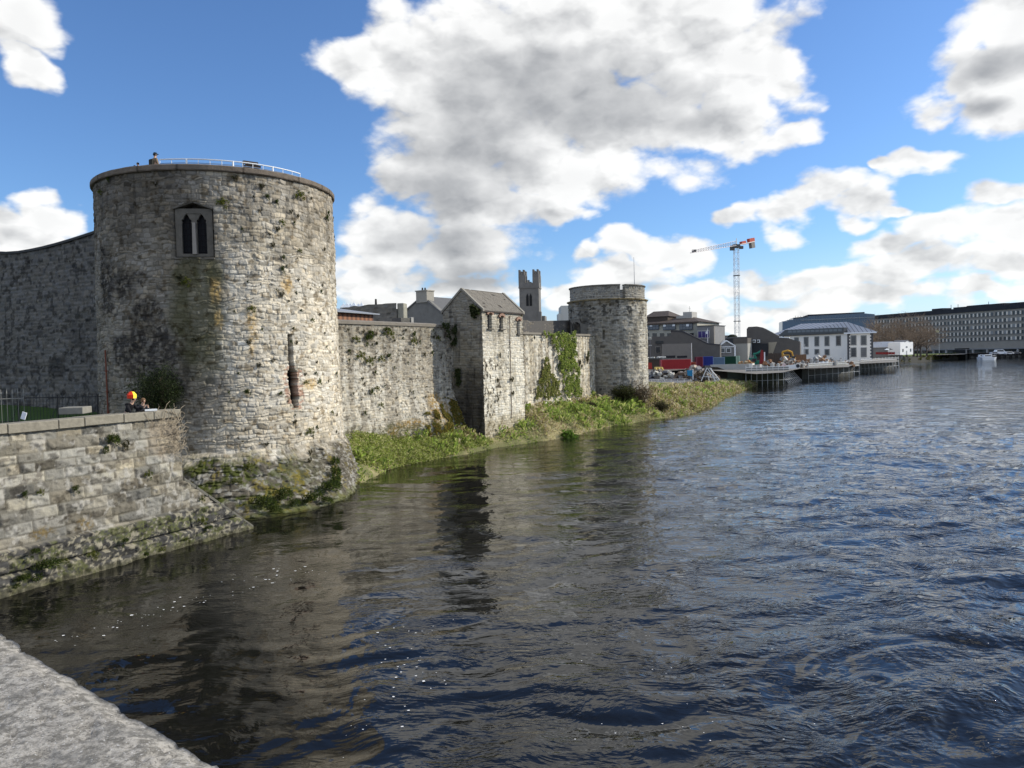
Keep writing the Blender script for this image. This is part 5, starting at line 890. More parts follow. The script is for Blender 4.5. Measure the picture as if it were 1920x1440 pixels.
# --- civic block with brown roofs
f = Face(1200, 236, 1308, 226); r = root_at('civic_building', f, 'beige concrete office building with brown hipped roof and blue window bays', 'building')
zb = 2.9; ze = f.z(1300, 603); zrg = f.z(1290, 591)
par(f.box(0, f.L, zb, ze, 0, -22).build('wall', beige), r)
mb = MB(); e = .8; t1 = f.L + e; mb.add([f.P(-2, e, ze), f.P(t1, e, ze), f.P(t1, -22 - e, ze), f.P(-2, -22 - e, ze), f.P(-2, -11, zrg), f.P(f.L - 5, -11, zrg)], [(0, 1, 5, 4), (1, 2, 5), (2, 3, 4, 5), (0, 3, 2, 1), (0, 4, 3)]); mb.prism([f.P(-2, e, ze - .5), f.P(t1, e, ze - .5), f.P(t1, e, ze), f.P(-2, e, ze)], f.n * -.3); par(mb.build('roof', browntile), r)
mb = MB(); ta, tb = f.t(1200), f.t(1246); za = f.z(1240, 592); mb.add([f.P(ta, -4, za), f.P(tb, -4, za), f.P(tb, -20, za), f.P(ta, -20, za), f.P(ta, -12, f.z(1225, 580)), f.P(tb - 3, -12, f.z(1225, 580))], [(0, 1, 5, 4), (1, 2, 5), (2, 3, 4, 5), (0, 3, 2, 1)]); f.box(ta, tb - .5, zrg - 3, za, -4.5, -19, mb); par(mb.build('upper_roof', browntile), r)
mb = MB(); f.box(f.t(1265), f.t(1282), zrg - 1, f.z(1273, 583), -8, -13, mb); f.box(f.t(1252), f.t(1265), zrg - 1, f.z(1260, 590), -8, -12, mb); q = f.P(f.t(1274), -10, f.z(1273, 583)); mb.tube(q, q + Vector((0, 0, 1.9)), .06).box(q + Vector((0, 0, 1.2)), (.7, .06, .06)); par(mb.build('plant_room', conc), r)
blueg = mt('blue tinted glass', (.03, .05, .08), rough=.15, var=.3)
for u0, u1 in ((1214, 1237), (1245, 1268), (1276, 1300)):
    o = par(f.box(f.t(u0), f.t(u1), f.z((u0 + u1) / 2, 618.5), f.z((u0 + u1) / 2, 607), .02, .5).build('window_bay', mt('dark blue frame', (.03, .045, .07), rough=.4)), r)
    for k in range(4):
        a = f.t(u0) + (f.t(u1) - f.t(u0)) * (k + .08) / 4; b_ = f.t(u0) + (f.t(u1) - f.t(u0)) * (k + .92) / 4; g = f.box(a, b_, f.z(u0, 612.5), f.z(u0, 608.5), .5, .54).build('pane', white if (k + u0) % 3 == 0 else blueg); g.parent = o; g.matrix_parent_inverse = Matrix.Identity(4)
        g = f.box(a, b_, f.z(u0, 617.5), f.z(u0, 613.3), .5, .54).build('pane', blueg); g.parent = o; g.matrix_parent_inverse = Matrix.Identity(4)
for u in (1214, 1228, 1242, 1256, 1270, 1284, 1297): win(f, r, f.t(u), f.z(u, 628), 1.4, 1.1, gdark)
f = Face(1308, 222, 1339, 219); r = root_at('flat_annex', f, 'flat grey office annex with purple-lit window right of the brown-roofed building', 'building'); par(f.box(0, f.L, 3, f.z(1325, 611), 0, -9).build('wall', greywall), r); par(f.box(-.2, f.L + .2, f.z(1325, 611), f.z(1325, 610), .3, -9.3).build('parapet', mt('dark trim', (.05, .05, .055))), r); win(f, r, f.t(1320), f.z(1320, 627), 3.3, 1.9, mt('purple glass', (.06, .045, .16), rough=.2), conc, .25, (3, 1)); par(f.box(f.L - 1, f.L + .1, 3, f.z(1325, 612), .1, -.5).build('corner_pier', slab2), r)  # annex window glass coloured purple
# dark slate shed with swept roof (left)
f = Face(1212, 214, 1350, 208); r = root_at('slate_clad_hall', f, 'low dark slate-clad hall with sloping roofline behind the red container', 'building')
par(f.px([(1212, 700), (1350, 700), (1350, 646), (1326, 644), (1300, 631), (1278, 621), (1258, 620), (1258, 630), (1240, 631), (1222, 631), (1222, 637), (1212, 637)], 0, -14).build('wall', slab), r)
par(f.px([(1241, 699), (1297, 699), (1297, 644), (1241, 645)], .05, .3).build('stone_panel', slab2), r)
par(f.px([(1258, 621.5), (1278, 622.5), (1300, 632.5), (1326, 645.5), (1350, 647.5), (1350, 645.5), (1327, 643.3), (1300, 630), (1279, 619.5), (1258, 619)], .1, -14.2).build('roof_edge', mt('dark trim', (.05, .05, .055))), r)
for (u, v, a, b_) in ((1237, 642, 2.2, .8), (1234, 656, 1.1, 1.6), (1257, 669, 2.8, .7), (1279, 669, 2.8, .6)): win(f, r, f.t(u), f.z(u, v), a, b_, gdark, slab2 if u == 1234 else None, .2, proud=.3)
# small gabled pavilion
f = Face(1350, 222, 1380, 222); r = root_at('white_pavilion', f, 'small white framed gabled pavilion between two dark halls', 'building'); par(f.px([(1350, 690), (1380, 690), (1380, 648), (1365, 639), (1350, 648)], -.3, -6).build('wall', greywall), r)
par(f.px([(1349, 649.5), (1362, 640), (1379, 650), (1379, 648), (1362, 637.5), (1349, 647.5)], .2, -6.2).build('roof_edge', white), r); mb = MB(); [f.box(f.t(u) - .2, f.t(u) + .2, 3, f.z(u, 649), -.2, .15, mb) for u in (1351, 1378)]; f.box(f.t(1351), f.t(1378), f.z(1365, 651), f.z(1365, 649.5), -.2, .14, mb); par(mb.build('white_frame', white), r)
for u in (1355, 1366): win(f, r, f.t(u), f.z(u, 657), 1.2, 1.2, glass, white, .12)
for (u0, u1, vt, D, c_, lab) in ((1338, 1349, 632, 262, (.05, .035, .04), 'distant low dark building right of the flat annex'), (1347, 1377, 631, 275, (.28, .26, .23), 'distant low buff building under the crane mast'), (1376, 1402, 634, 246, (.05, .052, .058), 'dark flat-roofed block at the foot of the crane'), (1600, 1650, 598, 520, (.16, .15, .15), 'distant grey-brown block behind the bare trees left of the office building')):
    f = Face(u0, D, u1, D); r = root_at('distant_building', f, lab, 'building'); par(f.box(0, f.L, 3, f.z(u0, vt), 0, -12).build('wall', mt('far wall ' + str(u0), c_, var=.25)), r); par(f.box(-.3, f.L + .3, f.z(u0, vt), f.z(u0, vt) + .35, .3, -12.3).build('parapet', greywall), r)
    for k in range(3): win(f, r, f.L * (k + .5) / 3, f.z(u0, vt) - 2, 1.4, 1.2, gdark)
c = atd(1373, 632, 270); tag(MB().ball((c.x, c.y, c.z), (1.8, 1.5, 1.0)).build('bush', mt('dark foliage', (.02, .025, .015))), 'dark rounded treetop beside the crane mast', 'tree')
# pale pier and right dark hall
f = Face(1376, 226, 1402, 224); r = root_at('concrete_block', f, 'pale concrete block with dark top left of the tall dark hall', 'building'); par(f.box(0, f.L, 3, f.z(1390, 644), 0, -6).build('wall', mt('light concrete', (.30, .30, .28), var=.15)), r); par(f.box(-.1, f.L, f.z(1390, 644), f.z(1390, 634), .1, -6.1).build('dark_band', slab), r)
f = Face(1398, 232, 1500, 226); r = root_at('tall_dark_hall', f, 'tall dark slate hall with sweeping roof and three white ventilation units', 'building')
par(f.px([(1400, 700), (1500, 700), (1500, 641), (1478, 634), (1462, 631), (1445, 622), (1430, 614), (1419, 612), (1403, 613), (1400, 617)], 0, -16).build('wall', slab), r)
par(f.px([(1400, 667), (1440, 667), (1440, 644), (1400, 644)], .05, 1.2).build('lower_bay', mt('darker cladding', (.030, .033, .038), var=.2)), r); par(f.px([(1441, 664), (1449, 663), (1457, 641), (1441, 642)], .05, .12).build('lit_concrete_patch', mt('buff concrete', (.30, .27, .21), var=.2)), r)  # concrete patch lit by the sun, the light painted as a buff panel
for u in (1408, 1415, 1423): o = par(f.px([(u - 2.4, 642.5), (u + 2.4, 642.5), (u + 2.4, 637), (u - 2.4, 637)], .2, 1.5).build('ventilation_unit', white), r); q = f.P(f.t(u), 1.5, f.z(u, 639.8)); g = MB().tube(q, q + f.n * .05, .3, n=10).build('fan_grille', gdark); g.parent = o; g.matrix_parent_inverse = Matrix.Identity(4)
par(f.px([(1461, 631.5), (1480, 632.5), (1480, 634), (1461, 633)], .3, -4).build('white_ledge', white), r)
# tower crane
f = Face(1382, 330, 1400, 330); c = atd(1382.5, 632, 330); cz0 = 3.0; cxr, cyr = c.x, c.y; top = atd(1379, 463, 330); crane = empty('tower_crane', (cxr, cyr, 3), label='tall white lattice tower crane with red counterweight arm over the site', cat='crane'); wl = mt('crane white', (.62, .63, .62), var=.1)
H_ = top.z - 3; mb = MB(); a = .95; n = 20
def ml(z): return Vector((0, 0, z))
for sx, sy in ((-1, -1), (1, -1), (1, 1), (-1, 1)): mb.tube((sx * a, sy * a, 0), (sx * a, sy * a, H_), .10, n=4)
for i in range(n):
    z0, z1 = H_ * i / n, H_ * (i + 1) / n
    for (p, q) in (((-a, -a), (a, -a)), ((a, -a), (a, a)), ((a, a), (-a, a)), ((-a, a), (-a, -a))):
        mb.tube((*p, z0), (*q, z1), .05, n=3); mb.tube((*p, z1), (*q, z1), .05, n=3); mb.tube((*q, z0), (*p, z1), .04, n=3) if i % 2 else None
mb.build('mast', wl, crane)
mb = MB(); [mb.box((0, 0, H_ * q), (2.5, 2.5, .25)) for q in (.35, .75)]; mb.build('mast_platform', mt('crane grey', (.12, .12, .12)), crane)
jl = atd(1297, 474, 300); jr = atd(1413, 447, 339); O = Vector((cxr, cyr, 3)); J0 = Vector((0, 0, H_ + .6)); JL = jl - O; JR = jr - O; JR.z = JR.z - 1.5
mb = MB(); ax = (JL - J0); Lj = ax.length; ax.normalize(); sd = ax.cross(Vector((0, 0, 1))).normalized() * .7; nseg = 18; hj = 2.0
for i in range(nseg):
    p, q = J0 + ax * Lj * i / nseg, J0 + ax * Lj * (i + 1) / nseg; h0, h1 = hj * (1 - .55 * i / nseg), hj * (1 - .55 * (i + 1) / nseg); m_ = (p + q) / 2 + Vector((0, 0, (h0 + h1) / 2))
    for sg in (-1, 1): mb.tube(p + sd * sg, q + sd * sg, .10, n=4).tube(p + sd * sg, m_, .055, n=3).tube(q + sd * sg, m_, .055, n=3)
    mb.tube(p + Vector((0, 0, h0)), q + Vector((0, 0, h1)), .10, n=4)
mb.build('jib', mt('jib pale red', (.62, .56, .54)), crane); mb = MB().box(JL * .95 + J0 * .05 + Vector((0, 0, .6)), (1.6, .7, 1.0)); mb.build('jib_trolley', mt('crane grey', (.12, .12, .12)), crane)
red = mt('crane red', (.42, .09, .06), var=.15); mb = MB(); ax2 = (JR - J0); L2_ = ax2.length; ax2.normalize(); sd2 = ax2.cross(Vector((0, 0, 1))).normalized() * .7
for sg in (-1, 1): mb.tube(J0 + sd2 * sg, JR + sd2 * sg, .22, n=4)
for i in range(8): p = J0 + ax2 * L2_ * i / 8; mb.tube(p + sd2, p + ax2 * L2_ / 8 - sd2, .08, n=3)
mb.build('counter_jib', wl, crane); ang = math.atan2(ax2.y, ax2.x); tilt = -math.asin(ax2.z)
MB().box(J0 + ax2 * L2_ * .38 + Vector((0, 0, .5)), (3.2, 1.4, 1.5), rz=ang, ry=tilt).build('winch_housing', red, crane)
MB().box(J0 + ax2 * L2_ * .84 + Vector((0, 0, .8)), (4.2, 1.4, 2.0), rz=ang, ry=tilt).build('counter_jib_end', red, crane); MB().box(J0 + ax2 * L2_ * .90 + Vector((0, 0, -1.4)), (2.8, 1.4, 2.6), rz=ang, ry=tilt).build('counterweight', mt('counterweight grey', (.20, .19, .18)), crane)
MB().box((-1.9, -.4, H_ - .5), (1.7, 1.5, 2.0)).build('operator_cab', mt('cab', (.10, .10, .10)), crane); MB().box((0, 0, H_ + .3), (2.8, 2.8, 1.4)).build('slewing_unit', mt('crane grey', (.12, .12, .12)), crane); MB().tube((0, 0, H_), (.2, 0, H_ + 3.8), .35, .15, n=4).build('head', wl, crane); MB().box((2.2, 0, H_ - .3), (1.6, 1.2, 1.2)).build('slewing_motor', mt('crane grey', (.12, .12, .12)), crane)
# white hipped building with quoins
f = Face(1470, 306, 1592, 282); g_ = Face(1589, 279.5, 1637, 276); r = root_at('white_georgian_building', f, 'white two-storey building with grey hipped metal roof and dark quoins on the quay', 'building'); wr_ = mt('off white render', (.90, .85, .76), var=.07, scale=.5); zinc = bpy.data.materials.new('standing seam zinc'); zinc.use_nodes = True; N = NT(zinc.node_tree); b = zinc.node_tree.nodes['Principled BSDF']; b.inputs['Roughness'].default_value = .45; wv = N.n('ShaderNodeTexWave'); N.l.new(N.n('ShaderNodeTexCoord').outputs['Object'], wv.inputs[0]); wv.inputs['Scale'].default_value = .33; N.l.new(N.mix(N.step(wv.outputs['Fac'], .02, .16), (.12, .12, .13), (.40, .41, .43)), b.inputs['Base Color'])
zE1 = f.z(1585, 625.5); par(f.box(0, f.L, 2.8, zE1, 0, -14).build('wall', wr_), r); zE2 = g_.z(1636, 624.5); par(g_.box(0, g_.L, 2.8, zE2, 0, -18).build('wing_wall', wr_), r)
mb = MB(); zR1 = f.z(1590, 602)
mb.add([f.P(-8, 1, zE1 + .2), g_.P(g_.L + 1.5, 1.2, zE2 + .4), g_.P(g_.L + 1.5, -20, zE2 + .4), f.P(-8, -16, zE1 + .2), f.P(2.5, -8, f.z(1470, 607.5)), g_.P(.0, -9, g_.z(1590, 602))], [(0, 1, 5, 4), (1, 2, 5), (2, 3, 4, 5), (3, 0, 4), (0, 3, 2, 1)]); par(mb.build('zinc_roof', zinc), r)
o = par(f.px([(1462, 630), (1586, 624.3), (1586, 614), (1476, 618.5)], 1.3, -1).build('clerestory', mt('dark clerestory', (.05, .055, .06), rough=.3)), r)
mb = MB(); 
for k in range(12): u = 1482 + k * 8.5; mb.prism([f.P(f.t(u), 1.32, f.z(u, 624.0 - k * .25)), f.P(f.t(u + 7), 1.32, f.z(u, 624.0 - k * .25)), f.P(f.t(u + 7), 1.32, f.z(u, 620 - k * .28)), f.P(f.t(u), 1.32, f.z(u, 620 - k * .28))], f.n * .05)
q = mb.build('clerestory_pane', mt('clerestory glass', (.13, .15, .17), rough=.2)); q.parent = o; q.matrix_parent_inverse = Matrix.Identity(4)
mb = MB(); g_.box(-1.2, g_.L + 1.2, zE2, zE2 + .45, 1.0, -.2, mb); par(mb.build('cornice', white), r); par(f.box(-2, f.L - .5, zE1, zE1 + .3, .8, 0).build('dark_gutter', slab2), r)
wfr = mt('window surround', (.22, .22, .21), var=.1)
for u, vt, vb in ((1494, 634.5, 640), (1512, 633.5, 648.5), (1532, 632.5, 647.5), (1551, 632, 647), (1572.5, 631, 646.5)):
    if u != 1494: win(f, r, f.t(u), (f.z(u, vt) + f.z(u, vb)) / 2, 1.35, f.z(u, vt) - f.z(u, vb), glass, wfr, .35, (3, 4), mt('bar grey', (.12, .12, .12)))
    else: win(f, r, f.t(u), f.z(u, 637), 1.35, 1.2, glass, wfr, .35)
for u, h in ((1512, 7), (1532, 7), (1551, 8.5)): win(f, r, f.t(u), f.z(u, 656 + h / 2), 1.35, f.z(u, 656) - f.z(u, 656 + h), glass, wfr, .35, (3, 3), mt('bar grey', (.12, .12, .12)))
for u in (1600.5, 1619.5):
    win(g_, r, g_.t(u), (g_.z(u, 630.5) + g_.z(u, 645.5)) / 2, 1.3, g_.z(u, 630.5) - g_.z(u, 645.5), glass, wfr, .35, (3, 4), mt('bar grey', (.12, .12, .12)))
    win(g_, r, g_.t(u), (g_.z(u, 653) + g_.z(u, 668)) / 2, 1.4, g_.z(u, 653) - g_.z(u, 668), glass if u < 1610 else greywall, wfr, .3, (3, 4), mt('bar grey', (.12, .12, .12)))
for side in (0, 1):
    mb = MB(); z = 3.2; k = 0
    while z < zE2 - .6: wq = .95 if k % 2 else .6; (g_.box(-.05, wq, z, z + .61, .02, .09, mb) if side == 0 else g_.box(g_.L - wq, g_.L + .06, z, z + .61, .02, .09, mb)); z += .6; k += 1
    par(mb.build('quoin_strip', mt('quoin stone', (.09, .09, .095))), r)
f = Face(1482, 262, 1500, 262); r = root_at('grey_brick_hut', f, 'plain dark grey block in front of the white quoined building', 'building'); par(f.box(0, f.L, 3, f.z(1490, 640.5), 0, -6).build('wall', slab), r); par(f.box(-.1, f.L + .1, f.z(1490, 640.5), f.z(1490, 640), .1, -6.1).build('coping', slab2), r)
# blue glass building far behind
f = Face(1467, 430, 1640, 418); r = root_at('blue_glass_building', f, 'long stepped blue glass building rising behind the white quoined building', 'building'); bgl = mt('blue facade glass', (.035, .085, .15), rough=.2, var=.25, scale=.15)
par(f.px([(1467, 640), (1640, 640), (1640, 589), (1621, 587.5), (1621, 585), (1515, 590), (1515, 593), (1487, 596), (1487, 599.5), (1476, 600), (1476, 602), (1467, 602.5)], 0, -20).build('glass_wall', bgl), r)
mb = MB(); f.px([(1515, 592.5), (1621, 586.5), (1621, 585), (1515, 590)], .3, -20.3, mb); f.px([(1487, 597.2), (1515, 594.5), (1515, 593), (1487, 595.8)], .3, -20, mb); par(mb.build('roof_band', mt('dark roof band', (.02, .025, .04))), r)
mb = MB()
for u in range(1492, 1640, 5): q = f.P(f.t(u), .1, f.z(u, 603)); mb.tube(q, (q.x, q.y, f.z(u, 592)), .12, n=3)
par(mb.build('mullion', mt('mullion grey', (.14, .17, .21))), r); par(f.px([(1500, 601), (1640, 595), (1640, 593.8), (1500, 599.8)], .1, .4).build('pale_spandrel', mt('spandrel', (.22, .26, .30))), r)
# cottage and long shed
f = Face(1688, 297, 1712, 302.5); r = root_at('white_cottage', f, 'small bright white gabled cottage on the green quay', 'cottage'); zb = 3.6; wh = mt('cottage white', (.80, .80, .78), var=.04)
par(f.px([(1688, 665.5), (1712, 664.5), (1712, 641.5), (1706, 641), (1702, 638.5), (1697, 641.3), (1688, 642)], 0, -5).build('wall', wh), r); par(f.px([(1696, 641.8), (1701.5, 637.6), (1707, 641.2), (1701.5, 638.6)], .15, -5.2).build('roof', greywall), r)
for u, v, a, b_ in ((1693, 657, .8, 1.2), (1707.5, 656.5, .8, 1.2), (1700, 650.5, 1.1, .5)): win(f, r, f.t(u), f.z(u, v), a, b_, gdark)
win(f, r, f.t(1700), f.z(1700, 661), .7, 1.5, mt('lattice grey', (.35, .36, .36)))
f = Face(1637, 306, 1689, 300); r = root_at('long_shed', f, 'long low grey shed with pale roof attached left of the white cottage', 'shed'); par(f.box(0, f.L, 3, f.z(1680, 651), 0, -5).build('wall', greywall), r); ze = f.z(1680, 651)
mb = MB(); mb.prism([f.P(-.3, .3, ze), f.P(f.L, .3, ze), f.P(f.L, -2.6, f.z(1690, 640.5)), f.P(-.3, -2.6, f.z(1640, 641.5))], (0, 0, .15)); par(mb.build('roof', mt('pale metal roof', (.50, .51, .52), rough=.5)), r); par(MB().path([f.P(-.2, .2, ze - .1), f.P(f.L, .2, ze - .1)], .08, 4).build('gutter', slab2), r); par(f.box(f.t(1674), f.t(1674) + .15, 3, ze, .05, .2).build('downpipe', slab2), r)
for i, u in enumerate((1645, 1651, 1657, 1663, 1669, 1675)):
    c = atd(u, 664, 296); t = empty('parasol' if i == 4 else 'cafe_barrier', (c.x, c.y, c.z), label=f"{['first','second','third','fourth','fifth','sixth'][i]} dark red cafe screen from the left beside the long shed", cat='barrier', group='dark red screens by the long shed'); MB().box((0, 0, .35), (1.2, .08, .9)).build('panel', mt('maroon', (.20, .03, .03)), t)
    if i in (3, 4): MB().add([(-.9, -.6, 1.7), (.9, -.6, 1.7), (.9, .6, 1.7), (-.9, .6, 1.7), (0, 0, 2.3)], [(0, 1, 4), (1, 2, 4), (2, 3, 4), (3, 0, 4)]).build('parasol_canopy', white if i == 3 else gdark, t)
    for sx in (-.5, .5): MB().tube((sx, 0, -.3), (sx, 0, .9), .04).build('post', mt('dark trim', (.05, .05, .055)), t)
# --- the big office block
f = Face(1625, 520, 1990, 386); r = root_at('office_block', f, 'very long grey concrete office block with rows of small windows across the river bend', 'office building'); ocl = mt('grey office concrete', (.30, .275, .235), var=.2, scale=.3); oct_ = mt('dark plant storey', (.035, .037, .042), var=.4, scale=.3); pier = mt('pale window pier', (.72, .67, .58), var=.15, scale=.5)
zt_ = f.z(1800, 586.5); zg = f.z(1880, 652.5); par(f.box(0, f.L, zg, zt_, 0, -18).build('wall', ocl), r)
par(f.box(0, f.L, zt_, f.z(1800, 578.5), .6, -17).build('plant_storey', oct_), r)
mb = MB()
for u, hh, L_ in ((1745, 2.0, 8), (1785, 1.6, 10), (1810, 2.2, 14), (1850, 2.0, 10), (1890, 1.5, 16)): f.box(f.t(u), f.t(u) + L_, f.z(1800, 578.5), f.z(1800, 578.5) + hh * .6, -1, -8, mb)
for u in (1776, 1789, 1846): q = f.P(f.t(u), -3, f.z(1800, 579)); mb.tube(q, q + Vector((0, 0, 3)), .15)
par(mb.build('rooftop_plant', oct_), r)
rows = [(f.z(1880, v0), f.z(1880, v1)) for v0, v1 in ((591, 584.5), (603, 597), (614.5, 608.5), (626, 620), (637.5, 631.5))]
p_ = 2.7; nW = int(f.L / p_); cnt = 0; rest = MB(); stf = []
for (z0, z1) in rows: par(f.box(0, f.L, z0 - .25, z0 - .05, .02, .35).build('sill_band', mt('band grey', (.17, .17, .175), var=.1)), r)
order = []
for ri, (z0, z1) in enumerate(rows):
    for k in range(nW): order.append((-k, ri, z0, z1))
order.sort()
wgl = [mt('office glass a', (.025, .03, .035), rough=.2), mt('office glass b', (.07, .08, .09), rough=.3), mt('office blind', (.26, .27, .27))]
for idx, (mk, ri, z0, z1) in enumerate(order):
    t = (-mk + .5) * p_
    if idx < 98: par(f.box(t - .72, t + .72, z0, z1, .02, .06).build('window', wgl[0 if random.random() < .66 else random.choice([1, 2])]), r)
    else: f.box(t - .72, t + .72, z0, z1, .02, .06, rest)
o = par(rest.build('window', wgl[0]), r); o['kind'] = 'stuff'
mb = MB()
for (z0, z1) in rows:
    for k in range(nW + 1):
        if random.random() < .93: f.box(k * p_ - .42, k * p_ + .42, z0, z1, .02, .22, mb)
o = par(mb.build('pale_pier', pier), r); o['kind'] = 'stuff'
par(f.box(0, f.L, zg - .6, zg, .5, -18).build('canopy_beam', mt('pale beam', (.24, .24, .24))), r); par(f.box(0, f.L, 2.6, zg - .6, -3, -18).build('ground_floor_glass', mt('shopfront dark', (.025, .03, .03), rough=.25, var=.6, scale=.3)), r)
for k in range(int(f.L / 9.5)): par(f.box(k * 9.5, k * 9.5 + .9, 2.6, zg - .6, .3, -.5).build('column', mt('pale column', (.36, .36, .35))), r)
# --- bare trees
twm = mt('bare twigs', (.22, .165, .115), var=.35, scale=.3); brk = mt('bark', (.10, .085, .07), var=.3)
def bare_tree(u, D, h, sp, label, seed, zb=3.0):
    rnd = random.Random(seed); c = atd(u, 660, D); root = empty('bare_tree', (c.x, c.y, zb), label=label, cat='tree', group='bare trees in front of the office block'); tr = MB(); tw = MB(); H0 = h * .12; tr.tube((0, 0, 0), (0, 0, H0), h * .024, h * .02, n=6)
    def grow(p, d, L, rad, lev):
        q = p + d * L; (tr if lev < 2 else tw).tube(p, q, rad, rad * .65, n=4 if lev < 2 else 3)
        if lev >= 5: return
        for k in range(3 if lev else 9):
            nd_ = (d * (1.0 if lev else .7) + Vector((rnd.gauss(0, .75), rnd.gauss(0, .75), rnd.gauss(.08, .35))) * (1.0 if lev else 1.1)).normalized(); grow(p + d * L * rnd.uniform(.05 if not lev else .5, 1), nd_, L * rnd.uniform(.6, .9), max(rad * .55, .035), lev + 1)
    grow(Vector((0, 0, H0)), Vector((rnd.gauss(0, .1), 0, 1)).normalized(), h * .30, h * .016, 0)
    tr.build('trunk', brk, root); tw.build('crown', twm, root)
TL = [(1648,330,20,'left'),(1660,350,21,''),(1673,326,19,''),(1688,340,21,''),(1700,324,20,''),(1713,336,22,''),(1726,322,20,''),(1738,345,20,''),(1632,380,17,'')]
names = ['leftmost tall bare tree above the long shed','bare tree second from left above the long shed','slender bare tree above the shed roof','bare tree just left of the white cottage','bare tree straight above the white cottage','broad bare tree right behind the white cottage','bare tree between cottage and flag pole','rightmost bare tree before the office block','farther bare tree beside the white quoined building']
for i, (u, D, h, _) in enumerate(TL): bare_tree(u, D, h, 1, names[i], 40 + i)
for i, (u, h) in enumerate(((1655, 15), (1690, 14), (1720, 15))): bare_tree(u, 312, h, 1, ['low bushy bare tree behind the long shed','low bushy bare tree behind the cottage roof','low bushy bare tree between cottage and lamp'][i], 60 + i)
c = atd(1835, 668, 330)
# green quay bank and dark boat shed end
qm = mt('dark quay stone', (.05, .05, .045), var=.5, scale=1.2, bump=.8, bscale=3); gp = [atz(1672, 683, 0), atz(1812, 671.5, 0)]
gq = empty('green_quay_wall', tuple(gp[0]), label='old dark quay wall topped with green grass below the cottage and flag pole', cat='quay wall'); gd = (gp[1] - gp[0]); gd.z = 0; L_ = gd.length; gd.normalize(); gn = Vector((gd.y, -gd.x, 0))
mb = MB(); mb.prism([gp[0] + Vector((0, 0, -1)), gp[1] + Vector((0, 0, -1)), gp[1] + Vector((0, 0, 3.1)), gp[0] + Vector((0, 0, 3.1))], -gn * 30); par(mb.build('stonework', qm), gq)
mb = MB(); mb.prism([gp[0] + Vector((0, 0, 3.1)), gp[0].lerp(gp[1], .8) + Vector((0, 0, 3.1)), gp[0].lerp(gp[1], .8) + Vector((0, 0, 3.35)), gp[0] + Vector((0, 0, 3.35))], -gn * 30); par(mb.build('grass_top', mt('quay grass', (.11, .14, .04), var=.35, scale=.3)), gq)
rng = np.random.default_rng(9); n = 3500; t = rng.random(n) ** .6 * L_ * .86; z = rng.uniform(.8, 3.3, n); kk = fbm(t / 4, z / 1.5, 701, 3) > .5; t = t[kk]; z = z[kk]; n = len(t); B = np.stack([gp[0].x + gd.x * t + gn.x * .1, gp[0].y + gd.y * t + gn.y * .1, z], -1)
blades('hanging_growth', B, rng.normal(size=(n, 3)) + np.array([gn.x, gn.y, -.3]), rng.uniform(.3, .7, n), rng.uniform(.2, .4, n), ucol(n, [(.10, .11, .03), (.05, .06, .02), (.14, .12, .05)], [2, 2, 1])); o = bpy.data.objects['hanging_growth']; par(o, gq)
c = atd(1761, 662, 430); fp = empty('flagpole', (c.x, c.y, 3.2), label='tall pole flying a pale yellow flag on the green quay', cat='flagpole'); hz_ = atd(1761, 616.5, 430).z - 3.2; MB().tube((0, 0, 0), (0, 0, hz_), .22, .14).build('pole', mt('pole pale', (.5, .5, .46)), fp); mb = MB(); [mb.prism([(-.1 - i * .6, .15 * math.sin(i * 1.6), hz_ - .5), (-.1 - (i + 1) * .6, .15 * math.sin(i * 1.6 + 1.6), hz_ - .6), (-.1 - (i + 1) * .6, .15 * math.sin(i * 1.6 + 1.6), hz_ - 2.1), (-.1 - i * .6, .15 * math.sin(i * 1.6), hz_ - 2.0)], (0, .03, 0)) for i in range(3)]; mb.build('flag', mt('pale yellow', (.75, .72, .42), var=.05), fp)
c = atd(1725.5, 662, 360); lp = empty('street_lamp', (c.x, c.y, 3.2), label='pale lollipop lamp right of the white cottage', cat='lamp'); hz_ = atd(1725, 647, 360).z - 3.2; MB().tube((0, 0, 0), (0, 0, hz_), .15, .1).build('post', mt('pole pale', (.5, .5, .46)), lp); MB().ball((0, 0, hz_), (.75, .5, .35)).build('lamp_head', white, lp)
f = Face(1790, 424, 1811, 420); r = root_at('dark_slipway_block', f, 'dark louvred structure at the end of the green quay', 'structure'); mb = MB(); [f.box(0, f.L, z, z + .7, 0, -7, mb) for z in np.arange(-.5, 5.2, .95)]; f.box(.1, f.L - .1, -.5, 5, -.2, -6.8, mb); par(mb.build('louvres', mt('black cladding', (.02, .022, .025))), r); par(f.box(f.L - .1, f.L + .5, 0, 5.4, .2, -.4).build('end_post', greywall), r)
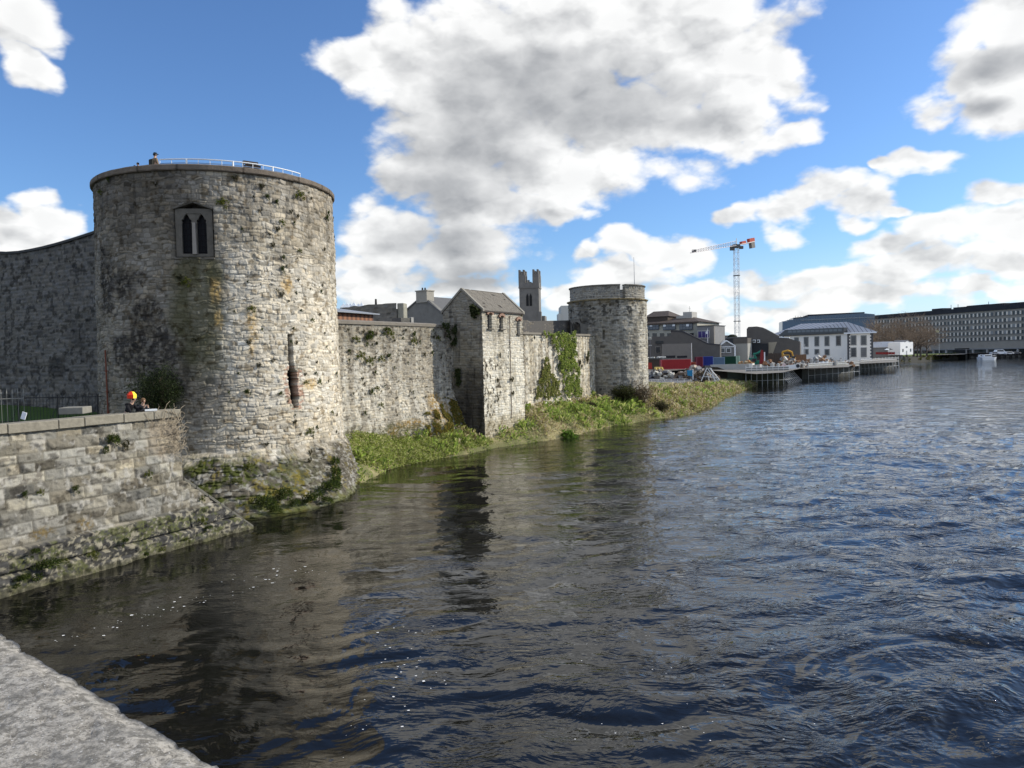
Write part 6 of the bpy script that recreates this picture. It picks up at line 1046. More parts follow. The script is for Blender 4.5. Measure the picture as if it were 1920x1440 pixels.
# far quay with boats and cars
qa, qb = atz(1806, 672, 0), atz(1960, 668.5, 0); fq = empty('far_quay_wall', tuple(qa), label='low grey quay edge with dark fenders in front of the office block', cat='quay wall'); qd = (qb - qa); qd.z = 0; L_ = qd.length; qd.normalize(); qn = Vector((qd.y, -qd.x, 0))
mb = MB(); mb.prism([qa + Vector((0, 0, -1)), qb + Vector((0, 0, -1)), qb + Vector((0, 0, 2.3)), qa + Vector((0, 0, 2.3))], -qn * 16); par(mb.build('edge', mt('quay grey', (.17, .17, .18), var=.4, scale=.5)), fq)
for k in range(14): p = qa + qd * (k + .5) * L_ / 14; par(MB().box(p + qn * .15 + Vector((0, 0, .5)), (1.5, .5, .9), rz=math.atan2(qd.y, qd.x)).build('fender', gdark), fq)
def cabin_boat(u, L_, lab, hz=1.0):
    c = atz(u, 671, 1.0); b = empty('motor_boat', (c.x, c.y - 2, -.3), label=lab, cat='boat', rz=0); hull = [(-L_ / 2, -1.1), (L_ * .3, -1.1), (L_ / 2, 0), (L_ * .3, 1.1), (-L_ / 2, 1.1)]; mb = MB(); n = 5; mb.add([(x * .85, y * .7, -.2) for x, y in hull] + [(x, y, 1.7) for x, y in hull], [(0, 1, 2, 3, 4)[::-1], (5, 6, 7, 8, 9)] + [(k, (k + 1) % 5, 5 + (k + 1) % 5, 5 + k) for k in range(5)]); mb.build('hull', white, b); MB().box((-L_ * .1, 0, 2.3), (L_ * .5, 1.7, 1.3)).build('cabin', white, b, bevel=.15); MB().box((-L_ * .1, -.87, 2.4), (L_ * .4, .04, .5)).build('cabin_window', gdark, b); MB().path([(L_ * .2, -.9, 2.4), (L_ * .45, 0, 2.5), (L_ * .2, .9, 2.4)], .04, 4).build('rail', white, b)
cabin_boat(1836, 4, 'small white boat left of the larger cabin cruiser by the far quay'); cabin_boat(1849, 8, 'larger white cabin cruiser moored at the far quay')
def car(u, v, L_, H_, m_, lab, cat='car'):
    c = atz(u, v, 2.5); b = empty('parked_' + cat, (c.x, c.y + 2, 2.35), label=lab, cat=cat, rz=.1)
    prof = [(-L_ / 2, .35), (L_ / 2, .35), (L_ / 2, H_ * .55), (L_ * .36, H_ * .62), (L_ * .2, H_), (-L_ * .4, H_), (-L_ / 2, H_ * .6)]; MB().prism([(x, -.85, z) for x, z in prof], (0, 1.7, 0)).build('body', m_, b, bevel=.06); MB().prism([(x, -.88, z) for x, z in [(-L_ * .38, H_ * .62), (L_ * .28, H_ * .62), (L_ * .17, H_ * .93), (-L_ * .36, H_ * .93)]], (0, 1.76, 0)).build('side_window', gdark, b)
    for x in (-L_ * .3, L_ * .3):
        for y in (-.85, .85): MB().tube((x, y - .1, .33), (x, y + .1, .33), .33, n=12).build('wheel', mt('tyre', (.02, .02, .02)), b)
car(1880, 664.5, 6, 2.6, white, 'white van parked on the quay before the office block', 'van'); car(1869, 665, 4.2, 1.5, mt('silver car', (.35, .36, .38), rough=.35), 'silver car left of the white van'); car(1897, 664.5, 4.4, 1.6, mt('pale car', (.6, .6, .6), rough=.35), 'pale car right of the white van'); car(1910, 664, 4.4, 1.5, mt('dark car', (.04, .04, .05), rough=.35), 'dark car near the right edge on the far quay')
# ------------------------------------------------------------------ building site on the quay
steel = mt('galvanised steel', (.55, .56, .56), var=.15, rough=.45, metal=.0); rust = mt('rust steel', (.20, .09, .05), var=.3)
def container(u0, u1, v0, v1, D, c_, lab, nm='shipping_container', cat='container'):
    f = Face(u0, D, u1, D); r = root_at(nm, f, lab, cat); z0, z1 = f.z((u0 + u1) / 2, v1), f.z((u0 + u1) / 2, v0); z0 = max(z0, 2.99); m_ = mt(nm + ' paint ' + str(u0), c_, var=.15, rough=.5)
    mb = MB(); f.box(0, f.L, z0, z1, -.08, -2.4, mb); k = 0
    t = .1
    while t < f.L - .2: f.box(t, t + .14, z0 + .15, z1 - .12, -.08, 0, mb); t += .3
    par(mb.build('body', m_), r); mb = MB(); f.box(0, f.L, z1 - .1, z1 + .02, .03, -.15, mb); f.box(0, f.L, z0, z0 + .12, .03, -.15, mb); f.box(-.02, .12, z0, z1, .04, -.15, mb); f.box(f.L - .12, f.L + .02, z0, z1, .04, -.15, mb); par(mb.build('frame', mt(nm + ' frame ' + str(u0), tuple(min(1, x * 1.5 + .05) for x in c_))), r); return r
container(1240, 1295, 674, 692, 196, (.33, .035, .04), 'long red shipping container behind the debris by the far tower')
container(1295, 1305, 679, 692, 198, (.22, .05, .03), 'short rust red container end right of the long red container')
container(1306, 1318, 669, 688, 204, (.13, .02, .035), 'dark maroon container left of the blue one')
container(1318, 1337, 668.5, 685, 205, (.02, .035, .20), 'deep blue shipping container')
container(1337, 1358.5, 670, 684, 205, (.10, .16, .24), 'pale grey-blue container with white top between blue and green ones')
container(1358.5, 1380, 668, 683, 206, (.01, .05, .03), 'dark green container right of the grey-blue one')
container(1380, 1387, 667.5, 682, 206, (.25, .36, .28), 'narrow pale green cabinet right of the dark green container', 'cabinet', 'cabinet')
f = Face(1214, 190, 1237, 190); r = root_at('waste_skip', f, 'dark open-topped skip with red side next to the far round tower', 'skip'); par(f.px([(1214, 693), (1237, 693), (1237, 673), (1214, 673)], -.1, -2.4).build('body', mt('skip dark', (.06, .045, .035), var=.3)), r); par(f.px([(1214, 692), (1223, 692), (1222, 680), (1214, 680)], -.05, .05).build('red_panel', mt('skip red', (.30, .04, .03))), r); par(f.px([(1214, 674), (1237, 674), (1237, 671.5), (1214, 671.5)], .1, -2.5).build('rim', gdark), r)
mb = MB(); rnd = random.Random(3)
for i in range(14): c = f.P(rnd.uniform(0, f.L + 1.5), -.8, f.z(1225, 671)); mb.box(c + Vector((0, 0, .1)), (rnd.uniform(.4, 1), .5, rnd.uniform(.1, .4)), rz=rnd.random() * 3, rx=rnd.gauss(0, .3))
tag(mb.build('rubbish', mt('pale rubbish', (.55, .54, .5), var=.3)), 'pale rubbish piled on the dark skip', 'rubbish', kind='stuff')
# hoarding / quay retaining wall of the site
def site_quay(pts, ztop, name, label, m_, panel=None):
    P_ = [atz(u, v, 0) for u, v in pts]; root = empty(name, tuple(P_[0]), label=label, cat='quay wall')
    mb = MB(); mc = MB()
    for a, b_ in zip(P_[:-1], P_[1:]):
        d = (b_ - a); L_ = d.length; d.normalize(); n_ = Vector((d.y, -d.x, 0)); mb.prism([a + Vector((0, 0, -1)), b_ + Vector((0, 0, -1)), b_ + Vector((0, 0, ztop)), a + Vector((0, 0, ztop))], -n_ * 6); mc.prism([a + n_ * .12 + Vector((0, 0, ztop)), b_ + n_ * .12 + Vector((0, 0, ztop)), b_ + n_ * .12 + Vector((0, 0, ztop + .25)), a + n_ * .12 + Vector((0, 0, ztop + .25))], -n_ * 6.1)
    par(mb.build('stonework', m_), root); par(mc.build('coping', conc), root); return root, P_
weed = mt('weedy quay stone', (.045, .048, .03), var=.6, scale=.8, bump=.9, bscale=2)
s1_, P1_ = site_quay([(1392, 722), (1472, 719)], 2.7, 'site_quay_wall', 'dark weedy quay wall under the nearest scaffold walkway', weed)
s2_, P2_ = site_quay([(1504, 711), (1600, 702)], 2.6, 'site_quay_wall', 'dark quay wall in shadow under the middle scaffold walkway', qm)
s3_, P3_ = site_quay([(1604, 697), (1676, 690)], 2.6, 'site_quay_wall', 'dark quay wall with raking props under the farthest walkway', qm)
# sloping ramp wall
f = Face(1331, 186, 1412, 178); r = root_at('concrete_ramp_wall', f, 'pale concrete retaining wall with white end right of the debris heap', 'wall'); par(f.px([(1331, 684), (1405, 682), (1405, 697), (1390, 697), (1360, 693.5), (1345, 688), (1333, 688)], 0, -1).build('slab', conc), r); par(f.px([(1333, 689), (1345, 689), (1365, 694), (1388, 699), (1388, 716), (1333, 714)], -.3, -2).build('earth_side', mt('brown earth wall', (.06, .048, .035), var=.5, bump=.8)), r); par(f.px([(1404, 682), (1411, 681.5), (1412, 695), (1406, 696)], .1, -1).build('white_block', mt('chalk white', (.68, .66, .6), var=.1)), r)
par(f.px([(1411, 684), (1424, 683), (1424, 698), (1411, 698)], -.2, -1.2).build('block_wall', conc), r)
# scaffold walkways
def walkway(pa, pb, zdeck, wd, label, nposts, rake=None, boards=None, fascia=1.1, zlow=0.0):
    a = Vector((pa.x, pa.y, 0)); b_ = Vector((pb.x, pb.y, 0)); d = b_ - a; L_ = d.length; d.normalize(); n_ = Vector((d.y, -d.x, 0)); root = empty('scaffold_walkway', tuple(a), label=label, cat='scaffold', group='scaffold walkways along the site quay')
    def P(t, w_, z): return a + d * t + n_ * w_ + Vector((0, 0, z))
    par(MB().prism([P(0, wd, zdeck - .2), P(L_, wd, zdeck - .2), P(L_, wd, zdeck), P(0, wd, zdeck)], -n_ * wd).build('deck', boards or mt('walkway boards', (.20, .185, .16), var=.3)), root)
    if fascia: par(MB().prism([P(0, wd + .02, zdeck), P(L_, wd + .02, zdeck), P(L_, wd + .02, zdeck + fascia), P(0, wd + .02, zdeck + fascia)], -n_ * .06).build('mesh_panel', mt('grey mesh sheet', (.22, .225, .22), var=.25)), root)
    mp, mr, mk = MB(), MB(), MB()
    for k in range(nposts + 1):
        t = L_ * k / nposts; mp.tube(P(t, wd, zlow - .3), P(t, wd, zdeck + 1.5), .075, n=5)
        if rake: mk.tube(P(t, wd, zdeck), P(t + rake[0], wd + rake[1], -.3), .07, n=5)
    for z in (zdeck + 1.1, zdeck + .6, zdeck - .25): mr.tube(P(0, wd + .06, z), P(L_, wd + .06, z), .06, n=5)
    mr.tube(P(0, wd + .06, .9), P(L_, wd + .06, .9), .04, n=4); par(mp.build('standards', steel), root); par(mr.build('ledgers', steel), root)
    if rake: par(mk.build('raking_props', steel), root)
    return root
walkway(P1_[0], P1_[1], 2.75, 1.4, 'nearest long scaffold walkway with tubular posts standing in the river', 8, fascia=1.0)
walkway(P2_[0], P2_[1], 2.75, 1.6, 'middle scaffold walkway before the white quoined building', 9, fascia=1.0)
walkway(P3_[0], P3_[1], 2.7, 1.5, 'farthest scaffold walkway with a row of slanting props', 11, rake=(1.5, 0.0), fascia=0)
def prop_fan(u0, v0, u1, v1, n, lab, dx=2.2, rev=False):
    root = empty('prop_frame', tuple(atz(u0, v0, 0)), label=lab, cat='scaffold'); a, b_ = atz(u0, v0, 0), atz(u1, v1, 0); d = (b_ - a); L_ = d.length; d.normalize(); m1, m2, m3 = MB(), MB(), MB()
    for k in range(n):
        p = a + d * L_ * k / (n - 1); top = p + Vector((-dx, 1.5, 3.6)); m1.tube(p + Vector((0, 0, -.3)), top, .085, n=5); m2.tube(p + Vector((-dx, 0, -.3)), p + Vector((-dx, 0, 2.9)), .05, n=4)
    for z, q in ((.8, .25), (1.7, .5), (2.7, .78)): m3.tube(a + Vector((-dx * q - 1, 1.5 * q, z)), b_ + Vector((-dx * q, 1.5 * q, z)), .05, n=4)
    par(m1.build('raking_tubes', steel), root); par(m2.build('uprights', steel), root); par(m3.build('crossbars', steel), root)
prop_fan(1482, 719, 1505, 713, 9, 'fan of slanting steel props at the right end of the nearest walkway', 3.0)
prop_fan(1520, 709, 1541, 706, 8, 'fan of slanting steel props below the middle walkway left end', 3.2)
prop_fan(1598, 700, 1613, 697, 6, 'tangle of steel props at the right end of the middle walkway', 2.0)
prop_fan(1672, 690, 1682, 689, 5, 'small cluster of steel props at the end of the farthest walkway', 1.6)
# sign board and hoops
f = Face(1463, 176, 1500, 174); r = root_at('site_banner', f, 'white banner panel with round dark mark and red emblem on the walkway railing', 'banner')
par(f.px([(1474, 693), (1500, 690), (1500, 682), (1474, 685)], .1, .18).build('white_sheet', mt('sheet white', (.72, .73, .72), var=.08)), r); q = f.P(f.t(1496), .2, f.z(1496, 686)); par(MB().tube(q, q + f.n * .05, .42, n=14).build('round_mark', mt('dark trim', (.05, .05, .055))), r); par(f.px([(1465, 695), (1473, 694), (1473, 683), (1470, 680), (1465, 686)], .1, .18).build('emblem_panel', mt('pink white', (.65, .50, .48), var=.2)), r); par(f.px([(1467, 690), (1472, 689), (1470, 684)], .19, .22).build('emblem', mt('emblem red', (.5, .1, .08))), r)
# excavators
def excavator(u, v, D, lab, m_, arm_px, cab_px, base_z=3.0):
    f = Face(u, D, u + 10, D); r = empty('excavator', (f.A.x, f.A.y, base_z), label=lab, cat='excavator')
    pts = [Vector((f.P(f.t(a), .3, f.z(a, b))) ) for a, b in arm_px]
    mb = MB(); 
    for p, q in zip(pts[:-2], pts[1:-1]): mb.tube(p, q, .28, .24, n=6)
    par(mb.build('boom', m_), r); par(MB().tube(pts[-2], pts[-1], .22, .16, n=6).build('dipper_arm', m_), r); e = pts[-1]
    par(MB().prism([e + Vector((-.5, -.4, 0)), e + Vector((.5, -.4, .1)), e + Vector((.35, -.4, -.8)), e + Vector((-.4, -.4, -.7))], (0, .9, 0)).build('bucket', gdark), r)
    (a, b_) = cab_px; c = f.P(f.t(a), 0, f.z(a, b_)); par(MB().box(c, (1.6, 1.5, 1.7)).build('cab', m_, bevel=.1), r); par(MB().box(c + Vector((0, -.77, .2)), (1.2, .05, .9)).build('cab_window', glass), r); par(MB().box(c + Vector((1.6, .2, -.4)), (1.7, 1.8, 1.0)).build('engine_cover', m_, bevel=.1), r)
    for y in (-.9, .9): par(MB().box((c.x + .5, c.y + y, 3.35), (3.6, .5, .7)).build('track', mt('tyre', (.02, .02, .02)), bevel=.15), r)
    for q in (pts[1],): par(MB().tube(c, q, .09, n=5).build('hydraulic_ram', steel), r)
excavator(1405, 680, 190, 'green excavator with raised boom among the dark halls', mt('machine green', (.03, .17, .12), var=.2), [(1417, 672), (1412, 664), (1420, 662), (1427, 657), (1428, 672)], (1411, 677))
excavator(1463, 670, 196, 'yellow and red excavator with curved boom before the dark hall', mt('machine yellow', (.50, .28, .05), var=.2), [(1468, 672), (1466, 660), (1476, 657), (1484, 660), (1486, 668)], (1473, 671))
f = Face(1425, 186, 1436, 186); r = root_at('piling_rig', f, 'dark red piling mast with white edge on the quay', 'piling rig'); par(f.px([(1425, 684), (1432, 684), (1431, 657), (1428, 656)], 0, -.7).build('mast', mt('maroon', (.20, .03, .03))), r); par(f.px([(1432.5, 686), (1435, 686), (1434.5, 660), (1433, 660)], 0, -.4).build('white_guide', white), r); par(f.px([(1421, 690), (1437, 690), (1437, 684), (1421, 684)], .2, -1.5).build('base', steel), r)
# low clutter along the quay
def stone_heap(name, u0, u1, v0, v1, D, n, cols, lab, sz=(.3, 1.0), cat='debris'):
    rnd = random.Random(u0); f = Face(u0, D, u1, D - 1); byc = {}
    for i in range(n):
        u = rnd.uniform(u0, u1); v = v1 - (v1 - v0) * rnd.random() ** 1.6 * (1 - abs((u - (u0 + u1) / 2) / (u1 - u0)) * .9); c = f.P(f.t(u), rnd.uniform(-2, 1), f.z(u, v)); k = rnd.randrange(len(cols)); mb = byc.setdefault(k, MB())
        a, b_, h = rnd.uniform(*sz), rnd.uniform(*sz), rnd.uniform(*sz) * .6; mb.box(c, (a, b_, h), rz=rnd.random() * 3, rx=rnd.gauss(0, .5), ry=rnd.gauss(0, .5))
    for k, mb in byc.items(): tag(mb.build(name, mt('heap %d %d' % (u0, k), cols[k], var=.3)), lab + [' (pale pieces)', ' (brown pieces)', ' (grey pieces)', ' (blue pieces)'][k], cat, kind='stuff')
stone_heap('rubble_heap', 1262, 1345, 686, 727, 140, 420, [(.45, .38, .31), (.15, .11, .08), (.26, .25, .25)], 'demolition rubble heaped at the end of the site')
stone_heap('rubble_heap', 1212, 1262, 690, 716, 142, 110, [(.50, .48, .42), (.14, .12, .10), (.15, .15, .16)], 'scattered rubble beside the far round tower')
stone_heap('site_clutter', 1500, 1600, 668, 686, 206, 120, [(.5, .48, .44), (.25, .15, .09), (.28, .29, .29)], 'building materials stacked before the white quoined building', (.3, 1.3))
stone_heap('site_clutter', 1432, 1512, 670, 690, 186, 110, [(.5, .47, .42), (.24, .13, .07), (.22, .22, .22)], 'building materials stacked on the near site quay', (.3, 1.2))
stone_heap('site_clutter', 1385, 1412, 676, 683, 186, 30, [(.5, .4, .25), (.35, .18, .08)], 'small heap of ochre material by the green excavator', (.3, .9))
# orange-brown stacked timber
for (u0, u1, v0, v1, D, c_, lab) in ((1484, 1512, 665, 676, 200, (.17, .10, .06), 'brown timber hoarding left of the white quoined building'), (1440, 1484, 662, 680, 204, (.07, .055, .045), 'dark brown earth bank behind the yellow excavator')):
    f = Face(u0, D, u1, D); r = root_at('hoarding', f, lab, 'hoarding'); mb = MB(); t = 0
    while t < f.L: f.box(t, min(f.L, t + .55), 3, f.z((u0 + u1) / 2, v0) + random.uniform(-.1, .1), 0, -.15, mb); t += .6
    par(mb.build('boards', mt('hoard ' + str(u0), c_, var=.3)), r); par(f.box(0, f.L, 4, 4.15, .05, -.3).build('rail', mt('hoard ' + str(u0), c_)), r)
# pontoon with debris by the far tower
pA = atz(1222, 722.5, 1.9); pB = atd(1308, 722, pA.y - .5); pB.z = 1.9; d = (pB - pA); d.z = 0; Lp = d.length; d.normalize(); n_ = Vector((-.12, -.99, 0)); pont = empty('pontoon', tuple(pA), label='grey slatted pontoon deck with pale edge beam and railings beside the far tower', cat='pontoon')
def PP(t, w_, z): return Vector((pA.x, pA.y, 0)) + d * t + n_ * w_ + Vector((0, 0, z))
zd = 1.9; par(MB().prism([PP(0, 0, zd - .25), PP(Lp, 0, zd - .25), PP(Lp, 0, zd), PP(0, 0, zd)], -n_ * .35).build('edge_beam', mt('pale beam b', (.6, .58, .54))), pont)
mb = MB(); t = -2
while t < Lp: mb.prism([PP(t, -.4, zd - .02), PP(t + .42, -.4, zd - .02), PP(t + .42, -15, zd + .9), PP(t, -15, zd + .9)], (0, 0, -.1)); t += .47
par(mb.build('deck_boards', mt('grey boards', (.15, .15, .155), var=.25)), pont); mb = MB()
for k in range(5): t = Lp * k / 4.5; mb.tube(PP(t, -.2, -.5), PP(t, -.2, zd), .12, n=6)
par(mb.build('piles', mt('dark pile', (.03, .03, .03))), pont); mb = MB()
for k in range(7): t = Lp * k / 7; mb.tube(PP(t, -.2, zd), PP(t, -.2, zd + 1.0), .03, n=4)
for z in (.5, 1.0): mb.tube(PP(0, -.2, zd + z), PP(Lp * .75, -.2, zd + z), .03, n=4)
par(mb.build('railing', steel), pont)
# steel trestle and blue board, yellow bin, poles
f = Face(1310, 138, 1350, 138); r = root_at('trestle', f, 'grey steel trestle of crossed beams standing on the rubble', 'trestle'); mb = MB()
for (a, b_) in (((1325, 690), (1312, 714)), ((1326, 690), (1340, 716)), ((1330, 690), (1346, 712)), ((1324, 696), (1344, 712)), ((1318, 706), (1344, 708)), ((1333, 690), (1338, 716)), ((1312, 722), (1345, 712)), ((1325, 700), (1330, 722))): mb.tube(f.P(f.t(a[0]), 0, f.z(*a)), f.P(f.t(b_[0]), .8, f.z(*b_)), .09, n=5)
par(mb.build('beams', steel), r); par(f.px([(1322, 695), (1333, 695), (1332, 686), (1324, 686)], 0, -.8).build('crown_block', mt('crane grey', (.12, .12, .12))), r)
f = Face(1285, 138, 1300, 138); r = root_at('blue_board', f, 'bright blue board with pale post standing in the rubble', 'board'); par(f.px([(1289, 704), (1298, 706), (1299, 693.5), (1288, 694)], 0, .08).build('board', mt('bright blue', (.03, .20, .38))), r); par(f.px([(1298.3, 712), (1299.6, 712), (1299.6, 692), (1298.3, 692)], .1, .2).build('post', white), r)
f = Face(1224, 150, 1244, 150); r = root_at('yellow_barrier_stack', f, 'yellow plastic barriers leaning by the far tower', 'barrier'); par(f.px([(1226, 700), (1243, 702), (1242, 688), (1227, 688)], 0, .5).build('panel', mt('pale yellow plastic', (.55, .42, .14), var=.2), bevel=.05), r); mb = MB(); [mb.tube(f.P(f.t(u), .6, f.z(u, 690)), f.P(f.t(u + 4), 1.6, f.z(u + 3, 706)), .18, n=6) for u in (1228, 1234, 1240)]; par(mb.build('foot', mt('pale yellow plastic', (.55, .42, .14))), r)
for i, (u, v0, v1, D, c_, lab) in enumerate([(1297, 672, 643, 200, (.6, .6, .58), 'white post above the red containers'), (1327, 650, 616, 214, (.6, .6, .62), 'white flagpole with pale flag before the flat annex'), (1219.5, 672, 634, 205, (.1, .1, .11), 'dark lamp post beside the far round tower'), (1509, 668, 645, 220, (.45, .45, .45), 'grey post beside the dark grey hut'), (1593, 676, 655, 240, (.5, .5, .5), 'pale post on the quay by the quoins'), (1534, 690, 662, 200, (.55, .55, .55), 'pale scaffold pole left of the middle site quay'), (1583, 688, 663, 205, (.55, .55, .55), 'pale scaffold pole right of the middle site quay')]):
    a, b_ = atd(u, v0, D), atd(u, v1, D); root = empty('site_pole', (a.x, a.y, 3), label=lab, cat='pole'); MB().tube((0, 0, 0), (0, 0, b_.z - 3), .11, .08, n=6).build('pole', mt('pole %d' % i, c_), root)
    if i == 1: MB().prism([(0, 0, b_.z - 3.3), (-.5, .1, b_.z - 4.2), (-.3, .1, b_.z - 4.6), (0, 0, b_.z - 4.4)], (0, .03, 0)).build('flag', white, root)
    if i == 2: MB().ball((0, 0, b_.z - 3), (.35, .3, .2)).box((0, 0, b_.z - 5), (.9, .1, .3)).build('lamp_head', conc, root)
for i, (u, v, D) in enumerate([(1448, 687, 176), (1459, 688, 176), (1543, 683, 196), (1550, 683, 196), (1521, 678, 200), (1567, 682, 198)]):
    a = atd(u, v, D); root = empty('site_barrel', (a.x, a.y, a.z - .5), label=['pale round silo bag left of the red emblem panel','pale tapered bag beside the red emblem panel','first white bag on the middle walkway','second white bag on the middle walkway','small pale crate below the lower left windows','pale crate right of the white bags'][i], cat='bag'); mb = MB().tube((0, 0, 0), (0, 0, 1.2), .5, .42, n=8); mb.build('bag', white if i in (2, 3) else conc, root); MB().tube((0, 0, 1.2), (0, 0, 1.4), .3, .15, n=8).build('neck', conc, root)
# ------------------------------------------------------------------ people
skin_m = mat('skin', (.52, .34, .25), var=.08, rough=.6)
def skin_mesh(name, J, E, m, parent, sub=1):
    me = bpy.data.meshes.new(name); me.from_pydata([j[:3] for j in J], E, []); o = bpy.data.objects.new(name, me); col.objects.link(o); sk = o.modifiers.new('s', 'SKIN'); 
    for i, j in enumerate(J):
        r_ = j[3]; r_ = r_ if isinstance(r_, tuple) else (r_, r_); me.skin_vertices[0].data[i].radius = r_; me.skin_vertices[0].data[i].use_root = (i == 0)
    sb = o.modifiers.new('u', 'SUBSURF'); sb.levels = sub; sb.render_levels = sub; dg = bpy.context.evaluated_depsgraph_get(); me2 = bpy.data.meshes.new_from_object(o.evaluated_get(dg)); bpy.data.objects.remove(o); me2.name = name
    for p in me2.polygons: p.use_smooth = True
    me2.materials.clear(); return link(name, me2, m, parent)
def person(loc, rz, label, S=1.0, lean=0.0, arms='lean', coat=(.03, .03, .035), legs=(.05, .05, .07), hair=(.06, .04, .03), hat=None, group=None):
    root = empty('person', loc, rz=rz, label=label, cat='person'); root.scale = (S, S, S)
    sh = lean; hip = (0, 0, .95); sp = (sh * .35, 0, 1.20); ct = (sh * .75, 0, 1.38); nk = (sh * 1.0, 0, 1.50); nk2 = (sh * 1.08 + .02, 0, 1.57); hd = (sh * 1.15 + .03, 0, 1.66); ht = (sh * 1.15 + .02, 0, 1.74)
    J = [(*hip, (.15, .12)), (*sp, (.14, .10)), (*ct, (.16, .11)), (*nk, .06), (*nk2, .055), (*hd, (.085, .10)), (*ht, (.07, .085))]; E = [(0, 1), (1, 2), (2, 3), (3, 4), (4, 5), (5, 6)]
    tj = [list(x) for x in J[:3]]; te = [(0, 1), (1, 2)]; tj.append((*nk, .075)); te.append((2, 3)); sj, se = list(tj), list(te)
    for sg in (-1, 1):
        shp = (ct[0], sg * .17, 1.43)
        if arms == 'lean': elb = (ct[0] + .22, sg * .26, 1.16); wr_ = (ct[0] + .46, sg * .08, 1.12)
        elif arms == 'phone': elb = (ct[0] + .18, sg * .24, 1.18); wr_ = (ct[0] + .34, sg * .08, 1.42)
        else: elb = (ct[0] + .03, sg * .25, 1.15); wr_ = (ct[0] + .14, sg * .24, .92)
        b0 = len(J); J += [(*shp, .06), (*elb, .042), (*wr_, .028)]; E += [(2, b0), (b0, b0 + 1), (b0 + 1, b0 + 2)]
        dx = Vector(wr_) - Vector(elb); dx.normalize(); sd = dx.cross(Vector((0, 0, 1))).normalized(); pm = Vector(wr_) + dx * .07; J.append((*pm, (.032, .018))); E.append((b0 + 2, b0 + 3))
        for q, L_ in ((-.028, .06), (-.010, .07), (.010, .066), (.028, .052)): k = len(J); a = pm + sd * q + dx * .02; b_ = a + dx * L_ * .6 + Vector((0, 0, -.008)); c = b_ + dx * L_ * .4 + Vector((0, 0, -.022)); J += [(*a, .009), (*b_, .008), (*c, .007)]; E += [(b0 + 3, k), (k, k + 1), (k + 1, k + 2)]
        k = len(J); a = Vector(wr_) + dx * .03 - sd * .03 * sg; J += [(*a, .010), (*(a + dx * .04 - sd * .012 * sg), .008)]; E += [(b0 + 3, k), (k, k + 1)]
        c0 = len(sj); sj += [(*shp, .078), (*elb, .058), (*(Vector(wr_) - dx * .02), .045)]; se += [(2, c0), (c0, c0 + 1), (c0 + 1, c0 + 2)]
        l0 = len(J); J += [(0, sg * .10, .88, .09), (.03, sg * .11, .50, .06), (0, sg * .11, .10, .04), (.12, sg * .12, .04, .035)]; E += [(0, l0), (l0, l0 + 1), (l0 + 1, l0 + 2), (l0 + 2, l0 + 3)]
    J.append((hd[0] + .10, 0, 1.65, .014)); E.append((5, len(J) - 1))
    skin_mesh('body', J, E, skin_m, root); skin_mesh('jacket', sj, se, mat('cloth %.2f%.2f' % coat[:2], coat, var=.2), root)
    lj = [(0, 0, .95, (.165, .135)), (0, -.10, .86, .105), (.03, -.11, .5, .075), (0, -.11, .1, .055), (0, .10, .86, .105), (.03, .11, .5, .075), (0, .11, .1, .055)]; skin_mesh('trousers', lj, [(0, 1), (1, 2), (2, 3), (0, 4), (4, 5), (5, 6)], mat('trouser %.2f' % legs[2], legs), root)
    hm = MB().ball((hd[0] - .015, 0, 1.70), (.105, .095, .095), 12, 8); hm.build('hair', mat('hair %.2f' % hair[0], hair), root, smooth=True)
    e = MB(); [e.ball((hd[0] + .088, sg * .032, 1.665), .011, 6, 4) for sg in (-1, 1)]; e.build('eye', gdark, root); MB().box((hd[0] + .088, 0, 1.605), (.012, .045, .010)).build('mouth', mat('lips', (.35, .12, .10)), root)
    [MB().ball((hd[0] - .01, sg * .088, 1.66), (.02, .012, .03), 6, 4).build('ear', skin_m, root) for sg in (-1, 1)]
    for sg in (-1, 1): MB().box((.06, sg * .115, .04), (.27, .095, .08)).build('shoe', gdark, root, bevel=.02)
    return root, hd
qrz = math.atan2(QN.y, QN.x)
def on_quay(u, back): s0, z = q_at(u, 770, -1.24 - back); return QP(s0, -1.24 - back, 4.42)
pr_, hd = person(on_quay(236, .18), qrz + .25, 'person in black coat and red and yellow hat leaning on the quay wall coping', 1.04, .28, 'lean', (.012, .012, .014), (.03, .03, .04), hair=(.03, .02, .02))
mb = MB(); n = 6; cx, cz = hd[0] - .06, 1.755
ringp = lambda r_, z, o=0: [(cx + r_ * math.cos(2 * PI * (k + .5) / n), r_ * math.sin(2 * PI * (k + .5) / n), z) for k in range(n)]
redm, yelm = mat('hat red', (.62, .05, .02), var=.1), mat('hat yellow', (.95, .72, .06), var=.05); A_, B_, C_ = ringp(.165, cz - .06), ringp(.175, cz + .08), ringp(.09, cz + .19)
for nm, m_, ks in (('hat_yellow_panel', yelm, (5, 0, 1)), ('hat_red_panel', redm, (2, 3, 4))):
    mb = MB()
    for k in ks: j = (k + 1) % n; mb.add([A_[k], A_[j], B_[j], B_[k], C_[j], C_[k], (cx, 0, cz + .21)], [(0, 1, 2, 3), (3, 2, 4, 5), (5, 4, 6)])
    mb.build(nm, m_, pr_)
person(on_quay(262, .16), qrz - .15, 'person in dark jacket holding something to their face, leaning on the quay wall', .98, .26, 'phone', (.045, .05, .06), (.03, .04, .07), hair=(.14, .085, .05))
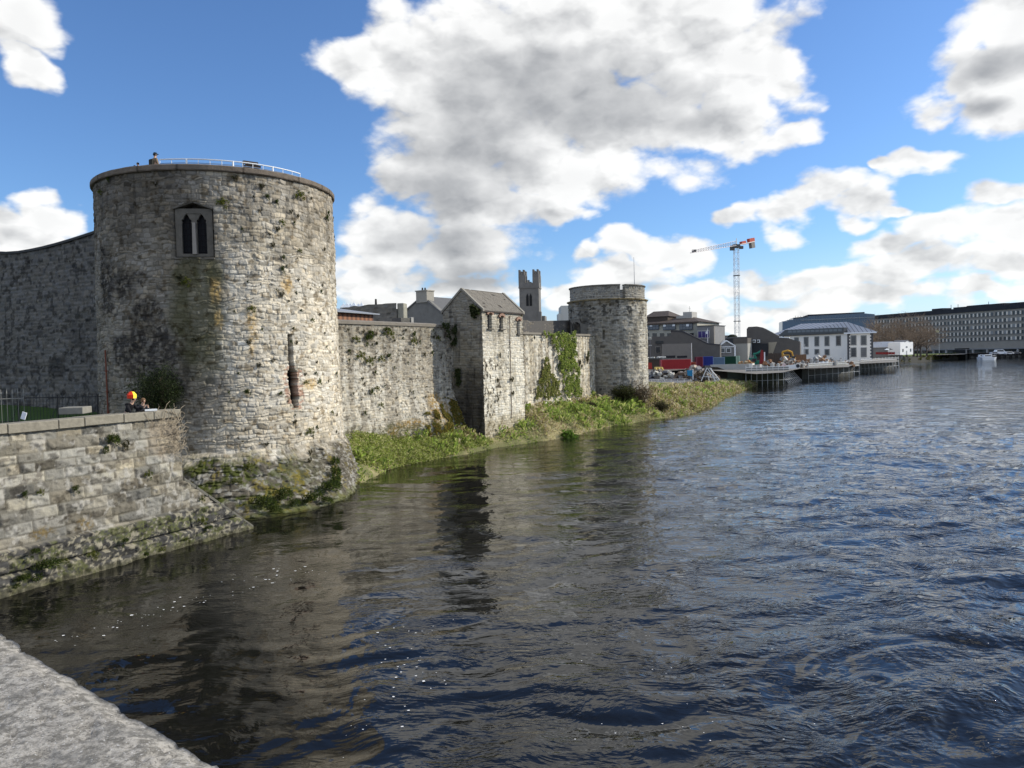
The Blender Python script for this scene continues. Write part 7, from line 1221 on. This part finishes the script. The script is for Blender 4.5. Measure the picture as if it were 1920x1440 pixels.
cb = on_quay(257, .0); tag(MB().ball((cb.x + QN.x * .15, cb.y + QN.y * .15, 5.62), (.17, .14, .2), 8, 6).tube((cb.x + QN.x * .2, cb.y + QN.y * .2, 5.75), (cb.x + QN.x * .35, cb.y + QN.y * .35, 5.80), .05, .06, n=8).build('camera_bag', mat('black nylon', (.012, .012, .014)), smooth=True), 'black bag resting on the coping between the two leaning people', 'bag')
c = QP(q_at(283, 766, -.8)[0], -.8, QZT); tag(MB().box(c + Vector((0, 0, .04)), (.45, .22, .07), rz=.5).build('folded_paper', white), 'small white packet lying on the coping right of the people', 'packet')
def on_deck(u, r_): a, _ = on_tower(u, 312, TC, r_); return Vector((TC.x + r_ * math.cos(a), TC.y + r_ * math.sin(a), 16.85)), a
p, a = on_deck(289, 5.25); pr2, hd2 = person((p.x, p.y, 16.85), a + PI * .9, 'person in brown camouflage jacket and dark cap on top of the great tower', 1.0, .05, 'down', (.20, .15, .10), (.05, .06, .05), hair=(.02, .025, .03))
MB().tube((hd2[0], 0, 1.72), (hd2[0], 0, 1.80), .105, .08, n=12).box((hd2[0] + .1, 0, 1.735), (.14, .15, .015)).build('cap', mat('dark cap', (.02, .03, .04)), pr2)
MB().box((-.15, 0, 1.22), (.16, .28, .38)).build('backpack', mat('dark pack', (.03, .03, .025)), pr2, bevel=.04)
p, a = on_deck(261, 5.45); person((p.x, p.y, 16.85), a + .2, 'child in orange-brown top peering over the great tower parapet', .72, .1, 'down', (.36, .17, .07), (.05, .05, .08), hair=(.03, .02, .02))
p, a = on_deck(254, 5.4); person((p.x, p.y, 16.85), a + .5, 'smaller dark-haired child mostly hidden behind the great tower parapet', .67, .1, 'down', (.05, .06, .12), (.05, .05, .08), hair=(.03, .02, .02))

# every small group of look-alikes gets labels that tell its members apart (ordinal by bearing from the bridge)
ordinal = ['first', 'second', 'third', 'fourth', 'fifth', 'sixth', 'seventh', 'eighth', 'ninth', 'tenth', 'eleventh', 'twelfth']
short = {'clumps along the foot of the great tower': 'leafy green clump at the waterline under the great tower, %s from the left', 'clumps on the mossy plinth of the quay wall': 'green leafy clump on the mossy plinth of the quay wall, %s from the left', 'tufts on the front of the gabled building': 'dark tuft on the sunlit front of the gabled building, %s from the left', 'tufts on the streaked wall': 'dark tuft on the streaked wall beside the ivy, %s from the left'}
for gname, lab in short.items():
    os_ = sorted([o for o in bpy.data.objects if o.get('group') == gname], key=lambda o: math.atan2(o.location.x, o.location.y))
    for i, o in enumerate(os_): o['label'] = lab % ordinal[i]
